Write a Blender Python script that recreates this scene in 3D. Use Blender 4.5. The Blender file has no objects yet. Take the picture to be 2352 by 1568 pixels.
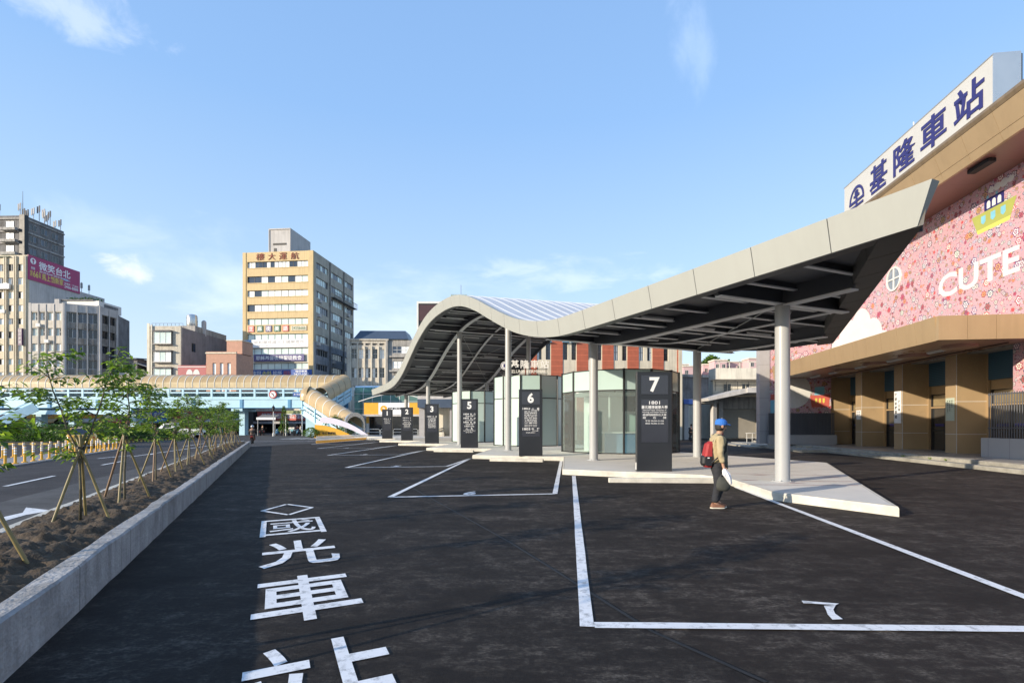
import bpy, math, random
from mathutils import Vector, Matrix
SC = bpy.context.scene; COL = SC.collection
R = math.radians; PI = math.pi
# ---------------------------------------------------------------- camera, sky, sun, exposure
F = 1200.0; HZ = 976.0; CH = 1.64          # photo: focal length and horizon in 2352-wide pixels, eye height
cd = bpy.data.cameras.new("camera"); cam = bpy.data.objects.new("camera", cd); COL.objects.link(cam)
cam.location = (0, 0, CH); cam.rotation_euler = (R(90), 0, 0)
cd.sensor_width = 36; cd.lens = 36 * F / 2352; cd.shift_y = (HZ - 784) / 2352
cd.clip_start = 0.05; cd.clip_end = 6000
SC.camera = cam
SUN_EL = 15.3
SD = Vector((0.857 * math.cos(R(SUN_EL)), 0.515 * math.cos(R(SUN_EL)), -math.sin(R(SUN_EL))))   # way the light travels
wd = bpy.data.worlds.new("World"); SC.world = wd; wd.use_nodes = True
nt = wd.node_tree; nt.nodes.clear()
def wn(t, **k):
    n = nt.nodes.new(t)
    for a, b in k.items(): setattr(n, a, b)
    return n
sky = wn("ShaderNodeTexSky", sky_type='NISHITA', sun_disc=False, sun_elevation=R(SUN_EL), sun_rotation=R(239), altitude=0, air_density=1.0, dust_density=0.6, ozone_density=1.6)
bg = wn("ShaderNodeBackground"); bg.inputs[1].default_value = 0.145
out = wn("ShaderNodeOutputWorld")
hs = wn("ShaderNodeHueSaturation"); hs.inputs['Saturation'].default_value = 1.0
nt.links.new(sky.outputs[0], hs.inputs['Color'])
tc = wn("ShaderNodeTexCoord")
def cloud(prev, d, width, height, thr, col, scale, dens, sy=2.0):
    """a cloud bank round the world direction d, torn by noise"""
    d = Vector(d).normalized(); r = Vector((d.y, -d.x, 0)).normalized(); u = r.cross(d)
    def dot(v):
        n = wn("ShaderNodeVectorMath", operation='DOT_PRODUCT'); nt.links.new(tc.outputs['Generated'], n.inputs[0]); n.inputs[1].default_value = v; return n.outputs['Value']
    def mth(op, a, b):
        n = wn("ShaderNodeMath", operation=op)
        for i, q in enumerate((a, b)):
            if isinstance(q, (int, float)): n.inputs[i].default_value = q
            else: nt.links.new(q, n.inputs[i])
        return n.outputs[0]
    fx = mth('DIVIDE', dot(r), dot(d)); fy = mth('DIVIDE', dot(u), dot(d))
    front = mth('GREATER_THAN', dot(d), 0.2)
    rr = mth('ADD', mth('POWER', mth('ABSOLUTE', mth('DIVIDE', fx, width), 0), 2), mth('POWER', mth('ABSOLUTE', mth('DIVIDE', fy, height), 0), 2))
    cx = wn("ShaderNodeCombineXYZ"); nt.links.new(fx, cx.inputs[0]); nt.links.new(mth('MULTIPLY', fy, sy), cx.inputs[1])
    nz = wn("ShaderNodeTexNoise"); nz.inputs['Scale'].default_value = scale; nz.inputs['Detail'].default_value = 7; nz.inputs['Roughness'].default_value = 0.6
    nz.inputs['Distortion'].default_value = 0.4
    nt.links.new(cx.outputs[0], nz.inputs['Vector'])
    m = wn("ShaderNodeMapRange", interpolation_type='SMOOTHSTEP')
    nt.links.new(mth('SUBTRACT', nz.outputs[0], mth('MULTIPLY', rr, 0.35)), m.inputs['Value'])
    m.inputs['From Min'].default_value = thr; m.inputs['From Max'].default_value = thr + 0.3; m.inputs['To Max'].default_value = dens
    mx = wn("ShaderNodeMix", data_type='RGBA'); nt.links.new(mth('MULTIPLY', m.outputs[0], front), mx.inputs['Factor'])
    nt.links.new(prev, mx.inputs['A']); mx.inputs['B'].default_value = (*col, 1)
    return mx.outputs['Result']
def sdir(px, py): return ((px - 1176) / F, 1, (HZ - py) / F)
CLOUDS = [((300, 612), .050, .028, .27, (5.2, 5.4, 5.9), 16, .7, 1.5), ((150, -10), .12, .055, .26, (5.0, 5.4, 6.2), 12, .42, 1.4),
          ((1590, 50), .05, .12, .30, (4.0, 4.9, 6.4), 10, .26, .7), ((1290, 625), .26, .05, .32, (5.6, 6.0, 6.8), 8, .3, 3),
          ((470, 590), .35, .10, .34, (5.2, 5.7, 6.6), 5, .24, 2.0), ((950, 720), .6, .12, .30, (5.4, 5.9, 6.7), 3, .35, 3)]
# the clear evening air: Nishita blended with a height gradient measured off the open sky
sz = wn("ShaderNodeSeparateXYZ"); nt.links.new(tc.outputs['Generated'], sz.inputs[0])
gr = wn("ShaderNodeValToRGB"); nt.links.new(sz.outputs[2], gr.inputs[0]); e = gr.color_ramp.elements
GR = [(0.0, (4.1, 4.5, 5.0)), (.10, (3.5, 4.25, 5.2)), (.25, (2.75, 3.9, 5.35)), (.5, (1.7, 3.0, 5.2)), (1.0, (1.1, 2.1, 4.2))]
while len(e) < len(GR): e.new(.5)
for i, (p, cc) in enumerate(GR): e[i].position = p; e[i].color = (*cc, 1)
gm = wn("ShaderNodeMix", data_type='RGBA'); gm.inputs['Factor'].default_value = .72
nt.links.new(hs.outputs[0], gm.inputs['A']); nt.links.new(gr.outputs[0], gm.inputs['B'])
c = gm.outputs['Result']
for (p, w, h, t, cc, s, dn, sy) in CLOUDS: c = cloud(c, sdir(*p), w, h, t, cc, s, dn, sy)
nt.links.new(c, bg.inputs[0]); nt.links.new(bg.outputs[0], out.inputs[0])
sl = bpy.data.lights.new("sun", 'SUN'); sl.energy = 4.4; sl.angle = R(0.55); sl.color = (1.0, 0.87, 0.69)
so = bpy.data.objects.new("sun", sl); COL.objects.link(so); so.rotation_euler = SD.to_track_quat('-Z', 'Y').to_euler(); so.location = (-40, -30, 40)
SC.view_settings.view_transform = 'Standard'; SC.view_settings.look = 'None'; SC.view_settings.gamma = 1
SC.view_settings.exposure = 0.6
SC.cycles.max_bounces = 7; SC.cycles.transparent_max_bounces = 12
# ---------------------------------------------------------------- helpers
def gp(px, py, h=0.0):
    Y = F * (CH - h) / (py - HZ); return ((px - 1176) * Y / F, Y)
def at(px, py, Y): return Vector(((px - 1176) * Y / F, Y, CH - (py - HZ) * Y / F))
def X_(px, Y): return (px - 1176) * Y / F
def Z_(py, Y): return CH - (py - HZ) * Y / F
TXT = {}
def glyphs(s, off):
    k = (s, off)
    if k not in TXT:
        cu = bpy.data.curves.new("lettering", 'FONT'); cu.body = s; cu.resolution_u = 3; cu.offset = off
        o = bpy.data.objects.new("lettering", cu); COL.objects.link(o)
        dg = bpy.context.evaluated_depsgraph_get(); me = bpy.data.meshes.new_from_object(o.evaluated_get(dg))
        TXT[k] = ([v.co.copy() for v in me.vertices], [tuple(p.vertices) for p in me.polygons])
        bpy.data.objects.remove(o); bpy.data.curves.remove(cu); bpy.data.meshes.remove(me)
    return TXT[k]
class MB:
    def __init__(s, M=None): s.v = []; s.f = []; s.fm = []; s.m = 0; s.M = M
    def add(s, vs, fs, m=None):
        b = len(s.v); vs = [Vector(p) for p in vs]
        if s.M is not None: vs = [s.M @ p for p in vs]
        s.v += vs; s.f += [tuple(i + b for i in f) for f in fs]; s.fm += [s.m if m is None else m] * len(fs); return s
    def poly(s, pts, m=None): return s.add(pts, [tuple(range(len(pts)))], m)
    def box(s, x0, x1, y0, y1, z0, z1, m=None):
        return s.add([(x0,y0,z0),(x1,y0,z0),(x1,y1,z0),(x0,y1,z0),(x0,y0,z1),(x1,y0,z1),(x1,y1,z1),(x0,y1,z1)],
                     [(0,3,2,1),(4,5,6,7),(0,1,5,4),(1,2,6,5),(2,3,7,6),(3,0,4,7)], m)
    def bev(s, x0, x1, y0, y1, z0, z1, b=.01, m=None):
        """box with chamfered vertical and top edges"""
        secs = []
        for z, i in ((z0, 0), (z1 - b, 0), (z1, b)):
            a0, a1, c0, c1 = x0 + i, x1 - i, y0 + i, y1 - i
            secs.append([(a0+b,c0,z),(a1-b,c0,z),(a1,c0+b,z),(a1,c1-b,z),(a1-b,c1,z),(a0+b,c1,z),(a0,c1-b,z),(a0,c0+b,z)])
        return s.loft(secs, True, True, m)
    def loft(s, secs, closed=True, caps=False, m=None):
        n = len(secs[0]); vs = [p for q in secs for p in q]; fs = []
        for i in range(len(secs) - 1):
            for j in range(n if closed else n - 1):
                k = (j + 1) % n; fs.append((i*n+j, i*n+k, (i+1)*n+k, (i+1)*n+j))
        if caps: fs += [tuple(range(n))[::-1], tuple(range((len(secs)-1)*n, len(secs)*n))]
        return s.add(vs, fs, m)
    def cyl(s, p0, p1, r0, r1=None, n=12, caps=True, m=None):
        return s.tube([p0, p1], [r0, r0 if r1 is None else r1], n, caps, m)
    def tube(s, pts, r, n=8, caps=True, m=None):
        pts = [Vector(p) for p in pts]; r = r if isinstance(r, (list, tuple)) else [r] * len(pts)
        secs = []; up = None
        for i, p in enumerate(pts):
            d = (pts[min(i+1, len(pts)-1)] - pts[max(i-1, 0)]).normalized()
            if up is None:
                up = Vector((0, 0, 1)) if abs(d.z) < .9 else Vector((0, 1, 0))
            a = d.cross(up).normalized(); b = a.cross(d).normalized(); up = b
            secs.append([p + (a * math.cos(2*PI*k/n) + b * math.sin(2*PI*k/n)) * r[i] for k in range(n)])
        return s.loft(secs, True, caps, m)
    def prism(s, pts, z0, z1, m=None, mtop=None):
        n = len(pts); a = [(p[0], p[1], z0) for p in pts]; b = [(p[0], p[1], z1) for p in pts]
        s.add(a + b, [tuple(range(n))[::-1]] + [(i, (i+1) % n, n + (i+1) % n, n + i) for i in range(n)], m)
        return s.add(b, [tuple(range(n))], mtop if mtop is not None else m)
    def xprism(s, pts, y0, y1, m=None):
        """polygon in x,z pushed along y"""
        n = len(pts); a = [(p[0], y0, p[1]) for p in pts]; b = [(p[0], y1, p[1]) for p in pts]
        return s.add(a + b, [tuple(range(n)), tuple(range(2*n-1, n-1, -1))] + [(i, n+i, n+(i+1) % n, (i+1) % n) for i in range(n)], m)
    def bar(s, p0, p1, w, h, m=None, up=(0, 0, 1)):
        p0 = Vector(p0); p1 = Vector(p1); d = (p1 - p0).normalized(); a = d.cross(Vector(up)).normalized(); b = a.cross(d).normalized()
        q = lambda p: [p - a*w/2 - b*h/2, p + a*w/2 - b*h/2, p + a*w/2 + b*h/2, p - a*w/2 + b*h/2]
        return s.loft([q(p0), q(p1)], True, True, m)
    def lathe(s, prof, cx=0, cy=0, n=16, m=None):
        return s.loft([[(cx + r*math.cos(2*PI*k/n), cy + r*math.sin(2*PI*k/n), z) for k in range(n)] for r, z in prof], True, True, m)
    def text(s, t, O, ux, uy, w=None, h=None, off=0.012, th=0, m=None, al='c'):
        vs, fs = glyphs(t, off)
        if not vs: return s
        x0 = min(v.x for v in vs); x1 = max(v.x for v in vs); y0 = min(v.y for v in vs); y1 = max(v.y for v in vs)
        sx = w / (x1 - x0) if w else None; sy = h / (y1 - y0) if h else None
        sx = sx or sy; sy = sy or sx
        O = Vector(O); ux = Vector(ux).normalized(); uy = Vector(uy).normalized(); nn = ux.cross(uy)
        ox = {'c': (x0 + x1) / 2, 'l': x0, 'r': x1}[al]; oy = (y0 + y1) / 2
        P = [O + ux * ((v.x - ox) * sx) + uy * ((v.y - oy) * sy) for v in vs]
        if th:
            e = {}
            for f in fs:
                for i in range(len(f)):
                    a, b = f[i], f[(i+1) % len(f)]; e[(a, b)] = 1
            side = [(a, b) for (a, b) in e if (b, a) not in e]; n = len(P)
            s.add([p + nn * th for p in P] + P, fs + [(a, a + n, b + n, b) for a, b in side], m)
        else: s.add(P, fs, m)
        return s
    def build(s, name, mats, parent=None, smooth=False, loc=None, rz=0, **tags):
        me = bpy.data.meshes.new(name); me.from_pydata([tuple(p) for p in s.v], [], s.f)
        for m in (mats if isinstance(mats, (list, tuple)) else [mats]): me.materials.append(m)
        me.polygons.foreach_set('material_index', s.fm)
        if smooth: me.polygons.foreach_set('use_smooth', [True] * len(s.f))
        me.update(); o = bpy.data.objects.new(name, me); COL.objects.link(o)
        if parent: o.parent = parent
        if loc: o.location = loc
        if rz: o.rotation_euler = (0, 0, rz)
        for k, v in tags.items():
            if v: o[k] = v
        return o
def T(name, label, category, loc=(0, 0, 0), rz=0.0, group=None):
    o = bpy.data.objects.new(name, None); COL.objects.link(o); o.location = loc; o.rotation_euler = (0, 0, rz); o.empty_display_size = .3
    o['label'] = label; o['category'] = category
    if group: o['group'] = group
    return o
def kids(o): return [c for c in bpy.data.objects if c.parent == o]
def copy_tree(o, parent=None, ch=None):
    c = o.copy(); COL.objects.link(c); c.parent = parent
    for k in kids(o): copy_tree(k, c)
    return c
def dup(o, loc, rz=0.0, label=None, scale=None, group=None):
    c = copy_tree(o); c.location = loc; c.rotation_euler = (0, 0, rz)
    if label: c['label'] = label
    if group: c['group'] = group
    if scale: c.scale = (scale,) * 3 if isinstance(scale, (int, float)) else scale
    return c
def rep(o, locs):
    """more of the same part under the same thing"""
    for l in locs:
        c = o.copy(); COL.objects.link(c); c.location = l
def smooth_by_angle(o, ang=35):
    me = o.data; me.polygons.foreach_set('use_smooth', [True] * len(me.polygons))
    try: me.set_sharp_from_angle(angle=R(ang))
    except Exception: pass
    return o
# ---------------------------------------------------------------- materials
def lin(r, g, b):
    f = lambda c: ((c/255 + .055) / 1.055) ** 2.4 if c > 10 else c / 255 / 12.92
    return (f(r), f(g), f(b))
MC = {}
def mat(name, col, rough=.7, var=.12, sc=1.5, metal=0.0, bump=0.0, bsc=30.0, streak=0.0, spec=.5, stretch=(1, 1, 1), rot=0.0, grime=0.0, gcol=(.035, .03, .025), coat=0.0, jx=0, jz=0, jcol=.35):
    if name in MC: return MC[name]
    m = bpy.data.materials.new(name); m.use_nodes = True; N = m.node_tree.nodes; L = m.node_tree.links; N.clear()
    o = N.new("ShaderNodeOutputMaterial"); p = N.new("ShaderNodeBsdfPrincipled"); L.new(p.outputs[0], o.inputs[0])
    t = N.new("ShaderNodeTexCoord"); mp = N.new("ShaderNodeMapping"); L.new(t.outputs['Object'], mp.inputs[0]); mp.inputs['Scale'].default_value = stretch; mp.inputs['Rotation'].default_value = (0, 0, rot)
    nz = N.new("ShaderNodeTexNoise"); nz.inputs['Scale'].default_value = sc; nz.inputs['Detail'].default_value = 6; nz.inputs['Roughness'].default_value = .62; L.new(mp.outputs[0], nz.inputs['Vector'])
    r = N.new("ShaderNodeMapRange"); L.new(nz.outputs[0], r.inputs[0]); r.inputs[1].default_value = .28; r.inputs[2].default_value = .72; r.inputs[3].default_value = 1 - var; r.inputs[4].default_value = 1 + var
    mu = N.new("ShaderNodeMix"); mu.data_type = 'RGBA'; mu.blend_type = 'MULTIPLY'; mu.inputs['Factor'].default_value = 1; mu.inputs['A'].default_value = (*col, 1)
    cc = N.new("ShaderNodeCombineColor")
    for i in range(3): L.new(r.outputs[0], cc.inputs[i])
    L.new(cc.outputs[0], mu.inputs['B']); c = mu.outputs['Result']
    def layer(c, fac, colr):
        x = N.new("ShaderNodeMix"); x.data_type = 'RGBA'; L.new(fac, x.inputs['Factor']); L.new(c, x.inputs['A']); x.inputs['B'].default_value = (*colr, 1); return x.outputs['Result']
    if streak:
        m2 = N.new("ShaderNodeMapping"); L.new(t.outputs['Object'], m2.inputs[0]); m2.inputs['Scale'].default_value = (2.2, 2.2, .16)
        n2 = N.new("ShaderNodeTexNoise"); n2.inputs['Scale'].default_value = 1.3; n2.inputs['Detail'].default_value = 8; n2.inputs['Roughness'].default_value = .7; L.new(m2.outputs[0], n2.inputs['Vector'])
        r2 = N.new("ShaderNodeMapRange"); L.new(n2.outputs[0], r2.inputs[0]); r2.inputs[1].default_value = .46; r2.inputs[2].default_value = .72; r2.inputs[4].default_value = streak
        c = layer(c, r2.outputs[0], gcol)
    if grime:
        n3 = N.new("ShaderNodeTexNoise"); n3.inputs['Scale'].default_value = .55; n3.inputs['Detail'].default_value = 9; n3.inputs['Roughness'].default_value = .72; L.new(t.outputs['Object'], n3.inputs['Vector'])
        r3 = N.new("ShaderNodeMapRange"); L.new(n3.outputs[0], r3.inputs[0]); r3.inputs[1].default_value = .5; r3.inputs[2].default_value = .68; r3.inputs[4].default_value = grime
        c = layer(c, r3.outputs[0], gcol)
    if jx or jz:
        sx = N.new("ShaderNodeSeparateXYZ"); L.new(t.outputs['Object'], sx.inputs[0])
        for ax, step in ((0, jx), (2, jz)):
            if not step: continue
            a = N.new("ShaderNodeMath"); a.operation = 'PINGPONG'; L.new(sx.outputs[ax], a.inputs[0]); a.inputs[1].default_value = step / 2
            b = N.new("ShaderNodeMath"); b.operation = 'LESS_THAN'; L.new(a.outputs[0], b.inputs[0]); b.inputs[1].default_value = .012
            k = N.new("ShaderNodeMath"); k.operation = 'MULTIPLY'; L.new(b.outputs[0], k.inputs[0]); k.inputs[1].default_value = .8
            c = layer(c, k.outputs[0], tuple(q * jcol for q in col))
    L.new(c, p.inputs['Base Color']); p.inputs['Roughness'].default_value = rough; p.inputs['Metallic'].default_value = metal
    p.inputs['Specular IOR Level'].default_value = spec; p.inputs['Coat Weight'].default_value = coat
    rr = N.new("ShaderNodeMapRange"); L.new(nz.outputs[0], rr.inputs[0]); rr.inputs[3].default_value = max(.02, rough - .1); rr.inputs[4].default_value = min(1, rough + .1); L.new(rr.outputs[0], p.inputs['Roughness'])
    if bump:
        nb = N.new("ShaderNodeTexNoise"); nb.inputs['Scale'].default_value = bsc; nb.inputs['Detail'].default_value = 5; L.new(t.outputs['Object'], nb.inputs['Vector'])
        b = N.new("ShaderNodeBump"); b.inputs['Strength'].default_value = bump; b.inputs['Distance'].default_value = .02; L.new(nb.outputs[0], b.inputs['Height']); L.new(b.outputs[0], p.inputs['Normal'])
    MC[name] = m; return m
def asphalt(name, col, dust, dustf, sc=1.0, rot=0.0):
    m = bpy.data.materials.new(name); m.use_nodes = True; N = m.node_tree.nodes; L = m.node_tree.links
    p = N['Principled BSDF']; t = N.new("ShaderNodeTexCoord")
    def noise(scale, det, st=(1, 1, 1), ro=.65, rz=0.):
        mp = N.new("ShaderNodeMapping"); mp.inputs['Scale'].default_value = st; mp.inputs['Rotation'].default_value = (0, 0, rz); L.new(t.outputs['Object'], mp.inputs[0])
        n = N.new("ShaderNodeTexNoise"); n.inputs['Scale'].default_value = scale; n.inputs['Detail'].default_value = det; n.inputs['Roughness'].default_value = ro; L.new(mp.outputs[0], n.inputs['Vector']); return n.outputs[0]
    def rng(x, a, b, c, d):
        r = N.new("ShaderNodeMapRange"); L.new(x, r.inputs[0]); r.inputs[1].default_value = a; r.inputs[2].default_value = b; r.inputs[3].default_value = c; r.inputs[4].default_value = d; return r.outputs[0]
    def mul(a, b):
        r = N.new("ShaderNodeMath"); r.operation = 'MULTIPLY'; L.new(a, r.inputs[0]); L.new(b, r.inputs[1]); return r.outputs[0]
    def mix(c, f, col2):
        x = N.new("ShaderNodeMix"); x.data_type = 'RGBA'; L.new(f, x.inputs['Factor'])
        if isinstance(c, tuple): x.inputs['A'].default_value = (*c, 1)
        else: L.new(c, x.inputs['A'])
        x.inputs['B'].default_value = (*col2, 1); return x.outputs['Result']
    def add1(a, b):
        r = N.new("ShaderNodeMath"); r.operation = 'ADD'; r.use_clamp = True; L.new(a, r.inputs[0]); L.new(b, r.inputs[1]); return r.outputs[0]
    def add1(a, b):
        r = N.new("ShaderNodeMath"); r.operation = 'ADD'; r.use_clamp = True; L.new(a, r.inputs[0]); L.new(b, r.inputs[1]); return r.outputs[0]
    a = noise(.42 * sc, 6); b = noise(9, 8, (.42, 1, 1), .75); b2n = noise(5.0, 8, (.9, .6, 1), .75, .4); f = noise(40, 5, (.6, 1, 1), .8); g = noise(130, 3, (1, 1, 1), .7); h = noise(1.7, 7, (.55, 1, 1), .7); oil = noise(.9, 5, (1, 1, 1), .6)
    c = mix(tuple(q * .70 for q in col), rng(a, .32, .68, 0, 1), tuple(q * 1.2 for q in col))
    c = mix(c, rng(h, .40, .70, 0, .5), tuple(q * 1.8 for q in col))
    sc_ = mul(add1(rng(b, .46, .66, 0, 1), rng(b2n, .50, .70, 0, .9)), mul(rng(h, .40, .63, .13, 1), mul(rng(a, .39, .60, .32, 1), rng(f, .40, .62, .1, 1))))
    c = mix(c, mul(sc_, rng(a, 0, 1, dustf * .95, dustf)), dust)
    c = mix(c, rng(oil, .62, .72, 0, .55), tuple(q * .45 for q in col))
    c = mix(c, rng(g, .60, .70, 0, .5), tuple(q * 5 for q in col))
    L.new(c, p.inputs['Base Color']); p.inputs['Specular IOR Level'].default_value = .18
    L.new(rng(b, .3, .75, .7, .95), p.inputs['Roughness'])
    bp = N.new("ShaderNodeBump"); bp.inputs['Strength'].default_value = .55; bp.inputs['Distance'].default_value = .012; L.new(g, bp.inputs['Height'])
    b2 = N.new("ShaderNodeBump"); b2.inputs['Strength'].default_value = .35; b2.inputs['Distance'].default_value = .03; L.new(f, b2.inputs['Height']); L.new(bp.outputs[0], b2.inputs['Normal']); L.new(b2.outputs[0], p.inputs['Normal'])
    return m
def paint(name, col, under=(.03, .03, .033), wear=.5):
    m = bpy.data.materials.new(name); m.use_nodes = True; N = m.node_tree.nodes; L = m.node_tree.links; p = N['Principled BSDF']
    t = N.new("ShaderNodeTexCoord"); n = N.new("ShaderNodeTexNoise"); n.inputs['Scale'].default_value = 9; n.inputs['Detail'].default_value = 10; n.inputs['Roughness'].default_value = .75; L.new(t.outputs['Object'], n.inputs['Vector'])
    r = N.new("ShaderNodeMapRange"); L.new(n.outputs[0], r.inputs[0]); r.inputs[1].default_value = .51; r.inputs[2].default_value = .64; r.inputs[4].default_value = wear
    n2 = N.new("ShaderNodeTexNoise"); n2.inputs['Scale'].default_value = 2; n2.inputs['Detail'].default_value = 5; L.new(t.outputs['Object'], n2.inputs['Vector'])
    y = N.new("ShaderNodeMix"); y.data_type = 'RGBA'; L.new(n2.outputs[0], y.inputs['Factor']); y.inputs['A'].default_value = (*[q * .82 for q in col], 1); y.inputs['B'].default_value = (*[min(1, q * 1.1) for q in col], 1)
    x = N.new("ShaderNodeMix"); x.data_type = 'RGBA'; L.new(r.outputs[0], x.inputs['Factor']); L.new(y.outputs['Result'], x.inputs['A']); x.inputs['B'].default_value = (*under, 1)
    L.new(x.outputs['Result'], p.inputs['Base Color']); p.inputs['Roughness'].default_value = .6
    b = N.new("ShaderNodeBump"); b.inputs['Strength'].default_value = .3; b.inputs['Distance'].default_value = .01; L.new(n.outputs[0], b.inputs['Height']); L.new(b.outputs[0], p.inputs['Normal'])
    return m
def leafmat(name, col):
    m = bpy.data.materials.new(name); m.use_nodes = True; N = m.node_tree.nodes; L = m.node_tree.links; p = N['Principled BSDF']; o = N['Material Output']
    t = N.new("ShaderNodeTexCoord"); n = N.new("ShaderNodeTexNoise"); n.inputs['Scale'].default_value = 7; L.new(t.outputs['Object'], n.inputs['Vector'])
    y = N.new("ShaderNodeMix"); y.data_type = 'RGBA'; L.new(n.outputs[0], y.inputs['Factor']); y.inputs['A'].default_value = (*[q * .6 for q in col], 1); y.inputs['B'].default_value = (*[q * 1.4 for q in col], 1)
    L.new(y.outputs['Result'], p.inputs['Base Color']); p.inputs['Roughness'].default_value = .42
    tr = N.new("ShaderNodeBsdfTranslucent"); tr.inputs[0].default_value = (col[0] * 1.6, col[1] * 1.7, col[2] * .7, 1)
    ms = N.new("ShaderNodeMixShader"); ms.inputs[0].default_value = .45; L.new(p.outputs[0], ms.inputs[1]); L.new(tr.outputs[0], ms.inputs[2]); L.new(ms.outputs[0], o.inputs[0])
    return m
def thin_glass(name, tint, refl=.5, dens=.0):
    m = bpy.data.materials.new(name); m.use_nodes = True; N = m.node_tree.nodes; L = m.node_tree.links; N.clear()
    o = N.new("ShaderNodeOutputMaterial"); tr = N.new("ShaderNodeBsdfTransparent"); tr.inputs[0].default_value = (*tint, 1)
    gl = N.new("ShaderNodeBsdfGlossy"); gl.inputs['Roughness'].default_value = .02; gl.inputs[0].default_value = (.9, .95, .95, 1)
    lw = N.new("ShaderNodeLayerWeight"); lw.inputs[0].default_value = refl
    df = N.new("ShaderNodeBsdfDiffuse"); df.inputs[0].default_value = (*[q * .6 for q in tint], 1)
    m0 = N.new("ShaderNodeMixShader"); m0.inputs[0].default_value = dens; L.new(tr.outputs[0], m0.inputs[1]); L.new(df.outputs[0], m0.inputs[2])
    ms = N.new("ShaderNodeMixShader"); L.new(lw.outputs['Fresnel'], ms.inputs[0]); L.new(m0.outputs[0], ms.inputs[1]); L.new(gl.outputs[0], ms.inputs[2]); L.new(ms.outputs[0], o.inputs[0])
    return m
def mural(name):
    """pink wall printed with many small rosettes of mixed colours"""
    m = bpy.data.materials.new(name); m.use_nodes = True; N = m.node_tree.nodes; L = m.node_tree.links; p = N['Principled BSDF']
    t = N.new("ShaderNodeTexCoord"); sp = N.new("ShaderNodeSeparateXYZ"); L.new(t.outputs['Object'], sp.inputs[0])
    ad = N.new("ShaderNodeMath"); ad.operation = 'ADD'; L.new(sp.outputs[0], ad.inputs[0]); L.new(sp.outputs[1], ad.inputs[1])
    cb = N.new("ShaderNodeCombineXYZ"); L.new(ad.outputs[0], cb.inputs[0]); L.new(sp.outputs[2], cb.inputs[1])
    def m_(op, a, b=0.0, c=0.0):
        n = N.new("ShaderNodeMath"); n.operation = op
        for i, q in enumerate((a, b, c)):
            if isinstance(q, (int, float)): n.inputs[i].default_value = q
            else: L.new(q, n.inputs[i])
        return n.outputs[0]
    def ramp(v, cols):
        r = N.new("ShaderNodeValToRGB"); r.color_ramp.interpolation = 'CONSTANT'; e = r.color_ramp.elements
        while len(e) < len(cols): e.new(.5)
        for i, cc in enumerate(cols): e[i].position = i / len(cols); e[i].color = (*cc, 1)
        L.new(v, r.inputs[0]); return r.outputs[0]
    def mix(f, a, b):
        x = N.new("ShaderNodeMix"); x.data_type = 'RGBA'; L.new(f, x.inputs['Factor'])
        for k, q in (('A', a), ('B', b)):
            if isinstance(q, tuple): x.inputs[k].default_value = (*q, 1)
            else: L.new(q, x.inputs[k])
        return x.outputs['Result']
    n = N.new("ShaderNodeTexNoise"); n.inputs['Scale'].default_value = .5; L.new(cb.outputs[0], n.inputs['Vector'])
    c = mix(n.outputs[0], lin(184, 140, 148), lin(198, 166, 172))
    dark = [lin(150, 40, 60), lin(60, 50, 110), lin(40, 70, 100), lin(120, 40, 90), lin(30, 90, 80), lin(60, 40, 50), lin(190, 60, 50), lin(70, 60, 80)]
    lite = [lin(225, 212, 212), lin(232, 205, 205), lin(190, 90, 98), lin(228, 222, 210), lin(205, 160, 110), lin(225, 212, 220)]
    for sc, rnd, big in ((7.0, 1.0, .36), (3.9, 1.0, .46), (2.1, .9, .46)):
        v = N.new("ShaderNodeTexVoronoi"); v.voronoi_dimensions = '2D'; v.inputs['Scale'].default_value = sc; v.inputs['Randomness'].default_value = rnd; L.new(cb.outputs[0], v.inputs['Vector'])
        s3 = N.new("ShaderNodeSeparateColor"); L.new(v.outputs['Color'], s3.inputs[0]); rr, gg, bb = s3.outputs
        vs = N.new("ShaderNodeVectorMath"); vs.operation = 'SUBTRACT'; sc_ = N.new("ShaderNodeVectorMath"); sc_.operation = 'SCALE'
        L.new(cb.outputs[0], vs.inputs[0]); L.new(v.outputs['Position'], vs.inputs[1])
        q = N.new("ShaderNodeSeparateXYZ"); L.new(vs.outputs[0], q.inputs[0])
        ang = m_('ARCTAN2', q.outputs[1], q.outputs[0])
        pet = m_('MULTIPLY_ADD', m_('COSINE', m_('MULTIPLY', ang, m_('ADD', 5, m_('ROUND', m_('MULTIPLY', gg, 3))))), .16, .84)
        size = m_('MULTIPLY', m_('MULTIPLY_ADD', bb, .75, .25), big)
        d = m_('DIVIDE', v.outputs['Distance'], m_('MULTIPLY', size, pet))
        cd_ = ramp(rr, dark); cl_ = ramp(gg, lite)
        c = mix(m_('LESS_THAN', d, 1.0), c, cd_); c = mix(m_('LESS_THAN', d, .74), c, cl_); c = mix(m_('LESS_THAN', d, .42), c, cd_); c = mix(m_('LESS_THAN', d, .2), c, cl_)
    L.new(c, p.inputs['Base Color']); p.inputs['Roughness'].default_value = .5
    return m
M = {}
M['asphalt'] = asphalt("asphalt", (.0205, .0162, .0140), (.34, .295, .245), .8, .6, -.95)
M['asphalt2'] = asphalt("asphalt_patch", (.0165, .0137, .0125), (.30, .265, .225), .65, .6, -.95)
M['road'] = asphalt("road_asphalt", (.050, .046, .046), (.14, .135, .13), .35, .6, -.4)
M['oldroad'] = asphalt("old_road", (.062, .060, .060), (.15, .145, .135), .7)
M['paint'] = paint("road_paint", (.80, .80, .80), (.06, .06, .06), .55)
M['yellowpaint'] = paint("yellow_paint", (.60, .38, .06), wear=.4)
M['redpaint'] = paint("red_paint", (.32, .05, .05), (.42, .41, .39), .6)
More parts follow.
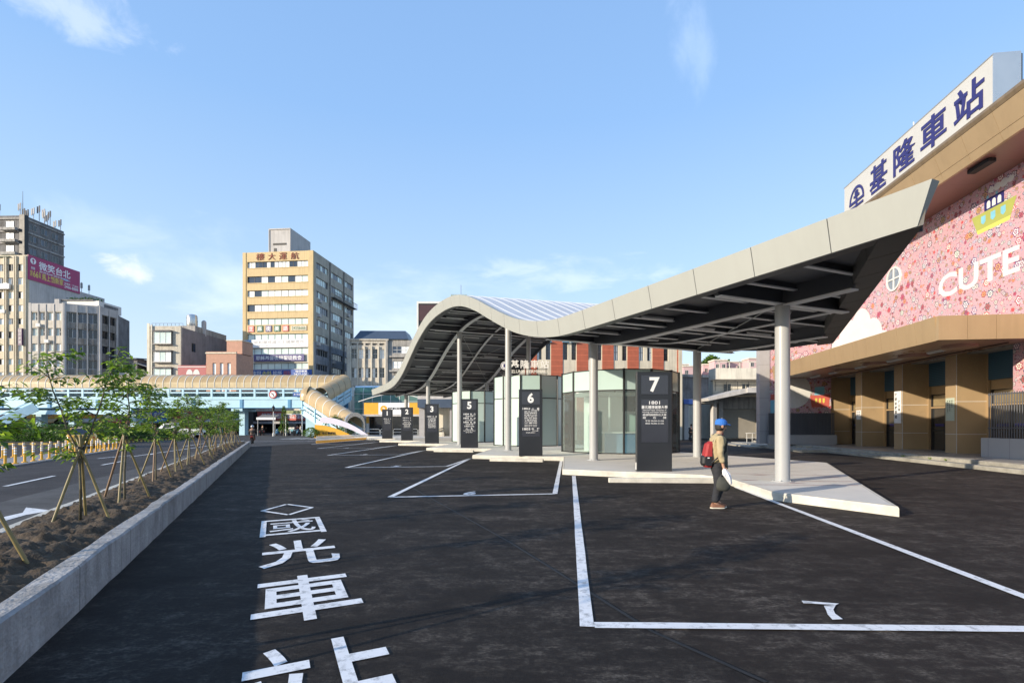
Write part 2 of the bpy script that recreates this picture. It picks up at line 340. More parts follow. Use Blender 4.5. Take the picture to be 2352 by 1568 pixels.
M['plat'] = mat("platform_concrete", (.66, .63, .57), .75, .08, .8, bump=.12, bsc=60, grime=.14, gcol=(.25, .23, .2))
M['kerb'] = mat("kerb_concrete", (.56, .53, .46), .85, .16, 3, bump=.4, bsc=40, grime=.3, gcol=(.16, .14, .11))
M['wallconc'] = mat("planter_concrete", (.36, .35, .345), .85, .25, 3.5, bump=.8, bsc=22, streak=.75, grime=.65, gcol=(.13, .12, .11), jx=1.83, jcol=.35)
M['step'] = mat("worn_step", (.34, .32, .27), .9, .22, 2.5, bump=.5, bsc=25, grime=.55, gcol=(.09, .085, .07))
M['terrace'] = mat("terrace_stone", (.30, .285, .26), .35, .12, 1.2, grime=.2)
M['alu'] = mat("cream_panel", (.345, .355, .33), .45, .03, .4, spec=.4, streak=.10, gcol=(.22, .21, .19))
M['joint'] = mat("dark_joint", (.03, .03, .03), .8, .1)
M['steel'] = mat("painted_steel", (.36, .365, .365), .35, .05, .8, spec=.5)
M['flangelit'] = mat('bounce_lit_flange', (.70, .71, .72), .45, .05, .8)  # ground bounce light on the beam undersides put into this pale colour
M['deck'] = mat("deck_steel", (.11, .115, .13), .55, .14, 1.5)  # darkened and blued, the roof's shade put into the colour
M['dsteel'] = mat("dark_steel", (.09, .094, .105), .5, .1, 1.2)  # also beam webs, whose shade is put into this dark tone
M['endtrim'] = mat("end_trim", (.11, .105, .10), .5, .08, .8, jx=0)
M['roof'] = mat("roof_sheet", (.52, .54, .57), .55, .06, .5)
M['sign'] = mat("sign_black", (.018, .019, .023), .32, .1, 2, spec=.6)
M['signp'] = mat("sign_panel", (.030, .032, .043), .18, .1, 2, spec=.7)
M['white'] = mat("white_paint", (.80, .80, .80), .5, .04, 2)
M['offwhite'] = mat("off_white", (.66, .65, .62), .6, .08, 2)
M['black'] = mat("black", (.015, .015, .017), .5, .1, 2)
M['dark'] = mat("dark_fill", (.02, .02, .022), .8, .2, 2)  # near-black; in deep openings the shade is put into the colour
M['frost'] = mat("frosted_glass", (.42, .55, .52), .12, .05, .4, spec=.6)
M['frost2'] = mat("frosted_glass_pale", (.47, .58, .55), .14, .05, .4, spec=.6)
M['clear'] = thin_glass("brightened_glass", (.88, .95, .93), .2, .15)  # pale diffuse veil mixed in to brighten the panes
M['tealglass'] = thin_glass("teal_glass", (.40, .70, .63), .14, .5)
M['winblue'] = mat("window_blue", (.03, .045, .075), .08, .2, 1, spec=.9)
M['windark'] = mat("window_dark", (.025, .028, .03), .12, .3, .7, spec=.8)
M['winpale'] = mat("window_pale", (.82, .85, .84), .35, .08, .7, spec=.5)  # near-white pane tone, slightly varied
M['winteal'] = mat("window_teal", (.62, .74, .70), .15, .1, .5, spec=.7)
M['bronze'] = mat("bronze_panel", (.40, .285, .16), .42, .06, .5, metal=.25, spec=.5, streak=.12, gcol=(.10, .07, .04))
M['bronze2'] = mat("bronze_cladding", (.42, .30, .17), .4, .07, .6, metal=.15, grime=.12)
M['bronzedk'] = mat("bronze_rim", (.20, .145, .085), .5, .12, .8, metal=.2, streak=.4)
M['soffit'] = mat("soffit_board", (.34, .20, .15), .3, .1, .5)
M['mural'] = mural("mural_print")
M['navy'] = mat("navy", (.022, .020, .13), .5, .08, 1)
M['blueshut'] = mat("blue_shutter", (.04, .11, .17), .5, .12, 1, jz=.09, jcol=.3)
M['greyshut'] = mat("grey_shutter", (.30, .27, .22), .55, .1, 1, jz=.11, jcol=.4)
M['tilegrey'] = mat("tile_grey", (.36, .35, .35), .4, .08, .8, jx=1.1, jz=1.2, jcol=.5)
M['lampwhite'] = mat("lamp_tube", (.75, .76, .78), .4, .03, 1)
M['chrome'] = mat("stainless", (.62, .62, .60), .28, .05, 1, metal=.8)
M['yellow'] = mat("yellow_plastic", (.72, .38, .035), .45, .1, 3)
M['soil'] = mat("soil", (.066, .045, .027), .95, .55, 9, bump=1.0, bsc=22)
M['bamboo'] = mat("bamboo", (.21, .165, .065), .5, .25, 5)
M['bamboo2'] = mat("bamboo_brown", (.20, .12, .065), .55, .25, 5)
M['bark'] = mat("bark", (.13, .115, .075), .85, .3, 12, bump=.4, bsc=60)
M['leafa'] = leafmat("leaf_deep", (.065, .12, .022)); M['leafb'] = leafmat("leaf_mid", (.15, .235, .04)); M['leafc'] = leafmat("leaf_light", (.27, .37, .075))
M['hedge'] = leafmat("hedge_leaf", (.055, .13, .02)); M['hedgeb'] = leafmat("hedge_leaf_dark", (.03, .075, .014))
M['gold'] = mat("amber_acrylic", (.43, .315, .165), .3, .12, .6, spec=.6, grime=.15, gcol=(.3, .2, .1))
M['goldlow'] = mat("amber_acrylic_pale", (.55, .44, .26), .3, .15, .8, spec=.6, grime=.2, gcol=(.3, .25, .18))
M['skyblue'] = mat("pale_blue_paint", (.44, .66, .77), .5, .07, .8, streak=.12, gcol=(.15, .25, .3))
M['midblue'] = mat("mid_blue_paint", (.10, .29, .48), .5, .08, 1)
M['concA'] = mat("stained_concrete", (.58, .53, .45), .85, .14, .8, streak=.5, grime=.25)
M['concB'] = mat("dirty_concrete", (.40, .38, .35), .88, .2, .6, streak=.65, grime=.4)
M['concC'] = mat("dark_concrete", (.19, .185, .185), .88, .25, .6, streak=.6, grime=.5)
M['plaster'] = mat("grey_plaster", (.50, .48, .46), .85, .08, .5, streak=.3, grime=.15)
M['pebble'] = mat("pebble_wall", (.56, .51, .42), .9, .45, 6, streak=.35, grime=.3)
M['tanwall'] = mat("tan_render", (.60, .46, .25), .8, .07, .4, streak=.32, gcol=(.16, .10, .05))
M['tanside'] = mat("tan_side", (.46, .42, .34), .85, .1, .4, streak=.45, grime=.25)
M['greyside'] = mat("weathered_side", (.30, .31, .335), .85, .25, .5, streak=.7, grime=.5)
M['ivory'] = mat("ivory_tile", (.60, .52, .38), .7, .12, 1, streak=.3, jz=.28, jcol=.55)
M['ivoryp'] = mat("ivory_plain", (.62, .56, .44), .7, .1, 1, streak=.35)
M['brick'] = mat("red_brick", (.38, .105, .058), .8, .14, 1.5, streak=.12, jz=.62, jcol=2.2)
M['brickp'] = mat("pink_brick", (.50, .29, .21), .85, .14, 2, jz=.22, jcol=.7)
M['cream'] = mat("cream_wall", (.70, .65, .54), .8, .1, .8, streak=.35, grime=.2, gcol=(.16, .12, .08))
M['bluerf'] = mat("blue_metal_roof", (.06, .085, .13), .4, .12, 1)
M['magenta'] = mat("magenta_banner", (.36, .022, .12), .45, .06, .6)
M['redban'] = mat("red_banner", (.55, .12, .09), .6, .1, .8)
M['bluesign'] = mat("blue_sign", (.04, .105, .36), .45, .08, .6)
M['violet'] = mat("violet_sign", (.10, .085, .22), .45, .08, .6)
M['txtyel'] = mat("yellow_letter", (.72, .62, .12), .5, .05, 1)
M['rust'] = mat("rust_letter", (.22, .05, .03), .7, .2, 3)
M['grey'] = mat("grey_letter", (.30, .30, .31), .6, .1, 2)
M['green'] = mat("green_paint", (.05, .16, .10), .6, .2, 2)
M['red'] = mat("red_paint_gloss", (.45, .035, .03), .45, .1, 2)
M['cyan'] = mat("cyan_print", (.20, .48, .60), .5, .08, 2)
M['lime'] = mat("lime_print", (.36, .38, .09), .5, .06, 2)
M['tyre'] = mat("tyre", (.018, .018, .019), .85, .2, 8)
M['taxi'] = mat("taxi_paint", (.72, .40, .03), .25, .04, 1, coat=.6)
M['silver'] = mat("silver_paint", (.45, .47, .50), .28, .04, 1, metal=.5, coat=.5)
M['skin'] = mat("skin", (.42, .235, .15), .55, .08, 8)
M['hair'] = mat("hair", (.02, .017, .015), .7, .3, 30)
M['khaki'] = mat("khaki_cloth", (.37, .30, .175), .9, .12, 5, bump=.25, bsc=20)
M['olive'] = mat("olive_cloth", (.085, .088, .065), .9, .15, 5, bump=.25, bsc=20)
M['trouser'] = mat("dark_cloth", (.022, .023, .028), .9, .2, 6, bump=.25, bsc=20)
M['capblue'] = mat("cap_cloth", (.03, .15, .50), .85, .12, 8)
M['bagred'] = mat("red_nylon", (.30, .022, .022), .6, .15, 6)
M['plastic'] = mat("white_plastic_bag", (.70, .70, .72), .4, .12, 9, bump=.5, bsc=12)
M['pinkhouse'] = mat("pink_house", (.55, .38, .38), .85, .12, .2)
M['hill'] = mat("hill", (.05, .075, .035), .95, .4, .05)
# ---------------------------------------------------------------- ground, lot, road
def flat(name, pts, z, m, **k): return MB().poly([(p[0], p[1], z) for p in pts]).build(name, m, **k)
S_ = dict(kind='structure')
flat("ground", [(-3000, -400), (3000, -400), (3000, 4000), (-3000, 4000)], -.004, M['oldroad'], **S_)
flat("parking_lot", [(-.4, -5), (26, -5), (27, 62), (-13, 60), (-18.6, 46), (-20.05, 40.1)], .0, M['asphalt'], **S_)
pl = [gp(905, 1095), gp(1000, 1140), gp(1170, 1240), gp(1330, 1345), gp(1500, 1450), gp(1750, 1568), (1.6, .5), (-.5, -3), gp(470, 1140), gp(600, 1060), gp(700, 1045)]
flat("lot_patch", pl, .004, M['asphalt2'], **S_)
flat("road", [(-2.6, -4), (-60, -4), (-60, 78), (-38, 78), (-21.6, 42)], .0, M['road'], **S_)
mk = MB()
def stripe(a, b, w=.12, z=.012, mb=None):
    a = Vector((a[0], a[1], z)); b = Vector((b[0], b[1], z)); d = (b - a).normalized(); s = Vector((-d.y, d.x, 0)) * w / 2
    n = max(1, int((b - a).length / .5)); rnd = random.Random(int(a.x * 100 + b.y * 10)); j = lambda: rnd.uniform(-.006, .006)
    L1 = []; L2 = []
    for i in range(n + 1):
        p = a.lerp(b, i / n); L1.append(p + s * (1 + j() * 8)); L2.append(p - s * (1 + j() * 8))
    (mb or mk).add(L1 + L2, [(i, n + 1 + i, n + 2 + i, i + 1) for i in range(n)][::1])
PO = (-4.58, 6.27, 0); PR = math.atan2(.909, -.416)
# bay 7 and the repeating saw-tooth bays
stripe(gp(1318, 1093), gp(1348, 1441), .115); stripe(gp(1364, 1437), (6.4, 4.13), .125); stripe(gp(1690, 1119), gp(2352, 1371), .12); stripe(gp(2352, 1371), (4.3, 1.4), .12)
PX, PY = -3.61, 8.24
B6 = [(-2.77, 11.85), (1.02, 12.42), (2.3, 23.9), (-2.0, 26.4)]
for k in range(6):
    q = [(p[0] + PX * k, p[1] + PY * k) for p in B6]
    stripe(q[0], q[1], .13); stripe(q[1], (q[2][0] - .05, q[2][1]), .12); stripe(q[0], q[3], .13)
for k, (t, o) in enumerate((("6", (-1.0, 12.55)), ("5", (-4.6, 20.75)), ("3", (-8.2, 29.0)), ("2", (-11.8, 37.3)))):
    mk.text(t, (o[0], o[1], .012), (1, .12, 0), (.1, 1, 0), .30, .62, .03)
sv = [(1841, 1381), (1922, 1384), (1927, 1391), (1916, 1400), (1917, 1410), (1937, 1425), (1910, 1425), (1896, 1408), (1893, 1393), (1897, 1390), (1843, 1386)]
mk.poly([(*gp(*p), .012) for p in [(1841, 1381), (1927, 1388), (1920, 1391), (1845, 1387)]])
mk.poly([(*gp(*p), .012) for p in [(1920, 1391.2), (1914, 1402), (1897, 1402), (1892, 1393)]]); mk.poly([(*gp(*p), .012) for p in [(1914, 1402), (1918, 1411), (1901, 1413), (1897, 1402)]]); mk.poly([(*gp(*p), .012) for p in [(1918, 1411), (1936, 1424), (1912, 1425), (1901, 1413)]])
# lane lettering, set along the lane
ux = Vector((.89, .456, 0)); uy = Vector((-.415, .91, 0)); c0 = Vector((-1.98, 5.03, .012))
mk.text("車", c0, ux, uy, .93, 1.42, .012)
mk.text("光", Vector((-2.75, 6.75, .012)), ux, uy, .92, 1.40, .012)
mk.text("國", Vector((-3.55, 8.45, .012)), ux, uy, .93, 1.42, .0)
mk.text("站", Vector((-1.18, 3.25, .012)), ux, uy, .95, 1.5, .006)
dc = Vector((-4.36, 10.15, .012)); dm = [dc + ux * .45, dc + uy * .7, dc - ux * .45, dc - uy * .7]
for i in range(4): stripe(dm[i], dm[(i + 1) % 4], .075)
mk.build("lot_marking", M['paint'], **S_)
mr = MB()
for a, b in (((12, 1117), (124, 1093)), ((234, 1068), (282, 1059)), ((344, 1044), (372, 1038)), ((258, 1050), (300, 1046)), ((420, 1025), (470, 1018)), ((225, 1053), (262, 1049))): stripe(gp(*a), gp(*b), .13, mb=mr)
mr.poly([(*gp(*p), .012) for p in [(60, 1166), (120, 1173), (60, 1183), (0, 1200), (0, 1190), (52, 1178)]]); stripe(gp(300, 1049), gp(560, 1012), .12, mb=mr)
for k in range(9): stripe((-27 + k * 1.1, 61), (-26.8 + k * 1.1, 66), .45, mb=mr)
stripe((-40, 52), (-14, 53.5), .15, mb=mr)
mr.build("road_marking", M['paint'], **S_)
MB().add([tuple((Vector(PO) + Matrix.Rotation(PR, 3, "Z") @ Vector((x, y, .006)))) for x, y in ((-9, 1.8), (37, 1.8), (37, 2.5), (19, 2.95), (4, 3.9), (-9, 4.6))], [(0, 1, 2, 3, 4, 5)]).build("road_edge", asphalt("pale_road_edge", (.085, .082, .080), (.2, .19, .18), .5, .6, -.4), **S_)
isl = [gp(-150, 1100), gp(19, 1073), gp(275, 1032.5), gp(292, 1027), gp(250, 1027.5), gp(40, 1051), gp(-200, 1079)]
MB().prism(isl, -.004, .05).build("traffic_island", mat("island_paving", (.27, .26, .255), .85, .12, 2, bump=.2), **S_)
# ---------------------------------------------------------------- platform of the bus bays
tooth = lambda k: (1.67 + PX * k, 17.35 + PY * k)
plat = [(6.93, 9.35), (5.70, 11.44), (5.97, 14.36), (5.55, 15.4)]
for k in range(6):
    t = tooth(k); plat += [t, (2.36 + PX * k, 24.0 + PY * k)]
plat += [tooth(6), (-23.0, 70.5), (-9.5, 76.4), (12.3, 20.4)]
PH = .18
def inset(pts, d):
    n = len(pts); o = []
    for i in range(n):
        p0, p1, p2 = (Vector(pts[(i + k - 1) % n]).to_2d() for k in range(3))
        a = (p1 - p0).normalized(); b = (p2 - p1).normalized(); na = Vector((-a.y, a.x)); nb = Vector((-b.y, b.x))
        m = (na + nb); m = m / max(.3, m.length_squared) * 2
        o.append(p1 - m * (-d) if False else p1 + m * d * .5 * 2 / 2)
    return o
area = sum(plat[i][0] * plat[(i + 1) % len(plat)][1] - plat[(i + 1) % len(plat)][0] * plat[i][1] for i in range(len(plat)))
ins = inset(plat, .03 if area > 0 else -.03); ins2 = inset(plat, .16 if area > 0 else -.16)
pb = MB(); n = len(plat)
L = lambda pts, z: [(p[0], p[1], z) for p in pts]
pb.loft([L(plat, -.01), L(plat, PH - .03), L(ins, PH), L(ins2, PH)], True, False, 0)
pb.add(L(ins2, PH), [tuple(range(n))], 1)
pb.build("platform", [M['kerb'], M['plat']], **S_)
rm = MB()
for a, b in (((540, 1262), (1430, 1268)), ((440, 1178), (1290, 1195)), ((990, 1238), (1385, 1238))):
    f = lambda p: gp((1640 + p[0] * .3189) * .9408, (780 + p[1] * .3189) * .9408, PH)
    stripe(f(a), f(b), .035, PH + .006, rm)
for c_ in ((590, 1228), (945, 1250), (1230, 1208), (680, 1190)):
    x, y = gp((1640 + c_[0] * .3189) * .9408, (780 + c_[1] * .3189) * .9408, PH)
    rm.poly([(x - .28, y + .1, PH + .005), (x - .1, y - .02, PH + .005), (x + .28, y - .08, PH + .005), (x + .05, y + .03, PH + .005)])
jm = MB(); RM = Matrix.Rotation(math.atan2(.915, -.403), 3, 'Z'); W_ = lambda s, n: (Vector((7.04, 13.6, 0)) + RM @ Vector((s, -n, 0)))
for k in range(14): stripe(W_(4.5 * k - (0 if k else -2), -.9 if k else 1.2), W_(4.5 * k - (0 if k else -2), 7.4), .014, PH + .003, jm)
for n_ in (2.7,): stripe(W_(1.0, n_), W_(58, n_), .014, PH + .003, jm)
jm.build("platform_joint", mat("joint_dirt", (.14, .13, .12), .9, .3, 4), **S_)
sm_ = MB(); stripe(gp(905, 1097), gp(1170, 1245), .03, .0075, sm_); stripe(gp(1170, 1245), gp(1500, 1452), .035, .0075, sm_); stripe(gp(1500, 1452), gp(1760, 1568), .035, .0075, sm_); stripe(gp(1950, 1078), gp(2352, 1170), .03, .0075, sm_)
sm_.build("asphalt_seam", mat("seam_tar", (.012, .012, .012), .7, .5, 6), **S_)
rm.build("platform_marking", M['redpaint'], **S_)
def wheel_stop(a, b, lab):
    a = Vector((*a, 0)); b = Vector((*b, 0)); L_ = (b - a).length
    MB().bev(0, L_, -.09, .09, -.01, .13, .02).build("wheel_stop", M['kerb'], loc=a, rz=math.atan2(b.y - a.y, b.x - a.x), label=lab, category="wheel stop", group="low concrete wheel stops at the bay heads")
wheel_stop((2.78, 15.05), (5.75, 14.85), "long low concrete wheel stop in front of the number 7 board")
wheel_stop((-1.0, 23.9), (1.4, 23.3), "low concrete wheel stop in front of the number 6 board")
wheel_stop((-4.8, 32.2), (-2.3, 31.5), "low concrete wheel stop in front of the number 5 board")
# ---------------------------------------------------------------- planter strip
PO = (-4.58, 6.27, 0); PR = math.atan2(.909, -.416)
rnd = random.Random(4)
wb = MB(); xs = [-9 + .45 * i for i in range(104)]
secs = []
for x in xs:
    e = rnd.uniform(-.018, .018); e2 = rnd.uniform(-.02, .02); h = .41 + rnd.uniform(-.009, .009)
    secs.append([(x, 0 + e * .4, -.02), (x, e * .5, h - .02), (x, .02 + e, h), (x, .17 + e2, h), (x, .185 + e2, h - .03), (x, .185, -.02)])
wb.loft(secs, True, True).build("planter_wall", M['wallconc'], loc=PO, rz=PR, label="long low board-marked concrete wall edging the bed of young trees", category="low wall")
jb = []
kb = MB()
secs = []
for x in xs:
    e = rnd.uniform(-.006, .006)
    secs.append([(x, 1.66, .0), (x, 1.66, .21 + e), (x, 1.69, .235 + e), (x, 1.82, .235 + e), (x, 1.85, .21 + e), (x, 1.85, -.02)])
kb.loft(secs, True, True).build("planter_kerb", M['kerb'], loc=PO, rz=PR, **S_)
from mathutils import noise as NZ
sb = MB(); nx, ny = 760, 30; g = []
for i in range(nx):
    x = -9 + 46.4 * (i / (nx - 1)) ** 1.6
    for j in range(ny):
        y = .17 + 1.5 * j / (ny - 1); t = j / (ny - 1)
        z = .27 + .10 * math.sin(PI * t) - .05 * t + .055 * NZ.noise((x * 2.2, y * 3.2, 1)) + .06 * NZ.noise((x * 7, y * 7, 5)) + .055 * abs(NZ.noise((x * 13, y * 13, 9))) + .045 * abs(NZ.noise((x * 29, y * 29, 4)))
        g.append((x, y, z))
sb.add(g, [(i*ny+j, (i+1)*ny+j, (i+1)*ny+j+1, i*ny+j+1) for i in range(nx-1) for j in range(ny-1)]).build("soil", M['soil'], smooth=True, loc=PO, rz=PR, **S_)
MB().box(37.2, 37.5, .0, 1.85, -.02, .36).build("planter_end", M['kerb'], loc=PO, rz=PR, **S_)
# ---------------------------------------------------------------- bus shelter with a waved roof
SO = (7.04, 13.6, 0); SR = math.atan2(.915, -.403)
TAB = [(-8,5.45),(0,5.47),(4,5.49),(6.3,5.51),(7.6,5.57),(9.3,5.83),(11.06,6.27),(12.7,6.85),(14.42,7.53),(16,8.17),(17.76,8.77),(19.5,9.19),(21.25,9.41),(23,9.48),(24.9,9.43),(26.94,9.18),(29.37,8.57),(30.76,8.1),(32.63,7.4),(34.83,6.6),(37.26,6.02),(39,5.80),(41.15,5.68),(46,5.63),(56,5.60)]
def prof(s):
    for i in range(len(TAB) - 1):
        if TAB[i][0] <= s <= TAB[i+1][0]:
            p = lambda k: TAB[max(0, min(len(TAB) - 1, k))]
            def slope(k):
                a, b = p(k - 1), p(k + 1); return (b[1] - a[1]) / (b[0] - a[0])
            x0, y0 = TAB[i]; x1, y1 = TAB[i+1]; h = x1 - x0; t = (s - x0) / h
            return y0*(2*t**3-3*t**2+1) + slope(i)*h*(t**3-2*t**2+t) + y1*(-2*t**3+3*t**2) + slope(i+1)*h*(t**3-t**2)
    return 5.5
def nrm(s):
    d = (prof(s + .05) - prof(s - .05)) / .1; l = math.hypot(1, d); return -d / l, 1 / l
YF, YB, SE = 2.7, -8.0, 50.65
s0 = lambda y: -4.83 + .834 * (YF - y)
shel = T("bus_shelter", "long open bus shelter with a waved grey metal roof on round steel columns", "bus shelter", SO, SR)
# fascia panels
def arc_joints(a, b, step):
    o = [a]; s = a; acc = 0
    while s < b:
        ds = .02; d = math.hypot(ds, prof(s + ds) - prof(s)); acc += d; s += ds
        if acc >= step: o.append(s); acc = 0
    o.append(b); return o
jn = arc_joints(-4.83, SE, 1.72)
fb = MB(); bk = MB()
FH = .62
def fsec(s, yo, yi, ext=0.0):
    N = nrm(s); z = prof(s); sh = 0.0
    b = (s - N[0] * FH, z - N[1] * FH)
    if s < -4.2: b = (s + .28 * (1 - (s + 4.83) / .63), z - FH)
    return [(s, yo, z), (b[0], yo - .13, b[1]), (b[0], yi, b[1]), (s, yi, z)]
for a, b in zip(jn, jn[1:]):
    if b - a < .1: continue
    k = max(2, int((b - a) / .3)); g_ = .009
    fb.loft([fsec(a + g_ + (b - a - 2 * g_) * i / k, YF, YF - .2) for i in range(k + 1)], True, True)
bk.loft([[(p[0], min(p[1], YF - .05) if i in (0, 3) else min(p[1], YF - .17), p[2] + (-.02 if i in (0, 3) else .02)) for i, p in enumerate(fsec(-4.75 + (SE + 4.6) * j / 200, YF, YF - .18))] for j in range(201)], True, True)
fas = fb.build("fascia", M['alu'], shel); smooth_by_angle(fas, 20)
bk.build("fascia_backing", M['joint'], shel)
# roof sheet with battens
ys = []; y = YF - .21
rb = MB(); NS = 110; rows = []
while y > YB:
    rows += [(y, 0), (y - .30, 0), (y - .38, .04), (y - .44, .04), (y - .52, 0)]; y -= .74
rows = [(max(q, YB), h) for q, h in rows]
def raise_(s, y): return .045 * max(0, YF - y) * math.exp(-((s - 22) / 7.5) ** 2)
pts = [[(s0(q) + (SE - s0(q)) * i / NS, q, prof(s0(q) + (SE - s0(q)) * i / NS) - .03 + h + raise_(s0(q) + (SE - s0(q)) * i / NS, q)) for i in range(NS + 1)] for q, h in rows]
rb.loft(pts, False).build("roof_sheet", M['roof'], shel, smooth=False)
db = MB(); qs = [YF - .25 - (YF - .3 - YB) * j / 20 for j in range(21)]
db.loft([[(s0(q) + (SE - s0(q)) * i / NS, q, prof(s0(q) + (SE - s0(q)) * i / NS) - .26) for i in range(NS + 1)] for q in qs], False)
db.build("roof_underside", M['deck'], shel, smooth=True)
es = MB()
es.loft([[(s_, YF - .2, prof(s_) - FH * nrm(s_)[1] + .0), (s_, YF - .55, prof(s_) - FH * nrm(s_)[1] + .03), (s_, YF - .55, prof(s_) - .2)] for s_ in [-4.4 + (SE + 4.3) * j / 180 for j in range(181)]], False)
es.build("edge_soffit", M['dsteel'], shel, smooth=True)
et = MB(); cut = Vector((.834, -1, 0)).normalized()
npan = 10
for k in range(npan):
    a = YF - .15 - (YF - YB - .15) * k / npan; b = YF - .15 - (YF - YB - .15) * (k + 1) / npan + .02
    def sec(q):
        s = s0(q); z = prof(s); return [(s, q, z), (s + .08, q, z - FH), (s + .75, q, z - FH), (s + .78, q, z - .27)]
    et.loft([sec(a), sec(b)], True, True)
et.build("end_trim", M['endtrim'], shel)
bf = MB()
for k in range(28):
    a = s0(YB) + (SE - s0(YB)) * k / 28; b = s0(YB) + (SE - s0(YB)) * (k + 1) / 28 - .015
    bf.loft([[(s_, YB, prof(s_) + .02 + raise_(s_, YB)), (s_, YB, prof(s_) - .55), (s_, YB + .12, prof(s_) - .55), (s_, YB + .12, prof(s_) - .02)] for s_ in [a + (b - a) * i / 5 for i in range(6)]], True, True)
bf.build("rear_fascia", M['dsteel'], shel)
ee = MB(); ee.loft([[(SE, q, prof(SE) + .02), (SE, q, prof(SE) - .55), (SE - .1, q, prof(SE) - .55), (SE - .1, q, prof(SE))] for q in (YF - .1, YB)], True, True); ee.build("far_end_trim", M['alu'], shel)
BD = .72
def long_beam(y, dep, w):
    b = MB(); ss = [s0(y) + .7 + (SE - .3 - s0(y) - .7) * j / 120 for j in range(121)]
    b.loft([[(s_, y - .02, prof(s_) - .25), (s_, y + .02, prof(s_) - .25), (s_, y + .02, prof(s_) - dep), (s_, y - .02, prof(s_) - dep)] for s_ in ss], True, True, 0)
    b.loft([[(s_, y - w/2, prof(s_) - dep), (s_, y + w/2, prof(s_) - dep), (s_, y + w/2, prof(s_) - dep - .035), (s_, y - w/2, prof(s_) - dep - .035)] for s_ in ss], True, True, 1)
    return b.build("roof_beam", [M['dsteel'], M['flangelit']], shel)  # dark web and pale flange: shade and bounce light as two colours
long_beam(0, BD, .26); long_beam(-5.6, BD, .26); long_beam(-2.8, .52, .16)
def cross(s, dep, w, mt, nm, ya=YF - .5, yb=YB + .2):
    yb = max(yb, YF - (s - .5 + 4.83) / .834)
    if yb > ya - .5: return
    b = MB(); z = prof(s)
    b.box(s - .015, s + .015, yb, ya, z - dep, z - .24, 0); b.box(s - w/2, s + w/2, yb, ya, z - dep - .03, z - dep, 1)
    b.build(nm, mt, shel)
for k in range(6): cross(9.0 * k, BD - .04, .22, [M['dsteel'], M['flangelit']], "cross_beam")
for k in range(5): cross(4.5 + 9.0 * k, BD - .2, .16, [M['dsteel'], M['flangelit']], "cross_beam")
for k in range(37):
    s = -3.4 + 1.5 * k
    if min(abs(s - 9 * j) for j in range(6)) > .3: cross(s, .40, .12, [M['dsteel'], M['flangelit']], "purlin")
lt = MB(); lt.box(-.035, .035, -.62, .62, -.05, .0, 0); lt.cyl((0, -.6, -.065), (0, .6, -.065), .02, n=8, m=1)
first = None; locs = []
for k in range(17):
    for y in (1.1, -1.4, -4.2, -6.9):
        s = -2.4 + 3.0 * k + (.0 if y > 0 else .75)
        if s > s0(y) + 1.2: locs.append((s, y, prof(s) - .44))
first = lt.build("light_fitting", [M['steel'], M['lampwhite']], shel, loc=locs[0]); rep(first, locs[1:])
def col(s, y):
    top = prof(s) - BD; b = MB()
    b.lathe([(.18, 0), (.18, top)], n=28); o = b.build("column", M['steel'], shel, loc=(s, y, 0)); smooth_by_angle(o, 40)
    for v in o.data.vertices:
        if v.co.z < .01: v.co.z = PH - .005
def base_plate(s, y):
    b = MB(); b.lathe([(.27, PH - .004), (.27, PH + .018), (.2, PH + .02), (.19, PH + .05), (.181, PH + .05)], n=24)
    for i in range(6): b.cyl((.235 * math.cos(i * PI / 3), .235 * math.sin(i * PI / 3), PH + .018), (.235 * math.cos(i * PI / 3), .235 * math.sin(i * PI / 3), PH + .045), .016, n=6)
    b.build('base_plate', M['steel'], shel, loc=(s, y, 0))
for k in range(6): col(9.0 * k, 0); base_plate(9.0 * k, 0)
for k in range(1, 6): col(9.0 * k, -5.6)
for k in range(5):
    for (a, b) in ((0, -5.6), (-5.6, 0)):
        if k == 0 and b == 0: continue
        p = Vector((9.0 * k, a, prof(9.0 * k) - .62)); q = Vector((9.0 * k + 9, b, prof(9.0 * k + 9) - .62)); m_ = (p + q) / 2
        MB().tube([p, q], .016, 6).build("brace_rod", M['steel'], shel)
MB().bev(.10, .26, -.26, -.10, PH, 1.0, .01).build("junction_box", M['steel'], shel)
# ---------------------------------------------------------------- glass kiosks
def kiosk(name, label, c, r, top, split, nf, clear, a0=0.0):
    k = T(name, label, "glass kiosk", (c[0], c[1], PH))
    h = top - PH; sp = split - PH
    P = [(r * math.cos(a0 + 2*PI*i/nf), r * math.sin(a0 + 2*PI*i/nf)) for i in range(nf)]
    mu = [MB(), MB(), MB()]
    for i in range(nf):
        p, q = P[i], P[(i + 1) % nf]; d = Vector((q[0]-p[0], q[1]-p[1], 0)); L_ = d.length; ang = math.atan2(d.y, d.x)
        for z0, z1, m_ in ((.06, sp - .03, M['clear'] if clear else M['frost2']), (sp + .03, h - .05, M['frost'])):
            b = MB(); b.box(.05, L_ - .05, -.012, .012, z0, z1); b.build("glass_panel", m_, k, loc=(p[0], p[1], 0), rz=ang)
        M_ = Matrix.Translation((p[0], p[1], 0)) @ Matrix.Rotation(ang, 4, 'Z')
        f = MB(M_); f.box(-.04, .04, -.07, .05, 0, h + .02); f.build("mullion", M['black'], k)
        [setattr(q_, 'M', M_) for q_ in mu]; mu[0].box(.03, L_ - .03, -.03, .03, 0, .06); mu[1].box(.03, L_ - .03, -.025, .025, sp - .03, sp + .03); mu[2].box(.03, L_ - .03, -.04, .04, h - .05, h)
    for q_, nm_ in zip(mu, ("sill_rail", "transom", "head_rail")): q_.build(nm_, M['black'], k)
    MB().prism([(p[0] * .985, p[1] * .985) for p in P], h - .16, h - .06).build("roof_slab", M['offwhite'], k)
    return k
ka = kiosk("ticket_kiosk", "round glass ticket kiosk with clear lower panes behind the number 7 board", (6.0, 29.35), 3.2, 4.47, 3.4, 14, True, .1)
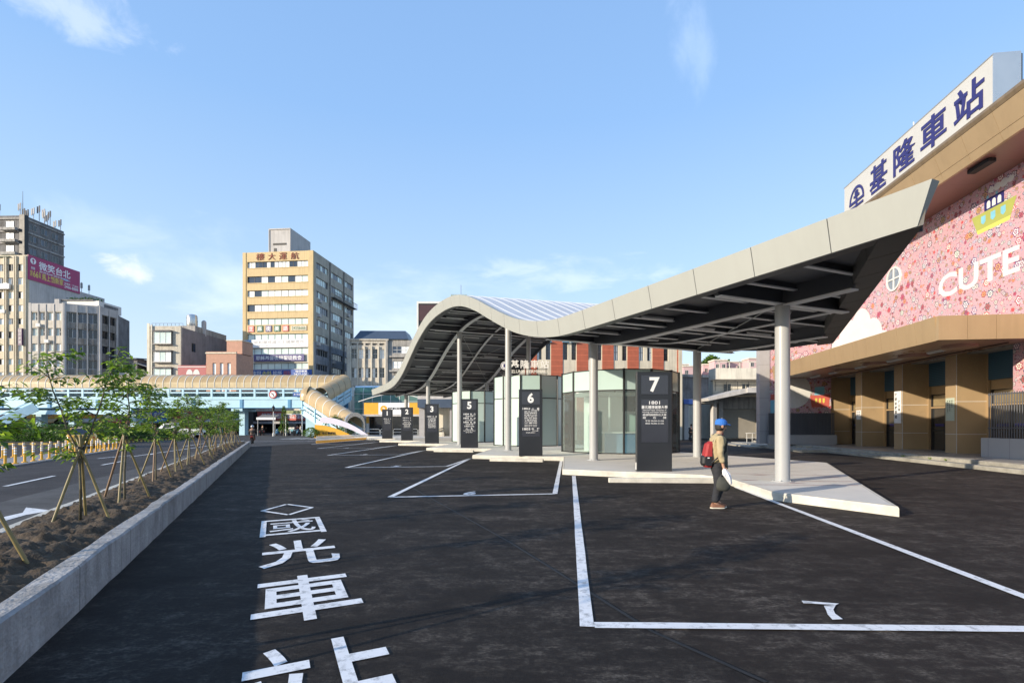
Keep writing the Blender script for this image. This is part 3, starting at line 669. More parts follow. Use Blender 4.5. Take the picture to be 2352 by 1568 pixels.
b = MB(); b.box(-1.2, .9, -2.3, -2.2, 0, 1.05, 0); b.box(-1.3, 1.0, -2.45, -1.9, 1.05, 1.1, 1); b.build("counter", [mat("counter_blue", (.12, .25, .42), .4), M['white']], ka)
b = MB(); b.box(-.1, 1.3, -1.5, -1.4, 2.2, 3.0, 0); b.build("screen", M['black'], ka)
b = MB(); b.box(-1.6, -1.5, -1.0, 2.2, 0, 3.0, 1); b.box(-1.9, 2.3, .35, .45, 0, 3.05, 1); b.box(-.95, -.88, -2.1, -2.0, 0, 3.05, 1); b.box(.5, 1.3, .30, .345, 1.1, 2.1, 0); b.box(-2.6, 2.6, -1.9, 1.9, 3.12, 3.18, 1); b.box(-1.8, -1.65, -2.0, -1.85, 0, 3.05, 1); b.build("partition", [M['frost2'], M['white']], ka)
kb_ = kiosk("waiting_kiosk", "round frosted glass kiosk carrying the white station lettering on its roof", (1.3, 38.45), 2.65, 5.1, 3.5, 12, False, .25)
kc = kiosk("rear_kiosk", "smallest frosted glass kiosk behind the number 5 board", (-3.3, 46.2), 1.95, 4.56, 3.5, 10, False, .2)
lg = T("roof_lettering", "white station name in standing letters on the frosted kiosk roof", "sign", (.55, 35.9, 5.1))
b = MB()
for i, ch in enumerate("基隆車站"): b.text(ch, (-.35 + .68 * i, 0, .72), (1, 0, 0), (0, 0, 1), .58, .56, .015, .08)
b.build("station_name", M['white'], lg)
b = MB(); b.text("KEELUNG TERMINAL", (.45, 0, .22), (1, 0, 0), (0, 0, 1), 2.7, .22, .02, .05); b.build("latin_name", M['offwhite'], lg)
b = MB(); b.cyl((-1.05, .03, .62), (-1.05, -.03, .62), .28, n=24, m=0); b.cyl((-1.05, -.03, .62), (-1.05, -.045, .62), .24, n=24, m=1); b.cyl((-1.05, -.045, .62), (-1.05, -.06, .62), .20, n=24, m=0); b.box(-1.14, -.96, -.08, -.06, .5, .74, 1); b.build("emblem", [M['white'], M['navy']], lg)
b = MB(); b.box(-1.3, 1.9, .02, .06, .06, .1); b.box(-1.3, 1.9, .1, .14, .36, .4)
for x in (-1.2, -.4, .4, 1.2, 1.8): b.box(x - .02, x + .02, .06, .1, 0, .9)
b.build("rail_frame", M['black'], lg)
# ---------------------------------------------------------------- bay boards
def bay_board(num, loc, lines, label):
    t = T("bay_board", label, "bay sign", (loc[0], loc[1], PH), 0, "black numbered boards standing at the bus bays")
    W, H_, D = 1.115, 3.15, .2
    MB().bev(-W/2, W/2, -D/2, D/2, 0, H_, .012).build("board_body", M['sign'], t)
    y = -D/2
    for nm, z0, z1 in (("number_panel", 2.44, 3.04), ("route_panel", .92, 2.28)):
        b = MB(); b.box(-.43, .43, y - .004, y - .002, z0, z1, 0)
        for q in ((-.45, -.43, z0 - .02, z1 + .02), (.43, .45, z0 - .02, z1 + .02)): b.box(q[0], q[1], y - .012, y - .001, q[2], q[3], 1)
        for q in ((z0 - .02, z0), (z1, z1 + .02)): b.box(-.43, .43, y - .012, y - .001, q[0], q[1], 1)
        b.build(nm, [M['signp'], M['sign']], t)
    MB().text(num, (0, y - .008, 2.74), (1, 0, 0), (0, 0, 1), None, .47, .035).build("number", M['white'], t)
    b = MB()
    for (s, z, h, w, x) in lines: b.text(s, (x, y - .008, z), (1, 0, 0), (0, 0, 1), w, h, .012 if h > .08 else .008)
    b.build("route_text", M['white'], t)
    b = MB(); b.box(W/2, W/2 + .012, -.05, .03, .05, .28, 0); b.box(-W/2 - .012, -W/2, -.05, .03, .05, .28, 0); b.build("hinge_plate", M['offwhite'], t)
    return t
def rows(lst, z, dz, h, w=.72): return [(s, z - dz * i, h, w, 0) for i, s in enumerate(lst)]
bay_board("7", (4.5, 16.6), [("1801", 2.17, .105, .34, 0), ("臺北護理健康大學", 2.03, .105, .82, 0), ("National Taipei University of", 1.93, .05, .74, 0), ("Nursing and Health Sciences", 1.865, .05, .76, 0), ("經德明財經科技大學", 1.785, .07, .74, 0), ("經　　石　　牌", 1.695, .07, .74, 0), ("平日 05:50~21:50", 1.595, .05, .58, 0), ("假日 06:00~21:50", 1.515, .05, .58, 0)],
          "largest, nearest black board with a white 7 and 1801")
bay_board("6", (.88, 24.75), [("1802", 2.25, .11, .36, -.2), ("三　重", 2.25, .11, .36, .23), ("Sanchong", 2.165, .05, .36, .22)] + rows(["南京公寓", "捷運公車轉運區", "捷運中山站", "成功高中", "台北橋", "三重派出所", "大同北路", "三重站"], 2.10, .077, .055, .6) + [("平日 05:50~22:30", 1.47, .045, .58, 0), ("假日 06:10~22:30", 1.405, .045, .58, 0), ("1803", 1.28, .11, .36, -.2), ("中　壢", 1.28, .11, .36, .23), ("Zhongli", 1.195, .05, .28, .22), ("敬老愛心請刷卡", 1.11, .045, .44, 0)],
          "black board with a white 6 beside the frosted glass kiosk")
bay_board("5", (-2.75, 33.75), [("1804", 2.17, .10, .34, -.2), ("新　竹", 2.17, .10, .34, .23), ("Hsinchu", 2.09, .045, .28, .22), ("清華大學", 2.03, .06, .5, 0), ("1805", 1.91, .10, .34, -.2), ("台　中", 1.91, .10, .34, .23), ("Taichung", 1.83, .045, .3, .22), ("台中站", 1.77, .06, .5, 0), ("1806", 1.65, .10, .34, -.2), ("南　投", 1.65, .10, .34, .23), ("Nantou", 1.57, .045, .26, .22), ("埔里站", 1.51, .06, .5, 0), ("1802 (A)", 1.38, .10, .6, 0), ("三　　重", 1.26, .085, .4, 0), ("捷運松山機場", 1.17, .055, .5, 0), ("Taipei Songshan Airport", 1.1, .05, .78, 0), ("敬老愛心請刷卡", 1.0, .045, .46, 0)],
          "black board with a white 5 listing 1804, 1805 and 1806")
bay_board("3", (-6.4, 41.8), [("1800", 2.15, .10, .34, -.2), ("中　崙", 2.15, .10, .34, .23), ("Zhonglun", 2.06, .045, .3, .22)] + rows(["南港車站", "玉成公園", "永春站", "松山站", "捷運後山埤站", "饒河夜市", "市政府轉運", "京華城站"], 1.98, .1, .065, .6),
          "black board with a white 3 listing route 1800")
bay_board("2", (-10.0, 49.8), [("1813", 2.15, .10, .34, -.2), ("台　北", 2.15, .10, .34, .23), ("1814", 1.93, .10, .34, -.2), ("台　北", 1.93, .10, .34, .23), ("經高速公路", 1.75, .06, .6, 0), ("1880金山青年", 1.60, .11, .8, 0), ("金青中心站", 1.48, .06, .6, 0), ("平日假日行駛", 1.38, .06, .6, 0), ("05:50~22:30", 1.26, .055, .58, 0)],
          "black board with a white 2 listing 1813 and 1814")
bay_board("1", (-13.45, 56.4), [("1813", 2.15, .10, .34, -.2), ("台　北", 2.15, .10, .34, .23), ("經高速公路往", 1.97, .06, .6, 0), ("台北車站北一門", 1.86, .06, .6, 0), ("05:50~22:30", 1.74, .055, .58, 0), ("06:00~22:30", 1.65, .055, .58, 0)],
          "smallest, farthest black board with a white 1 nearest the stair tube")
# ---------------------------------------------------------------- station building on the right
def holed(mb, x0, x1, z0, z1, opens, y0, y1, m=None):
    """a wall slab with rectangular openings (x0,x1,z0,z1), built of butted blocks"""
    zs = sorted({z0, z1, *[q for o in opens for q in (o[2], o[3]) if z0 < q < z1]})
    for a, b in zip(zs, zs[1:]):
        zc = (a + b) / 2; cuts = sorted((max(x0, o[0]), min(x1, o[1])) for o in opens if o[2] < zc < o[3]); x = x0
        for c, d in cuts:
            if c > x: mb.box(x, c, y0, y1, a, b, m)
            x = max(x, d)
        if x < x1: mb.box(x, x1, y0, y1, a, b, m)
STO = (17.8, 0, 0); STR = math.atan2(.9912, .1322); TH = .30
stn = T("station_building", "station hall with bronze fins and eaves and a pink flower printed upper wall", "station", STO, STR)
# upper printed wall, fins, door wall
b = MB(); b.box(8, 39, -.4, 0, 5.6, 12.35); b.build("mural_wall", M['mural'], stn)
b = MB(); b.box(8, 39, -7, -.45, 5.0, 13.3); b.build("hall", M['concB'], stn)
FX = [34.26 + 4.23, 34.26, 30.03, 25.8]
for x in FX:
    b = MB(); b.box(x - .78, x, -1.4, 0, TH, 5.1, 0)
    for z in (TH + .9, TH + 2.45): b.box(x - .785, x + .004, -1.395, .004, z, z + .02, 1)
    b.box(x - .86, x - .785, -1.40, -1.28, TH, 5.1, 2)
    b.box(x - .78, x - .76, -.02, .006, TH, 5.1, 1)
    b.build("fin", [M['bronze2'], M['offwhite'], M['bronze']], stn)
b = MB(); b.box(16, 44, -1.75, -1.42, TH, 5.1); b.build("recess_wall", M['bronze2'], stn)
def door(x0, x1, shut):
    f = MB(); f.box(x0, x1, -1.42, -1.40, TH, TH + 3.0, 0); f.box(x0, x0 + .09, -1.40, -1.34, TH, TH + 3.0, 1); f.box(x1 - .09, x1, -1.40, -1.34, TH, TH + 3.0, 1)
    xm = (x0 + x1) / 2; f.box(xm - .06, xm + .06, -1.40, -1.35, TH, TH + 2.25, 1)
    f.box(x0, x1, -1.40, -1.33, TH + 2.25, TH + 2.33, 2); f.box(x0, x1, -1.40, -1.35, TH + 1.02, TH + 1.08, 1)
    d = f.build("door", [M['windark'], M['black'], M['bronze']], stn)
    g = MB(); g.box(x0 + .12, x1 - .12, -1.39, -1.385, TH + 2.36, TH + 2.95); g.build("fanlight", mat("fanlight_glass", (.22, .17, .09), .15, .3, 1, spec=.8), d)
    g = MB(); g.box(x0 + .3, xm - .15, -1.378, -1.37, TH + 1.28, TH + 1.42); g.box(xm + .15, x1 - .3, -1.378, -1.37, TH + 1.28, TH + 1.42); g.build("door_sticker", M['navy'], d)
    MB().box(x0 - .02, x1 + .02, -1.41, -1.25, 5.1 - shut, 5.08).build("shutter", M['blueshut'], stn)
for x in FX: door(x - 3.2, x - .95, 1.35)
for x in FX[:1]: door(x + .3, x + 2.4, 1.35)
# printed panel and barred bay at the near end
b = MB(); b.box(14.5, 21.75, -1.3, 0, 2.95, 5.1); b.build("mural_panel", M['mural'], stn)
# lower canopy
CY = 4.06
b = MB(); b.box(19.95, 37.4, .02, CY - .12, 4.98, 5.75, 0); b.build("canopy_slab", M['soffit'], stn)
b = MB(); k = 14
for i in range(k):
    a = 19.95 + 17.45 * i / k; c = 19.95 + 17.45 * (i + 1) / k - .012
    b.loft([[(x, CY, 5.85), (x, CY - .10, 4.92), (x, CY - .2, 4.92), (x, CY - .2, 5.85)] for x in (a, c)], True, True)
b.build("canopy_fascia", M['bronze'], stn)
b = MB()
for i in range(4):
    a = .0 + (CY - .05) * i / 4; c = .0 + (CY - .05) * (i + 1) / 4 - (.012 if i < 3 else 0)
    b.box(19.78, 19.94, a, c, 4.92, 5.85)
b.box(19.8, 37.4, 0, CY - .1, 5.76, 5.83); b.build("canopy_end_fascia", M['bronze'], stn)
b = MB(); b.box(-.75, .75, -.05, .05, -.06, 0, 0); b.cyl((-.72, 0, -.08), (.72, 0, -.08), .022, n=8, m=1)
lf = b.build("tube_light", [M['offwhite'], M['lampwhite']], stn, loc=(23.2, 1.9, 4.975)); rep(lf, [(26.4, 1.9, 4.975), (29.6, 1.9, 4.975), (32.8, 1.9, 4.975), (35.6, 1.9, 4.975)])
b = MB(); b.lathe([(.62, 0), (.62, -.10), (.55, -.13)], n=24); q = b.build("ceiling_light", M['soffit'], stn, loc=(21.9, 1.9, 4.98)); rep(q, [(25.0, 1.9, 4.98), (28.2, 1.9, 4.98), (31.4, 1.9, 4.98)])
b = MB(); b.tube([(21, .7, 4.95), (28, .62, 4.955), (37, .7, 4.95)], .02, 6); b.build("cable_pipe", M['black'], stn)
# eaves: soffit, sloped fascia, rim
b = MB(); b.box(8, 40, -.35, 2.05, 12.24, 12.34); b.build("eaves_soffit", mat("eaves_soffit", (.24, .12, .095), .4, .1, .4, jx=2.1, jcol=.6), stn)  # reddish tone: pink reflection of the printed wall put into the colour
b = MB(); dk = MB()
step = 1.62
i = 0
while 8 + i * step < 40:
    a = 8 + i * step; c = a + step - .014
    sec = lambda z: 2.08 + .5 * (z - 12.2) / 1.4
    for z0, z1 in ((12.2, 12.52), (12.535, 13.3)):
        b.loft([[(x, sec(z0), z0), (x, sec(z1), z1), (x, sec(z1) - .12, z1), (x, sec(z0) - .12, z0)] for x in (a, c)], True, True)
    dk.loft([[(x, sec(13.32) + .0, 13.315), (x, sec(13.42) + .03, 13.45), (x, 2.52, 13.58), (x, 2.3, 13.60), (x, 2.2, 13.6), (x, 2.2, 13.32)] for x in (a, c)], True, True)
    i += 1
b.build("eaves_fascia", M['bronze'], stn); dk.build("eaves_rim", M['bronzedk'], stn)
b = MB(); b.loft([[(8, 1.93, 12.25), (8, 2.36, 13.4), (8, -7, 13.4), (8, -7, 12.25)], [(40, 1.93, 12.25), (40, 2.36, 13.4), (40, -7, 13.4), (40, -7, 12.25)]], True, True); b.build("eaves_core", mat("joint_cream", (.50, .42, .30), .7), stn)
fl = MB(); fl.bev(-.55, .55, -.16, .16, -.16, 0, .03, 0); fl.box(-.5, .5, .165, .18, -.12, -.03, 1); fl.tube([(-.4, .1, 0), (-.3, .2, .12), (.1, .15, .1), (.4, .2, .14)], .015, 6, m=1)
fl.build("floodlight", [M['dark'], M['black']], stn, loc=(21.2, 1.55, 12.24), rz=.05)
# lettering and flat prints on the printed wall
b = MB(); b.text("CUTE", (23.85, .006, 8.45), (-1, 0, 0), (0, 0, 1), 4.9, 1.12, .025); b.build("wall_lettering", mat('chalk_print', (.64, .61, .59), .6, .05), stn)
b = MB()
b.poly([(24.05, .005, 11.05), (21.55, .005, 11.05), (21.85, .005, 10.35), (23.75, .005, 10.35)], 0); b.poly([(23.75, .006, 10.35), (21.85, .006, 10.35), (21.92, .006, 10.18), (23.68, .006, 10.18)], 1)
b.poly([(23.3, .005, 11.55), (22.2, .005, 11.55), (22.2, .005, 11.05), (23.3, .005, 11.05)], 2)
for x in (23.05, 22.75, 22.45): b.poly([(x + .1, .008, 11.12), (x + .1, .008, 11.36), (x + .05, .008, 11.44), (x - .05, .008, 11.44), (x - .1, .008, 11.36), (x - .1, .008, 11.12)], 3)
for x in (23.35, 22.8, 22.25): b.poly([(x + .13, .008, 10.9), (x + .13, .008, 10.62), (x, .008, 10.52), (x - .13, .008, 10.62), (x - .13, .008, 10.9)], 4)
for x in (23.1, 22.6): b.poly([(x - .06, .008, 11.55), (x + .06, .008, 11.55), (x + .06, .008, 11.68), (x - .06, .008, 11.68)], 4)
for x, r in ((22.9, .16), (22.55, .2), (22.2, .22), (21.85, .17)): b.poly([(x + r * math.cos(t), .007 + x * 1e-4, 11.86 + r * .8 * math.sin(t)) for t in [2*PI*i/14 for i in range(14)]], 3)
b.build("ship_print", [M['lime'], M['txtyel'], M['navy'], M['offwhite'], M['cyan']], stn)
b = MB(); cl = []
for cx, cz, r_ in ((36.6, 6.3, 1.3), (35.2, 7.4, 1.25), (33.6, 7.9, 1.15), (32.3, 7.1, 1.1), (31.2, 6.3, .95)): b.poly([(cx + r_ * math.cos(t), .004 + cx * 1e-4, max(5.86, cz + r_ * math.sin(t))) for t in [2*PI*i/28 for i in range(28)]])
b.poly([(37, .0035, 5.86), (31, .0035, 5.86), (31.4, .0035, 6.9), (36.8, .0035, 6.9)]); b.build("cloud_print", mat('chalk_print', (.64, .61, .59), .6, .05), stn)
b = MB(); n = 32
b.poly([(30 + .60 * math.cos(2*PI*i/n), .03, 9.95 + .60 * math.sin(2*PI*i/n)) for i in range(n)], 0)
b.loft([[(30 + r * math.cos(2*PI*i/n), y, 9.95 + r * math.sin(2*PI*i/n)) for i in range(n)] for r, y in ((.60, .02), (.60, .08), (.68, .08), (.68, .0))], True, False, 1)
b.box(29.96, 30.04, .03, .07, 9.35, 10.55, 1); b.box(29.4, 30.6, .035, .075, 9.91, 9.99, 1); b.build("round_window", [mat("dull_pane", (.20, .23, .27), .2, .3, 2), M['offwhite']], stn)
# wing wall at the far end
b = MB(); b.box(37.5, 38.1, .05, 4.2, 2.5, 10.2, 0); b.build("wing_wall", M['mural'], stn)
b = MB(); b.box(37.45, 38.15, 4.2, 4.9, TH, 10.2, 0); b.box(37.5, 38.1, .05, 4.2, TH, 2.5, 0); b.build("wing_edge", M['tilegrey'], stn)
b = MB(); X = 37.49
b.poly([(X, 1.45, 3.75), (X, .12, 3.85), (X, .2, 2.95), (X, 1.35, 2.9)], 0); b.poly([(X, 1.15, 4.35), (X, .5, 4.4), (X, .5, 3.8), (X, 1.15, 3.77)], 1)
for y in (1.05, .8, .55): b.poly([(X - .006, y + .07, 3.55), (X - .006, y - .07, 3.56), (X - .006, y - .07, 3.3), (X - .006, y, 3.2), (X - .006, y + .07, 3.3)], 2)
b.poly([(X, 4.15, 3.45), (X, 3.7, 3.45), (X, 3.75, 2.5), (X, 4.15, 2.5)], 1); b.poly([(X, 4.1, 3.85), (X, 3.75, 3.85), (X, 3.7, 3.45), (X, 4.15, 3.45)], 0)
n = 30; b.poly([(X + .002, 2.55 + 1.15 * math.cos(2*PI*i/n), 4.1 + 1.25 * math.sin(2*PI*i/n)) for i in range(n)], 3)
b.build("harbour_print", [M['redban'], M['cyan'], M['txtyel'], M['offwhite']], stn)
b = MB(); b.box(36.75, 37.0, .0, 4.5, TH, .95); b.build("plinth_wall", M['tilegrey'], stn)
b = MB()
for i in range(44): b.box(36.86, 36.9, .12 + .1 * i, .175 + .1 * i, .95, 2.5)
b.box(36.84, 36.92, .1, 4.45, 2.42, 2.48); b.box(36.84, 36.92, .1, 4.45, 1.0, 1.06); b.box(36.93, 36.95, .35, 4.45, .97, 2.45); b.build("bar_screen", M['dsteel'], stn)
# near plinth with bars
b = MB(); b.box(14, 22.4, .35, .75, TH, 1.1); b.build("near_plinth", M['tilegrey'], stn)
b = MB()
for i in range(60): b.cyl((22.3 - .13 * i, .5, 1.1), (22.3 - .13 * i, .5, 3.0), .02, n=6)
b.box(14.4, 22.35, .48, .52, 2.9, 2.95); b.box(14.4, 22.35, .48, .52, 1.5, 1.54); b.build("window_bars", M['dsteel'], stn)
# notices on the fins
def notice(x, w, z0, z1, lab, cols, frame):
    t = T("wall_notice", lab, "notice", tuple(Vector(STO) + Matrix.Rotation(STR, 3, 'Z') @ Vector((x, .012, z0))), STR)
    MB().box(-w/2, w/2, -.006, .016, 0, z1 - z0).build("board", frame, t)
    b = MB()
    for (s, dx, zt, h) in cols:
        for i, ch in enumerate(s): b.text(ch, (dx, .022, zt - i * h * 1.3), (-1, 0, 0), (0, 0, 1), None, h, .02)
    b.build("lettering", M['black'], t)
notice(29.66, .62, 1.75, 3.55, "tall white notice with two columns of handwritten characters on a bronze fin", [("往南站購票處", .14, 1.6, .19), ("往公車", -.16, 1.2, .17)], M['white'])
notice(25.44, .58, 1.85, 2.95, "pale green framed timetable on the bronze fin nearest the barred bay", [("時刻表公告事項", .15, .95, .07), ("旅客服務須知", 0, .95, .07), ("乘車資訊", -.15, .95, .07)], mat("notice_green", (.48, .54, .44), .4))
notice(33.85, .5, 2.0, 2.6, "small white paper notice on the far bronze fin", [("公告", .1, .48, .14), ("通知", -.1, .48, .12)], M['white'])
# sign box on the eaves
sg = T("roof_sign", "long white box sign with navy station characters above the bronze eaves", "roof sign", tuple(Vector(STO) + Matrix.Rotation(STR, 3, 'Z') @ Vector((25.15, 2.29, 13.62))), STR)
MB().box(-5.62, 5.62, -.88, 0, -.02, 1.95).build("sign_box", mat("sign_face", (.47, .465, .44), .5, .06, .6, streak=.08, gcol=(.4, .38, .35)), sg)
b = MB(); b.box(-5.66, 5.66, -.9, .03, 1.95, 1.99); b.box(-5.68, -5.62, -.9, .02, -.02, 1.95); b.build("sign_edge", M['chrome'], sg)
b = MB(); b.box(-5.6, 5.6, -1.0, -.9, -.02, 1.93); b.build("sign_back", M['black'], sg)
for ch, x0, x1 in (("基", 28.0, 26.35), ("隆", 25.85, 24.15), ("車", 23.75, 22.05), ("站", 21.6, 19.95)):
    MB().text(ch, ((x0 + x1) / 2 - 25.15, .006, .98), (-1, 0, 0), (0, 0, 1), x0 - x1, 1.42, .016, .03).build("character", M['navy'], sg)
b = MB(); lx = 29.35 - 25.15
ring = lambda r, z0: [(lx + r * math.cos(PI * i / 24), .03, z0 + r * 1.0 * math.sin(PI * i / 24)) for i in range(25)]
b.loft([ring(.78, .70), ring(.62, .70)], False)
for (x0, x1, z0, z1) in ((-.78, .78, .56, .70), (-.70, .70, .30, .42), (-.08, .08, .70, 1.25), (-.08, .08, .42, .56), (-.3, .3, .86, .98), (-.17, .17, 1.0, 1.22)): b.box(lx + x0, lx + x1, .02, .045, z0, z1)
b.build("emblem", M['navy'], sg)
MB().cyl((0, -.5, 1.99), (0, -.5, 2.6), .03, n=8).build("sensor_post", M['offwhite'], sg)
# terrace and steps
b = MB(); rr = random.Random(3)
def stepb(x0, x1, y0, y1, z0, z1, mt):
    n = int((x1 - x0) / .4); secs = []
    for i in range(n + 1):
        e = rr.uniform(-.012, .012); secs.append([(x0 + (x1-x0)*i/n, y0, z0), (x0 + (x1-x0)*i/n, y1 + e, z0), (x0 + (x1-x0)*i/n, y1 + e, z1 - .025), (x0 + (x1-x0)*i/n, y1 - .025 + e, z1), (x0 + (x1-x0)*i/n, y0, z1)])
    b.loft(secs, True, True, mt)
stepb(8, 46, -1.5, 2.35, 0, TH, 0); stepb(8, 46, 2.351, 2.7, 0, TH - .002, 1); stepb(8, 37, 2.72, 3.12, 0, .155, 1); stepb(31, 46, 2.72, 4.6, 0, .17, 1); stepb(37.2, 46, 2.8, 5.6, 0, .1, 1)
for (x, y, z) in ((33.2, 3.1, .16), (33.9, 3.4, .16), (35.5, 3.6, .17), (36.4, 4.2, .17), (34.5, 4.4, .0)): b.box(x, x + .5, y, y + .35, z, z + .14, 1)
b.build("station_steps", [M['terrace'], M['step']], None, loc=STO, rz=STR, kind='structure')
# weeds in the step joints
def weed(x, y, z, lab, n=16):
    b = MB(); r_ = random.Random(int(x * 10))
    for i in range(n):
        a = r_.uniform(0, 2*PI); l = r_.uniform(.06, .16); d = Vector((math.cos(a), math.sin(a), r_.uniform(.4, 1.4))).normalized() * l; s_ = Vector((-math.sin(a), math.cos(a), 0)) * .018
        b.poly([(0, 0, 0), d * .5 + s_, d, d * .5 - s_])
    b.build("weed", M['leafc'], loc=tuple(Vector(STO) + Matrix.Rotation(STR, 3, 'Z') @ Vector((x, y, z))), label=lab, category="weed", group="weeds growing from the station steps")
weed(24.3, 2.74, .17, "small weed on the station step below the pale green timetable"); weed(22.4, 2.74, .17, "larger weed on the step near the barred bay"); weed(21.4, 2.74, .17, "weed on the nearest stretch of the station steps")
# ---------------------------------------------------------------- things behind the shelter on the right
def fr(name, label, cat, xl, xr, Yl, Yr, z=0, group=None):
    """thing whose front face runs from (xl,Yl) to (xr,Yr); local x to the right, y away, z up"""
    a = math.atan2(Yr - Yl, xr - xl); t = T(name, label, cat, (xl, Yl, z), a, group); return t, math.hypot(xr - xl, Yr - Yl)
def window(parent, x0, x1, z0, z1, y, pane, frame=None, nm=2, nh=0, fw=.06, M_=None):
    f = MB(M_); fd = .05
    f.box(x0, x1, y - fd, y, z0, z0 + fw); f.box(x0, x1, y - fd, y, z1 - fw, z1); f.box(x0, x0 + fw, y - fd, y, z0 + fw, z1 - fw); f.box(x1 - fw, x1, y - fd, y, z0 + fw, z1 - fw)
    for i in range(1, nm): xx = x0 + (x1 - x0) * i / nm; f.box(xx - fw/2, xx + fw/2, y - fd, y, z0 + fw, z1 - fw)
    for i in range(nh): zz = z0 + (z1 - z0) * (i + 1) / (nh + 1); f.box(x0 + fw, x1 - fw, y - fd * .8, y, zz - fw/2, zz + fw/2)
    w = f.build("window", frame or M['offwhite'], parent)
    g = MB(M_); r_ = random.Random(int(x0 * 37 + z0 * 91)); ml = pane if isinstance(pane, list) else [pane]
    for i in range(nm): g.box(x0 + (x1 - x0) * i / nm + .01, x0 + (x1 - x0) * (i + 1) / nm - .01, y + .0, y + .03, z0 + .01, z1 - .01, r_.randrange(len(ml)))
    g.build("pane", ml, w); return w
# red brick building
bt, W = fr("brick_building", "red brick building with white pilasters and narrow windows behind the round kiosks", "building", 1.2, 18.9, 56.5, 58.2)
b = MB(); b.box(0, W, .3, 12, 0, 11.6, 1); opens = []; x = .2; per = 2.84; i = 0
wins = []
while x < W - 1:
    wins += [(x + 1.33, x + 1.86), (x + 2.28, x + 2.82)]; x += per
for (a, c) in wins:
    if c < W - .6: opens += [(a, c, 8.75, 10.6), (a, c, 5.0, 7.0), (a, c, 1.4, 3.4)]
b.box(0, .2, 0, .3, 0, 11.6, 0); 
holed(b, .2, W, 0, 11.6, opens, .02, .3, 0); b.build("wall", [M['ivoryp'], M['concB']], bt)
x = .2
bp = MB()
while x < W - .5:
    bp.box(x + .02, min(W - .4, x + 1.30), -.04, .018, 0, 11.3); x += per
bp.build("brick_pier", M['brick'], bt)
bt2 = MB(); bt2.box(W - .38, W + .02, -.12, .3, 0, 11.7); bt2.build("corner_pillar", M['ivoryp'], bt)
for (a, c) in wins:
    if c < W - .6:
        for z0, z1 in ((8.75, 10.6), (5.0, 7.0)): window(bt, a, c, z0, z1, .24, [M['windark'], M['winblue'], M['winpale']], M['dsteel'], 2, 1, .04)
        MB().box(a - .1, c + .1, -.35, .0, 10.62, 10.68).build("hood", M['midblue'], bt)
# old station buildings, shutter and folded canopy
ot, W = fr("old_concrete_building", "old cream concrete building with a folded white canopy over a roller shutter", "building", 24.0, 33.5, 62, 62)
b = MB(); b.box(0, W, .4, 12, 0, 7.0, 0); holed(b, -.3, W, 0, 5.0, [(1.0, 5.0, 0, 3.55)], 0, .4, 1); b.box(-.3, W, -1.0, 1.0, 7.0, 8.3, 2); b.box(-.2, W, -.9, -.85, 9.0, 9.1, 2)
b.build("wall", [M['cream'], M['concB'], M['cream']], ot)
MB().box(1.0, 5.0, .1, .3, .1, 3.5).build("shutter", M['greyshut'], ot)
for i in range(8): MB().box(.2 + 1.2 * i, .28 + 1.2 * i, -.9, -.84, 8.3, 9.1).build("rail_post", M['cream'], ot)
b = MB(); b.loft([[(-2.5, y, 4.3), (1.6, y, 5.15), (W, y, 5.2), (W, y, 5.7), (1.5, y, 5.65), (-2.6, y, 4.6)] for y in (-5.0, -.05)], True, True); b.loft([[(1.6, -5.2, 5.17), (W, -5.2, 5.2), (W, -5.2, 5.8), (1.6, -5.2, 5.75)], [(1.6, -5.02, 5.17), (W, -5.02, 5.2), (W, -5.02, 5.8), (1.6, -5.02, 5.75)]], True, True); b.build("folded_canopy", M['plaster'], ot)
for x in (.35, 5.3): MB().box(x, x + .5, -.5, -.02, 0, 4.4).build("pillar", M['plaster'], ot)
MB().box(.3, .87, -.52, -.505, 0, .9).build("red_base_band", M['red'], ot)
window(ot, 1.2, 2.2, 5.5, 6.6, .38, M['windark'], M['cream'], 2); window(ot, 3.4, 4.4, 5.5, 6.6, .38, M['windark'], M['cream'], 2); window(ot, 6.4, 7.6, 5.5, 6.6, .38, M['windark'], M['cream'], 2)
MB().box(6.2, W, -.3, -.02, 0, 3.6).build("side_panel", mat("pale_green_wall", (.45, .45, .24), .8, .15), ot)
b = MB()
for z in (6.7, 6.25): b.bar((-.4, -1.1, z), (6.5, -1.1, z), .05, .05)
for i in range(6): b.bar((-.3 + 1.3 * i, -1.1, 5.6), (-.3 + 1.3 * i, -1.1, 6.7), .04, .04, up=(0, 1, 0))
b.build("balcony_rail", M['black'], ot)
at_, W = fr("alley_canopy", "dark passage roof with blue sign band between the brick building and the old station", "passage", 19.2, 23.6, 58.5, 60)
b = MB(); b.box(0, W, 0, 8, 4.1, 4.6, 0); b.box(0, W, 6, 8, 0, 4.1, 1); b.build("roof", [M['concB'], M['dark']], at_)
MB().box(0, 1.2, -.08, -.01, 4.0, 4.55).build("sign_band", M['bluesign'], at_); MB().box(.2, .75, .1, .6, 0, 4.1).build("pillar", M['tilegrey'], at_); MB().box(W - .5, W, .1, .6, 0, 4.1).build("pillar", M['plaster'], at_)
b = MB(); b.box(.5, W, 1.5, 6, 4.6, 7.2, 0); b.box(.3, W, 1.3, 6, 7.2, 7.5, 1); b.build("upper_block", [M['concC'], M['concB']], at_)
hr = T("ramp_handrail", "white handrail with many balusters along the ramp before the wing wall", "handrail", (20.0, 44.5, 0))
b = MB()
for i in range(12): b.cyl((.45 * i, 0, .05), (.45 * i, -.06 * i, .95 + .02 * i), .022, n=6)
b.bar((-.1, 0, .95), (5.2, -.7, 1.2), .06, .05); b.bar((-.1, 0, .55), (5.2, -.7, .75), .03, .03); b.build("rail", M['offwhite'], hr)
hill_pts = [(40, 250), (70, 240), (90, 240), (150, 250), (160, 330), (30, 330)]
hb = MB(); g = []
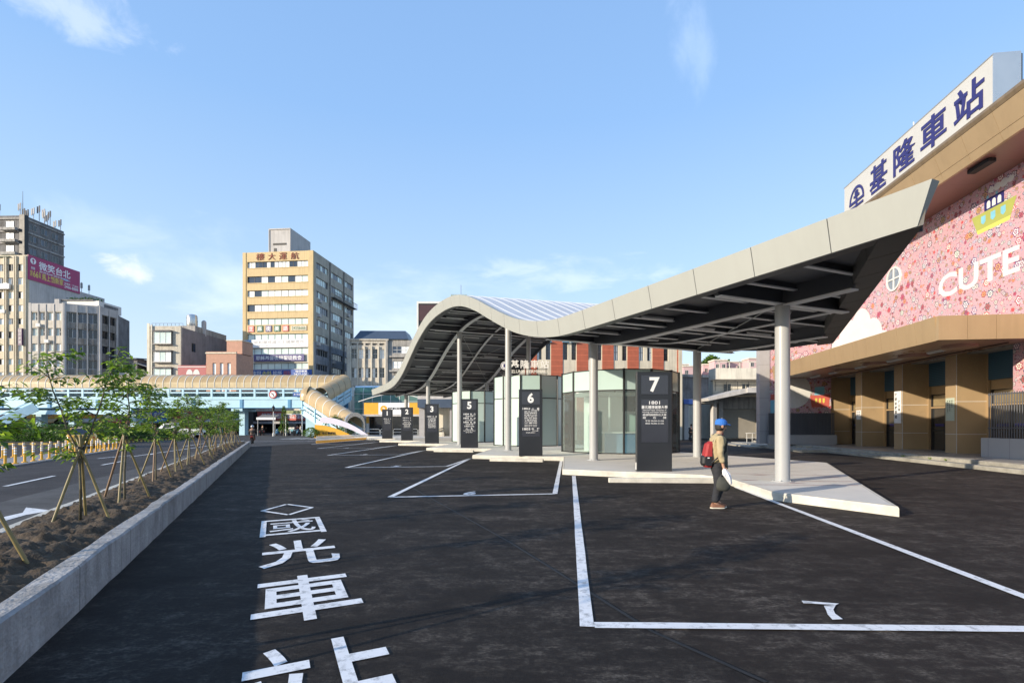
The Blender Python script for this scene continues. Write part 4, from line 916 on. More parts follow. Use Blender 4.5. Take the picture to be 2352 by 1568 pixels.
for i in range(30):
    for j in range(10):
        x = 40 + 150 * i / 29; y = 225 + 14 * j; z = 12 + 15 * math.sin(PI * min(1, j / 8)) * (.75 + .3 * math.sin(i * .55 + 1.0)) + 2 * NZ.noise((x * .05, y * .05, 2)); g.append((x, y, max(-1, z if 0 < j else -1)))
hb.add(g, [(i*10+j, (i+1)*10+j, (i+1)*10+j+1, i*10+j+1) for i in range(29) for j in range(9)]).build("hill", M['hill'], smooth=True, kind='structure')
rr = random.Random(8)
HN = ["tallest pink house on the hillside, at the right beside the wing wall", "pale pink house low on the hillside behind the column", "pink house with flat roof near the hilltop tree", "pink block in the middle of the hillside row", "small pink house under the railing line", "far left pink house beside the brick building corner"]
for i, (px, py, w, h) in enumerate(((1735, 824, 5, 9), (1590, 842, 7, 6), (1655, 828, 5, 7), (1690, 832, 8, 6), (1640, 838, 9, 5), (1568, 838, 5, 7))):
    Y = 205 + i * 3; p = at(px, py, Y); t = T("hillside_house", HN[i], "house", (p.x, Y, 0), 0, "pink houses on the hillside")
    MB().box(-w/2, w/2, 0, 6, 0, p.z).build("wall", M['pinkhouse'], t)
    MB().box(-w/2 - .3, w/2 + .3, -.3, 6.3, p.z, p.z + .5).build("roof", M['cream'], t)
    for q in range(2): window(t, -w/2 + .6 + q * w/2, -w/2 + 1.9 + q * w/2, p.z - 3, p.z - 1.4, -.02, M['windark'], M['offwhite'], 2)
# ---------------------------------------------------------------- city blocks behind the footbridge
def side(W): return Matrix.Translation((W, 0, 0)) @ Matrix.Rotation(PI / 2, 4, 'Z')
PAL = [M['winpale'], M['winpale'], M['winteal'], M['windark']]; DRK = [M['windark'], M['winblue'], M['windark']]
# tan office block
t, W = fr("office_block", "tall tan office block with ribbon windows and rust red characters along its parapet", "building", -57.5, -41.8, 111.6, 110.0)
Hh = 38.4; DP = 21.0; ZB = [(35.1, 36.4), (31.9, 33.3), (28.95, 30.3), (25.8, 27.3), (22.95, 24.3), (19.65, 21.0), (16.65, 18.0), (13.5, 14.8), (10.4, 11.7)]
b = MB(); b.box(.3, W - .3, .35, DP, 0, Hh - .3, 2); op = [(1.0, W - 1.2, a, c) for a, c in ZB]
holed(b, 0, W, 19.3, Hh, op, 0, .35, 0); holed(b, 0, W, 4.6, 19.3, op, 0, .35, 1); b.box(0, .9, 0, .35, 0, 4.6, 1); b.box(W - .9, W, 0, .35, 0, 4.6, 1)
b.box(W - 1.05, W, -.16, -.001, 4.6, Hh, 0); b.box(0, .75, -.10, -.001, 19.3, Hh, 0)
for a, c in ZB[:5]: b.box(1.0, W - 1.2, -.06, -.001, a - .2, a - .06, 0)
SWN = [(1.3, 6.8), (8.4, 14.6), (15.4, 20.4)]; MS = side(W)
b.M = MS; ops = [(a, c, z0 - .1, z1) for a, c in SWN for z0, z1 in ZB if z0 > 12]
holed(b, .36, DP, 19.3, Hh, ops, 0, .29, 3); holed(b, .36, DP, 0, 19.3, ops, 0, .29, 4); b.M = None
b.build("wall", [M['tanwall'], M['cream'], M['concC'], M['tanside'], M['greyside']], t)
for i, (a, c) in enumerate(ZB): window(t, 1.0, W - 1.2, a, c, .3, [M['winblue'], M['winpale'], M['winpale']] if i == 0 else ([M['winpale'], M['winpale'], M['winteal'], M['winblue']] if i < 4 else [M['winteal']]), M['concC'], 16 if i == 0 else 9, 0, .07)
for a, c in SWN:
    for i, (z0, z1) in enumerate(ZB[:-1]): window(t, a, c, z0 - .1, z1, .25, [M['winblue'], M['winteal']] if i < 6 else DRK, M['plaster'], 5, 0, .08, MS)
b = MB(MS)
for x in (7.6, 15.0): b.box(x - .12, x + .12, -.2, -.002, 2, Hh - .2)
b.build("drain_pipe", M['concC'], t)
b = MB(MS); b.box(8.2, 21.2, -.9, -.01, 30.5, 30.6)
for i in range(21): b.box(8.2 + .64 * i, 8.26 + .64 * i, -.9, -.84, 30.6, 31.7)
b.box(8.2, 21.2, -.9, -.84, 31.7, 31.8); b.build("rusty_balcony", M['concC'], t)
b = MB(); b.box(2.9, 8.0, 5, 14, Hh - .3, 45.0, 0); b.box(3.9, 7.0, 4.93, 4.995, 41.6, 42.0, 1); b.box(4.1, 4.7, 4.93, 4.995, 39.4, 40.9, 1); b.box(2.9, 3.1, 4.85, 4.99, Hh, 45, 0); b.box(7.8, 8.0, 4.85, 4.99, Hh, 45, 0); b.box(2.9, 8.0, 4.85, 14, 45, 45.25, 0); b.build("roof_tower", [M['plaster'], M['black']], t)
b = MB()
for ch, x0, x1 in (("樓", 3.05, 4.87), ("大", 5.74, 7.36), ("運", 8.2, 9.9), ("航", 10.8, 12.55)): b.text(ch, ((x0 + x1) / 2, -.06, 37.4), (1, 0, 0), (0, 0, 1), x1 - x0, 1.45, .0, .05)
b.build("parapet_lettering", M['rust'], t)
def board(parent, name, x0, x1, z0, z1, y, m, items, tw=.12, M_=None):
    MB(M_).box(x0, x1, y - tw, y, z0, z1).build(name, m, parent)
    for (s, xa, xb, za, zb, mt, off) in items:
        b = MB(M_); b.text(s, ((xa + xb) / 2, y - tw - .015, (za + zb) / 2), (1, 0, 0), (0, 0, 1), xb - xa, zb - za, off); b.build("lettering", mt, parent)
for i, (ch, x0, mt) in enumerate((("芝", 1.3, M['redban']), ("麻", 3.25, M['green']), ("街", 5.2, M['violet']), ("美", 7.1, M['green']), ("語", 9.0, M['redban']))):
    board(t, "square_sign", x0, x0 + 1.3, 21.45, 22.75, -.02, mt, [(ch, x0 + .15, x0 + 1.15, 21.6, 22.6, M['white'], .01)])
board(t, "phone_sign", 10.9, 14.3, 21.6, 22.6, -.02, M['ivoryp'], [("24256666", 11.1, 14.1, 21.8, 22.45, M['green'], .01)])
board(t, "hall_sign", .4, 14.7, 18.1, 19.75, -.05, M['white'], [("耶和華見證人王國聚會所", 2.6, 13.9, 18.9, 19.55, M['grey'], .005), ("KINGDOM HALL OF JEHOVAH'S WITNESSES", 3.4, 13.2, 18.3, 18.62, M['grey'], .005)])
b = MB(); b.box(.45, 2.0, -.20, -.175, 18.12, 19.73, 0); b.text("JW", (1.2, -.215, 19.2), (1, 0, 0), (0, 0, 1), .8, .55, .02, 0, 1); b.text(".ORG", (1.2, -.215, 18.55), (1, 0, 0), (0, 0, 1), .9, .4, .01, 0, 1); b.build("blue_square", [mat("pale_blue_sign", (.16, .36, .70), .5), M['white']], t)
board(t, "church_sign", 2.7, 13.9, 15.15, 16.6, -.25, M['violet'], [("耶穌基督後期聖徒教會", 3.2, 13.4, 15.4, 16.3, M['white'], .01)])
board(t, "clinic_sign", .7, 15.6, 11.9, 13.35, -.25, M['bluesign'], [("佳冠", 2.2, 4.4, 12.1, 13.1, M['white'], .01), ("內科", 4.7, 6.7, 12.1, 13.1, M['txtyel'], .01), ("診所", 7.0, 9.0, 12.1, 13.1, M['white'], .01), ("眼科", 9.4, 11.0, 12.1, 13.1, M['redban'], .01), ("醫師專業", 12.0, 14.6, 12.75, 13.2, M['white'], .01), ("2427-1007", 11.6, 15.0, 12.1, 12.6, M['white'], .01)])
board(t, "pharmacy_sign", 3.6, 18.2, 2.65, 4.5, -.4, M['redban'], [("祥新藥局", 4.6, 9.0, 2.95, 4.2, M['white'], .01), ("免費調劑各大醫院慢性病連續處方箋", 9.3, 17.8, 3.0, 4.1, M['white'], .01)])
b = MB(); b.box(1, W - 1, .0, .34, 0, 4.5); b.build("arcade_shade", M['dark'], t)  # dark panel stands for the shade inside the arcade
board(t, "poster_box", 10.6, 12.3, .2, 2.1, -.6, M['white'], []); MB().box(10.62, 12.28, -.745, -.722, .25, .8).build("poster_band", M['cyan'], t)
b = MB(); b.box(2.6, 16, -2.4, -.02, 2.35, 2.5, 0); b.box(2.6, 16, -2.4, -2.3, 1.95, 2.35, 1); b.build("awning", [M['concC'], M['plaster']], t)
rr = random.Random(12)
for i in range(7):
    z = ZB[2 + i % 5][0] - 1.0; y = (2.2, 10.0, 17.0)[i % 3] + rr.uniform(-1, 1); MB(MS).box(y, y + .9, -.5, -.003, z, z + .65).build('air_conditioner', M['plaster'], t)
# far left block with tower and banner
t, W = fr("ivory_apartment_block", "ivory tiled block at the far left edge with a dark weathered tower on its roof", "building", -113, -97.4, 105.6, 105.0)
Hh = 35.4; DP = 19
rowsz = [(32.6, 34.0), (29.9, 31.3), (27.1, 28.5), (24.5, 25.8), (21.9, 23.1), (19.1, 20.5), (16.5, 17.8), (13.8, 15.0), (11.0, 12.3), (8, 9.4)]
cols = [(W - 2.1 - 2.02 * i, W - .85 - 2.02 * i) for i in range(7)]
b = MB(); b.box(.3, W - .02, .4, 12.1, 0, Hh, 1); b.box(2, W - .02, 12.1, DP, 0, 31.6, 1); b.box(.3, W - .3, .4, 1, Hh, Hh + .4, 0)
holed(b, 0, W, 4, Hh + .4, [(a, c, z0, z1) for a, c in cols for z0, z1 in rowsz], 0, .4, 0); b.build("wall", [M['ivory'], M['plaster']], t)
for a, c in cols:
    MB().box(c + .18, c + .34, -.28, -.001, 4, Hh + .2).build("pilaster", M['ivoryp'], t); MB().box(c + .56, c + .72, -.28, -.001, 4, Hh + .2).build("pilaster", M['ivoryp'], t)
for a, c in cols[:4]:
    for z0, z1 in rowsz: window(t, a, c, z0, z1, .2, PAL, M['offwhite'], 2, 0, .06)
for (x, z) in ((W - 4.6, 30.3), (W - 5.2, 25.0), (W - 2.6, 11.0)): MB().box(x, x + .9, -.5, -.02, z - .9, z - .2).build("air_conditioner", M['offwhite'], t)
MB().box(W - 6.4, W - 3.2, -.7, -.3, 28.9, 29.9).build("white_sign", M['white'], t)
b = MB(); b.box(W - 1.35, W - .55, -.6, -.3, 17.6, 21.0, 0)
for i, ch in enumerate("日欣旅館"): b.text(ch, (W - .95, -.62, 20.5 - .75 * i), (1, 0, 0), (0, 0, 1), .5, .55, .01, 0, 1)
b.build("vertical_sign", [mat("purple_sign", (.06, .02, .10), .5), M['offwhite']], t)
b = MB(); xt = W - 2.6
b.box(.5, xt, 2, 11, Hh, 44.6, 0)
for z in (36.4, 38.8, 41.2, 43.8): b.box(.4, xt + .15, 1.8, 11.1, z, z + .28, 1)
b.box(xt - .9, xt + .2, 1.75, 2.6, Hh, 44.7, 2)
b.build("roof_tower", [M['concC'], M['concB'], M['black']], t)
for z in (37.0, 39.6, 42.0):
    window(t, xt - 4.0, xt - 2.2, z, z + 1.5, 1.98, M['winpale'], M['concB'], 2); MB().box(xt - 4.4, xt - 1.2, 1.1, 1.78, z - .6, z - .05).build("balcony", M['concB'], t)
    for q in range(3): window(t, 3.0 + 2.5 * q, 4.6 + 2.5 * q, z, z + 1.3, -.02, DRK, M['concB'], 2, 0, .06, side(xt))
b = MB(); b.loft([[(1, 2.0, 36.3), (xt - 1, 2.0, 36.3)], [(1, -.4, 35.5), (xt - 1, -.4, 35.5)]], False); b.box(1, xt - 1, -.4, 2, 35.40, 35.44); b.build("awning", mat("pale_green_sheet", (.33, .42, .36), .6), t)
board(t, "banner", .05, 12.1, 31.0, 35.95, -.02, M['magenta'], [("微笑台北", 2.30, 9.66, 33.55, 35.3, M['white'], .018), ("馬上搬新家", 2.99, 7.93, 31.65, 33.0, M['txtyel'], .01), ("66", 1.09, 2.18, 31.75, 33.05, M['txtyel'], .01), ("自備", 0.46, 0.92, 31.8, 33.0, M['txtyel'], .01), ("萬起", 2.30, 2.76, 31.8, 33.0, M['txtyel'], .01), ("買得起就買的起", 2.42, 8.05, 33.05, 33.4, M['white'], .01), ("2466-8888", 8.16, 11.61, 31.4, 32.05, M['white'], .01), ("安樂路・麥金路", 8.16, 11.61, 32.15, 32.55, M['white'], .01), ("李家路", 0.63, 1.49, 33.2, 33.75, M['white'], .01)], .12, side(W - .02))
MS = side(W - .02); b = MB(MS); b.cyl((1.1, -.14, 34.9), (1.1, -.16, 34.9), .62, n=24, m=0); b.poly([(1.1, -.17, 35.4), (.75, -.17, 34.95), (1.45, -.17, 34.95)], 1); b.box(1.0, 1.2, -.175, -.165, 34.4, 34.95, 1); b.build("banner_emblem", [M['white'], M['magenta']], t)
b = MB(MS); b.poly([(7.3, -.16, 33.25), (8.7, -.16, 33.4), (9.7, -.16, 33.1), (8.4, -.16, 32.85)], 0); b.build("banner_blob", [mat("multi_print", (.35, .42, .55), .5, .4, 3)], t)
rr = random.Random(5)
ants = [(W - 9 + 1.15 * i, 3 + (i * 5 % 7)) for i in range(6)] + [(xt - .3, 3 + 1.25 * i) for i in range(7)]
for i, (x, y) in enumerate(ants):
    h = rr.uniform(1.2, 3.2); b = MB(); b.cyl((x, y, 44.8), (x, y, 44.8 + h), .06, n=6)
    for q in range(2): b.box(x - .32 + .42 * q, x - .1 + .42 * q, y - .25, y - .1, 44.8 + h - 1.5 + .3 * q, 44.8 + h - .1 + .2 * q)
    b.build("antenna", M['plaster'] if i % 2 else M['concC'], t)
b = MB(); b.cyl((xt - 2.4, 4, 44.8), (xt - 2.4, 4, 50.5), .07, .03, 6); b.build("lightning_rod", M['concC'], t)
b = MB()
for y in (14, 16): b.cyl((W - 1.2, y, 31.6), (W - 1.2, y, 34.2), .06, n=6); b.box(W - 1.4, W - 1.0, y - .1, y + .1, 32.8, 34.0)
b.build("mast", M['plaster'], t)
# grey corner block in front of it
A = Vector((-90.5, 98.0, 0)); t = T("corner_office_block", "grimy grey concrete corner block with chamfered faces below the magenta banner", "building", A)
FCE = [((-90.5, 98.0), (-84.0, 98.0)), ((-84.0, 98.0), (-79.2, 100.4)), ((-79.2, 100.4), (-79.0, 104.6))]
Hh = 24.4; rz_ = [(21.3, 22.8), (18.4, 19.85), (15.5, 16.95), (12.6, 14.0), (9.6, 11.1), (6.6, 8.1)]
NC = [[(.4, 1.5), (1.9, 2.85), (3.4, 4.4), (4.9, 5.9)], [(.5, 1.88), (2.02, 3.42), (3.56, 4.95)], [(.6, 1.9), (2.3, 3.6)]]
wb = MB(); core = [(-90.4, 98.4), (-84.1, 98.4), (-79.7, 100.7), (-79.5, 104.5), (-82, 112), (-90.4, 112)]
wb.prism([(p[0] - A.x, p[1] - A.y) for p in core], 0, Hh - .5, 2)
for k, (p, q) in enumerate(FCE):
    d = Vector(q) - Vector(p); L_ = d.length; MM = Matrix.Translation((p[0] - A.x, p[1] - A.y, 0)) @ Matrix.Rotation(math.atan2(d.y, d.x), 4, 'Z')
    wb.M = MM; holed(wb, .05, L_ - .05, 3.5, Hh, [(a, c, z0 - (.3 if k == 1 else 0), z1) for a, c in NC[k] for z0, z1 in rz_], 0, .34, 4 if k else 0)
    wb.box(-.12, .34, -.1, -.001, 3.5, Hh + .15, 3); wb.box(L_ - .34, L_ + .1, -.1, -.001, 3.5, Hh + .15, 3)
    wb.box(.35, L_ - .35, -.07, -.002, Hh - 1.45, Hh + .05, 3)
    for i in range(len(NC[k]) - 1): xm = (NC[k][i][1] + NC[k][i + 1][0]) / 2; wb.box(xm - .09, xm + .09, -.16, -.08, 3.5, Hh - .1, 3)
    wb.M = None
    for a, c in NC[k]:
        for z0, z1 in [(q0 - (.3 if k == 1 else 0), q1) for q0, q1 in rz_]: window(t, a, c, z0, z1, .28, PAL if k == 0 else DRK, M['offwhite'] if k != 2 else M['black'], 2, 1 if k != 1 else 0, .06, MM)
wb.build("wall", [M['concA'], M['concB'], M['concC'], M['plaster'], mat('dirty_shaded_concrete', (.25, .235, .215), .88, .25, .7, streak=.8, grime=.55)], t)  # turned faces: dirt plus shade, both put into the dark concrete colour
for (x, z) in ((1.6, 20.6), (4.7, 14.6), (3.2, 17.6)): MB().box(x, x + .8, -.55, -.18, z - .6, z).build("air_conditioner", M["offwhite"], t)
b = MB(); b.box(3.2, 10.5, 3.2, 9, Hh - .4, Hh + 1.3, 0); b.box(3.0, 9.5, 3.0, 6, Hh + 1.3, Hh + 1.55, 1); b.box(2.4, 3.3, 2.6, 3.4, Hh + .2, Hh + 1.5, 2); b.box(8.3, 10.6, 4.5, 8, Hh - .3, Hh + .9, 1); b.build("roof_shed", [M['offwhite'], M['concC'], M['plaster']], t)
b = MB(); rr = random.Random(2)
for i in range(420):
    p = Vector((rr.uniform(4.2, 9.5), rr.uniform(3.2, 5.8), Hh + 1.55 + abs(rr.gauss(0, .3)))); u_ = Vector((rr.uniform(-1, 1), rr.uniform(-1, 1), rr.uniform(-.3, .6))) * .22; v_ = Vector((rr.uniform(-1, 1), rr.uniform(-1, 1), rr.uniform(-.3, .6))) * .16; b.poly([p - u_, p - v_, p + u_, p + v_])
b.build("roof_plants", M['hedgeb'], t)
# sheds between
t, W = fr("dark_sheds", "low dark sheds with lean-to roofs between the two grey blocks", "shed", -79.5, -70.2, 103, 103)
b = MB(); b.box(0, 5.6, 0, 8, 0, 14.8, 0); b.loft([[(-.3, -.6, 15.0), (5.9, -.6, 14.6), (5.9, 8, 15.3), (-.3, 8, 15.7)], [(-.3, -.6, 15.2), (5.9, -.6, 14.8), (5.9, 8, 15.5), (-.3, 8, 15.9)]], True, True, 1); b.box(5.6, W, .5, 8, 0, 12.2, 0); b.loft([[(5.4, -.2, 13.8), (W + .3, -.2, 12.4), (W + .3, 8, 12.4), (5.4, 8, 13.8)], [(5.4, -.2, 14.0), (W + .3, -.2, 12.6), (W + .3, 8, 12.6), (5.4, 8, 14.0)]], True, True, 1); b.build("wall", [M['concC'], M['bluerf']], t)
for x in (.6, 2.2, 3.8): window(t, x, x + 1.3, 12.4, 13.9, -.02, DRK, M['concC'], 2)
b = MB(); b.box(.2, 5.4, -.7, -.6, 11.2, 11.9); b.build("tarpaulin", M['plaster'], t); MB().box(W - 2, W - .8, -.5, -.1, 9.5, 10.6).build("blue_tank", M['cyan'], t)
# pebble-dashed house
t, W = fr("pebble_house", "pebble dashed four storey house with bay windows and a steel water tank on the roof", "building", -69.8, -63.4, 100, 100)
Hh = 20.6; DP = 16.5; wz = [(17.2, 19.5), (13.7, 15.7), (10.4, 12.5), (6.8, 9)]
b = MB(); b.box(.2, W - .2, .4, DP, 0, Hh - .6, 1); holed(b, 0, W, 3.5, Hh, [(1.5, 4.8, a, c) for a, c in wz], 0, .4, 0); b.box(.8, 1.05, -.25, -.001, 3.5, Hh + .2, 2); b.box(0, .5, -.12, -.002, 3.5, Hh + .5, 2)
b.M = side(W); so_ = [(3.4, 4.7, 16.2, 17.9), (8.2, 9.4, 15.2, 16.9), (11.2, 12.3, 14.8, 16.2), (3.4, 4.6, 11.6, 13.2), (8, 9.2, 11.2, 13)]; holed(b, .41, DP, 0, Hh - .2, so_, 0, .19, 1); b.M = None
b.build("wall", [M['pebble'], mat("mauve_plaster", (.24, .215, .22), .85, .12, .5, streak=.35, grime=.3), M['cream']], t)
for a, c in wz:
    window(t, 1.5, 4.8, a, c, -.35, [M['winteal'], M['winpale']], M['offwhite'], 3, 0, .08); MB().box(1.35, 4.95, -.75, -.01, c, c + .2).build("hood", M['concC'], t); MB().box(1.4, 4.9, -.6, -.01, a - .18, a).build("sill", M['concB'], t)
for o in so_: window(t, *o, .1, DRK, M['black'], 2, 0, .06, side(W))
b = MB(); b.lathe([(.95, 21.6), (1.0, 21.7), (1.0, 23.8), (.85, 24.05), (.3, 24.2)], 4.6, 6.5, 20)
for z in (22.2, 22.8, 23.3): b.lathe([(1.03, z), (1.03, z + .06)], 4.6, 6.5, 20)
o = b.build("water_tank", M['chrome'], t); smooth_by_angle(o)
b = MB(); b.box(2.8, W - .3, 5, DP, Hh - .6, 21.6); b.build("roof_room", M['concB'], t); MB().lathe([(.45, 20), (.45, 23.0), (.2, 23.3)], 6.0, 8.2, 14).build("small_tank", M['plaster'], t)
b = MB()
for i in range(9): b.cyl((.2 + .75 * i, 1, Hh - .3), (.2 + .75 * i, 1, Hh + .7), .03, n=5)
b.bar((.2, 1, Hh + .7), (6.2, 1, Hh + .7), .05, .05); b.build("roof_rail", M['concC'], t)
t2 = T("red_billboard", "red and cream shop billboard on the roof edge beside the brick house", "billboard", (-63.0, 98.5, 0))
b = MB(); b.box(0, 5.3, 0, .3, 9.8, 12.9, 0); b.box(0, 5.3, -.05, -.005, 12.55, 12.7, 1)
for x in (2.2, 3.5): b.poly([(x + .62 * math.cos(PI*i/12), -.02, 11.2 + .95 * math.sin(PI*i/12)) for i in range(13)], 1)
b.build("panel", [mat("rose_sign", (.42, .13, .13), .6), M['offwhite']], t2); MB().box(5.3, 6.6, 0, .9, 9.8, 13.4).build("side_panel", M['red'], t2); MB().box(.3, 5.0, .3, .6, 0, 9.8).build("support_frame", M['dark'], t2)
# little brick house
t, W = fr("pink_brick_house", "small pink brick house with three narrow windows beside the tan office block", "building", -56.9, -51.2, 97.2, 97)
b = MB(); b.box(.2, W - .01, .3, 6, 0, 15.0, 0); wn_ = [(1.2, 1.85), (2.6, 3.25), (4.0, 4.65)]; holed(b, 0, W, 3, 15.3, [(a, c, 11.0, 13.2) for a, c in wn_] + [(a, c, 7.2, 9.2) for a, c in wn_], 0, .3, 0); b.box(-.1, W + .1, -.12, -.001, 14.9, 15.15, 1); b.box(2.6, W - .1, 2.2, 6, 15.16, 17.6, 0); b.box(2.5, W, 2.1, 6, 17.6, 17.8, 1); b.build("wall", [M['brickp'], M['ivoryp']], t)
for a, c in wn_:
    for z in (11.0, 7.2): window(t, a, c, z, z + 2.1, .2, [M['winpale'], M['windark']], M['offwhite'], 1, 1, .06)
b = MB()
for i in range(12): b.box(.3 + .42 * i, .34 + .42 * i, -.5, -.46, 10.2, 11.0)
b.box(.2, 5.4, -.5, -.45, 11.0, 11.05); b.box(.2, 5.4, -.5, 0, 10.1, 10.2); b.build("balcony", M['black'], t)
# building right of the tan block
t, W = fr("finned_office", "grey four storey office with thin vertical fins and a dark blue metal roof", "building", -36.4, -19.5, 115, 115.6)
Hh = 20.6; cl = [(1.05 + 1.52 * i, 2.15 + 1.52 * i) for i in range(5)]; rw = [(16.3, 18.4), (12.1, 14.3), (8, 10.2)]
b = MB(); b.box(.3, W, .4, 12, 0, Hh - .5, 1); holed(b, 0, 9, 3, Hh, [(a, c, z0, z1) for a, c in cl for z0, z1 in rw] + [(a, c, 19.2, 19.7) for a, c in cl], 0, .4, 0); holed(b, 9, W, 3, Hh, [(10, 13.8, z0, z1) for z0, z1 in ((17.5, 19.1), (14.2, 15.8), (11, 12.6))], .2, .39, 1)
for z in (16.6, 13.4, 10.2): b.box(9.3, W, -.3, .19, z, z + .35, 1)
b.box(-.3, 9.2, -.3, -.001, Hh - .3, Hh, 0); b.box(.1, .8, -.3, -.002, 3, Hh - .3, 0); b.box(8.6, 9.0, -.3, -.002, 3, Hh - .3, 1)
b.build("wall", [M['concA'], M['concB']], t)
for i in range(6): MB().box(.92 + 1.52 * i - .1, .92 + 1.52 * i + .1, -.35, -.003, 5, 19).build("fin", M['cream'], t)
for a, c in cl:
    for z0, z1 in rw: window(t, a, c, z0, z1, .3, [M['windark'], M['winpale'], M['windark']], M['offwhite'], 2, 1, .06)
for z0, z1 in ((17.5, 19.1), (14.2, 15.8), (11, 12.6)): window(t, 10, 13.8, z0, z1, .34, [M['winblue'], M['winpale']], M['offwhite'], 4, 1, .07)
b = MB(); b.loft([[(1.5, -.2, Hh), (13.5, -.2, Hh), (13.5, 9, Hh + .4), (1.5, 9, Hh + .4)], [(2.6, 1.5, Hh + 2.1), (12.6, 1.5, Hh + 2.1), (12.6, 8, Hh + 2.3), (2.6, 8, Hh + 2.3)]], True, True); b.build("roof", M['bluerf'], t)
# things peeping over the waved roof
t = T("roadside_billboard", "dark framed billboard rising behind the hump of the waved roof", "billboard", (-13.6, 76, 0))
b = MB(); b.box(0, 7, 0, .5, 11.5, 19.3, 0); b.box(-.25, 7.25, -.1, .6, 19.3, 19.6, 1); b.box(-.25, 0, -.1, .6, 11.5, 19.3, 1); b.box(.1, 6.9, -.06, -.01, 16.8, 19.1, 2); b.build("panel", [M['black'], M['offwhite'], mat("maroon_panel", (.06, .025, .03), .5)], t)
b = MB()
for x in (.8, 6.2): b.cyl((x, .25, 0), (x, .25, 11.5), .2, n=10)
b.build("post", M['plaster'], t)
b = MB(); b.box(.8, 1.1, -.6, -.05, 16.0, 16.3); b.cyl((.95, -.6, 16.1), (.95, -.9, 15.95), .12, n=8); b.build("camera_bracket", M['offwhite'], t)
t = T("distant_tower", "distant concrete tower with a mesh screened tank peeping over the waved roof", "building", (-14.6, 122, 0))
b = MB(); b.box(0, 4.4, 0, 6, 0, 30.6); b.build("wall", M['concB'], t)
b = MB()
for i in range(12): b.box(.3 + .32 * i, .5 + .32 * i, .4, .5, 30.6, 32.3)
b.box(.2, 4.2, .5, 5, 30.6, 32.1); b.build("tank_screen", mat("verdigris", (.33, .42, .38), .7, .2), t); MB().cyl((2.6, 1, 32.1), (2.6, 1, 34.6), .05, n=5).build("mast", M['concC'], t)
# ---------------------------------------------------------------- covered footbridge with its stair tube
fbr = T("footbridge", "covered footbridge with pale blue girders and an amber barrel roof across the street", "footbridge", (-60, 86, 0))
XL, XR = -48.0, 32.4
def barrel(w, h, straight, n=12):
    p = [(-w, 0), (-w, straight)]
    p += [(-w * math.cos(PI * i / (2 * n)), straight + (h - straight) * math.sin(PI * i / (2 * n))) for i in range(1, 2 * n)]
    return p + [(w, straight), (w, 0)]
BR = barrel(2.1, 2.2, .65)
b = MB(); nb_ = 40
for k in range(nb_):
    a = XL + (XR - XL) * k / nb_; c = XL + (XR - XL) * (k + 1) / nb_ - .02
    secs = [[(x, y, 7.66 + z) for y, z in BR] for x in (a, c)]
    for s_, m_ in (((0, 3), 1), ((2, len(BR) - 2), 0), ((len(BR) - 3, len(BR)), 1)): b.loft([q[s_[0]:s_[1]] for q in secs], False, False, m_)
o = b.build("barrel_roof", [M['gold'], M['goldlow']], fbr, smooth=True)
rbm = MB(); rbm.loft([[(x, y * k, (z + .0) * k2) for y, z in BR] for x, k, k2 in ((-.045, 1.0, 1.0), (-.045, 1.02, 1.015), (.045, 1.02, 1.015), (.045, 1.0, 1.0))], False)
locs = [(XL + 1.18 * i, 0, 7.66) for i in range(int((XR - XL) / 1.18))]
r0 = rbm.build("roof_rib", M['offwhite'], fbr, loc=locs[0]); rep(r0, locs[1:])
def beam(nm, z0, z1, y0, y1, m): return MB().box(XL, XR, y0, y1, z0, z1).build(nm, m, fbr)
beam("girder", 4.45, 5.75, -2.2, -1.9, M['skyblue']); beam("girder", 4.45, 5.75, 1.9, 2.2, M['midblue']); beam("deck", 5.75, 5.98, -2.3, 2.3, M['skyblue']); beam("girder_flange", 4.38, 4.449, -2.35, -1.75, M['midblue']); beam("eaves_gutter", 7.5, 7.659, -2.2, -1.95, M['concB'])
MB().box(XL, XR, -1.9, 1.9, 4.5, 4.6).build("girder_floor", M['midblue'], fbr)
for z in (7.3, 6.75, 5.99): beam("handrail", z, z + .2, -2.2, -2.08, M['skyblue'])
pb_ = MB().box(-.16, .16, -2.22, -2.0, 5.98, 7.5); lc = [(XL + 2.3 * i, 0, 0) for i in range(35)]; p0 = pb_.build("rail_post", M['skyblue'], fbr, loc=lc[0]); rep(p0, lc[1:])
sb_ = MB().box(-.22, .22, -2.32, -2.201, 4.45, 5.75); lc = [(XL + 7.7 * i + 3, 0, 0) for i in range(10)]; p0 = sb_.build("girder_stiffener", M['midblue'], fbr, loc=lc[0]); rep(p0, lc[1:])
beam("inner_wall", 6.0, 7.3, 2.05, 2.15, M['skyblue'])
for px in (-40, 96, 171, 311, 560):
    x = X_(px, 86) + 60; b = MB(); b.box(x - .45, x + .45, -.6, .6, 0, 3.9, 0); b.box(x - .9, x + .9, -2.2, 2.2, 3.9, 4.37, 0); b.build("pier", M['skyblue'], fbr)
MB().box(XL, X_(330, 86) + 60, -2.9, -2.4, 3.35, 4.0).build("lower_beam", M['skyblue'], fbr)
b = MB(); a = at(84, 934, 82) - Vector((-60, 86, 0)); c = at(-80, 1006, 79) - Vector((-60, 86, 0)); b.bar(a, c, .3, 1.3); b.build("stair_stringer", M['skyblue'], fbr); b = MB(); b.bar(a + Vector((0, .2, 1.3)), c + Vector((0, .2, 1.3)), .12, .14); b.bar(a + Vector((0, .2, .9)), c + Vector((0, .2, .9)), .1, .12); b.build("stair_handrail", M['skyblue'], fbr)
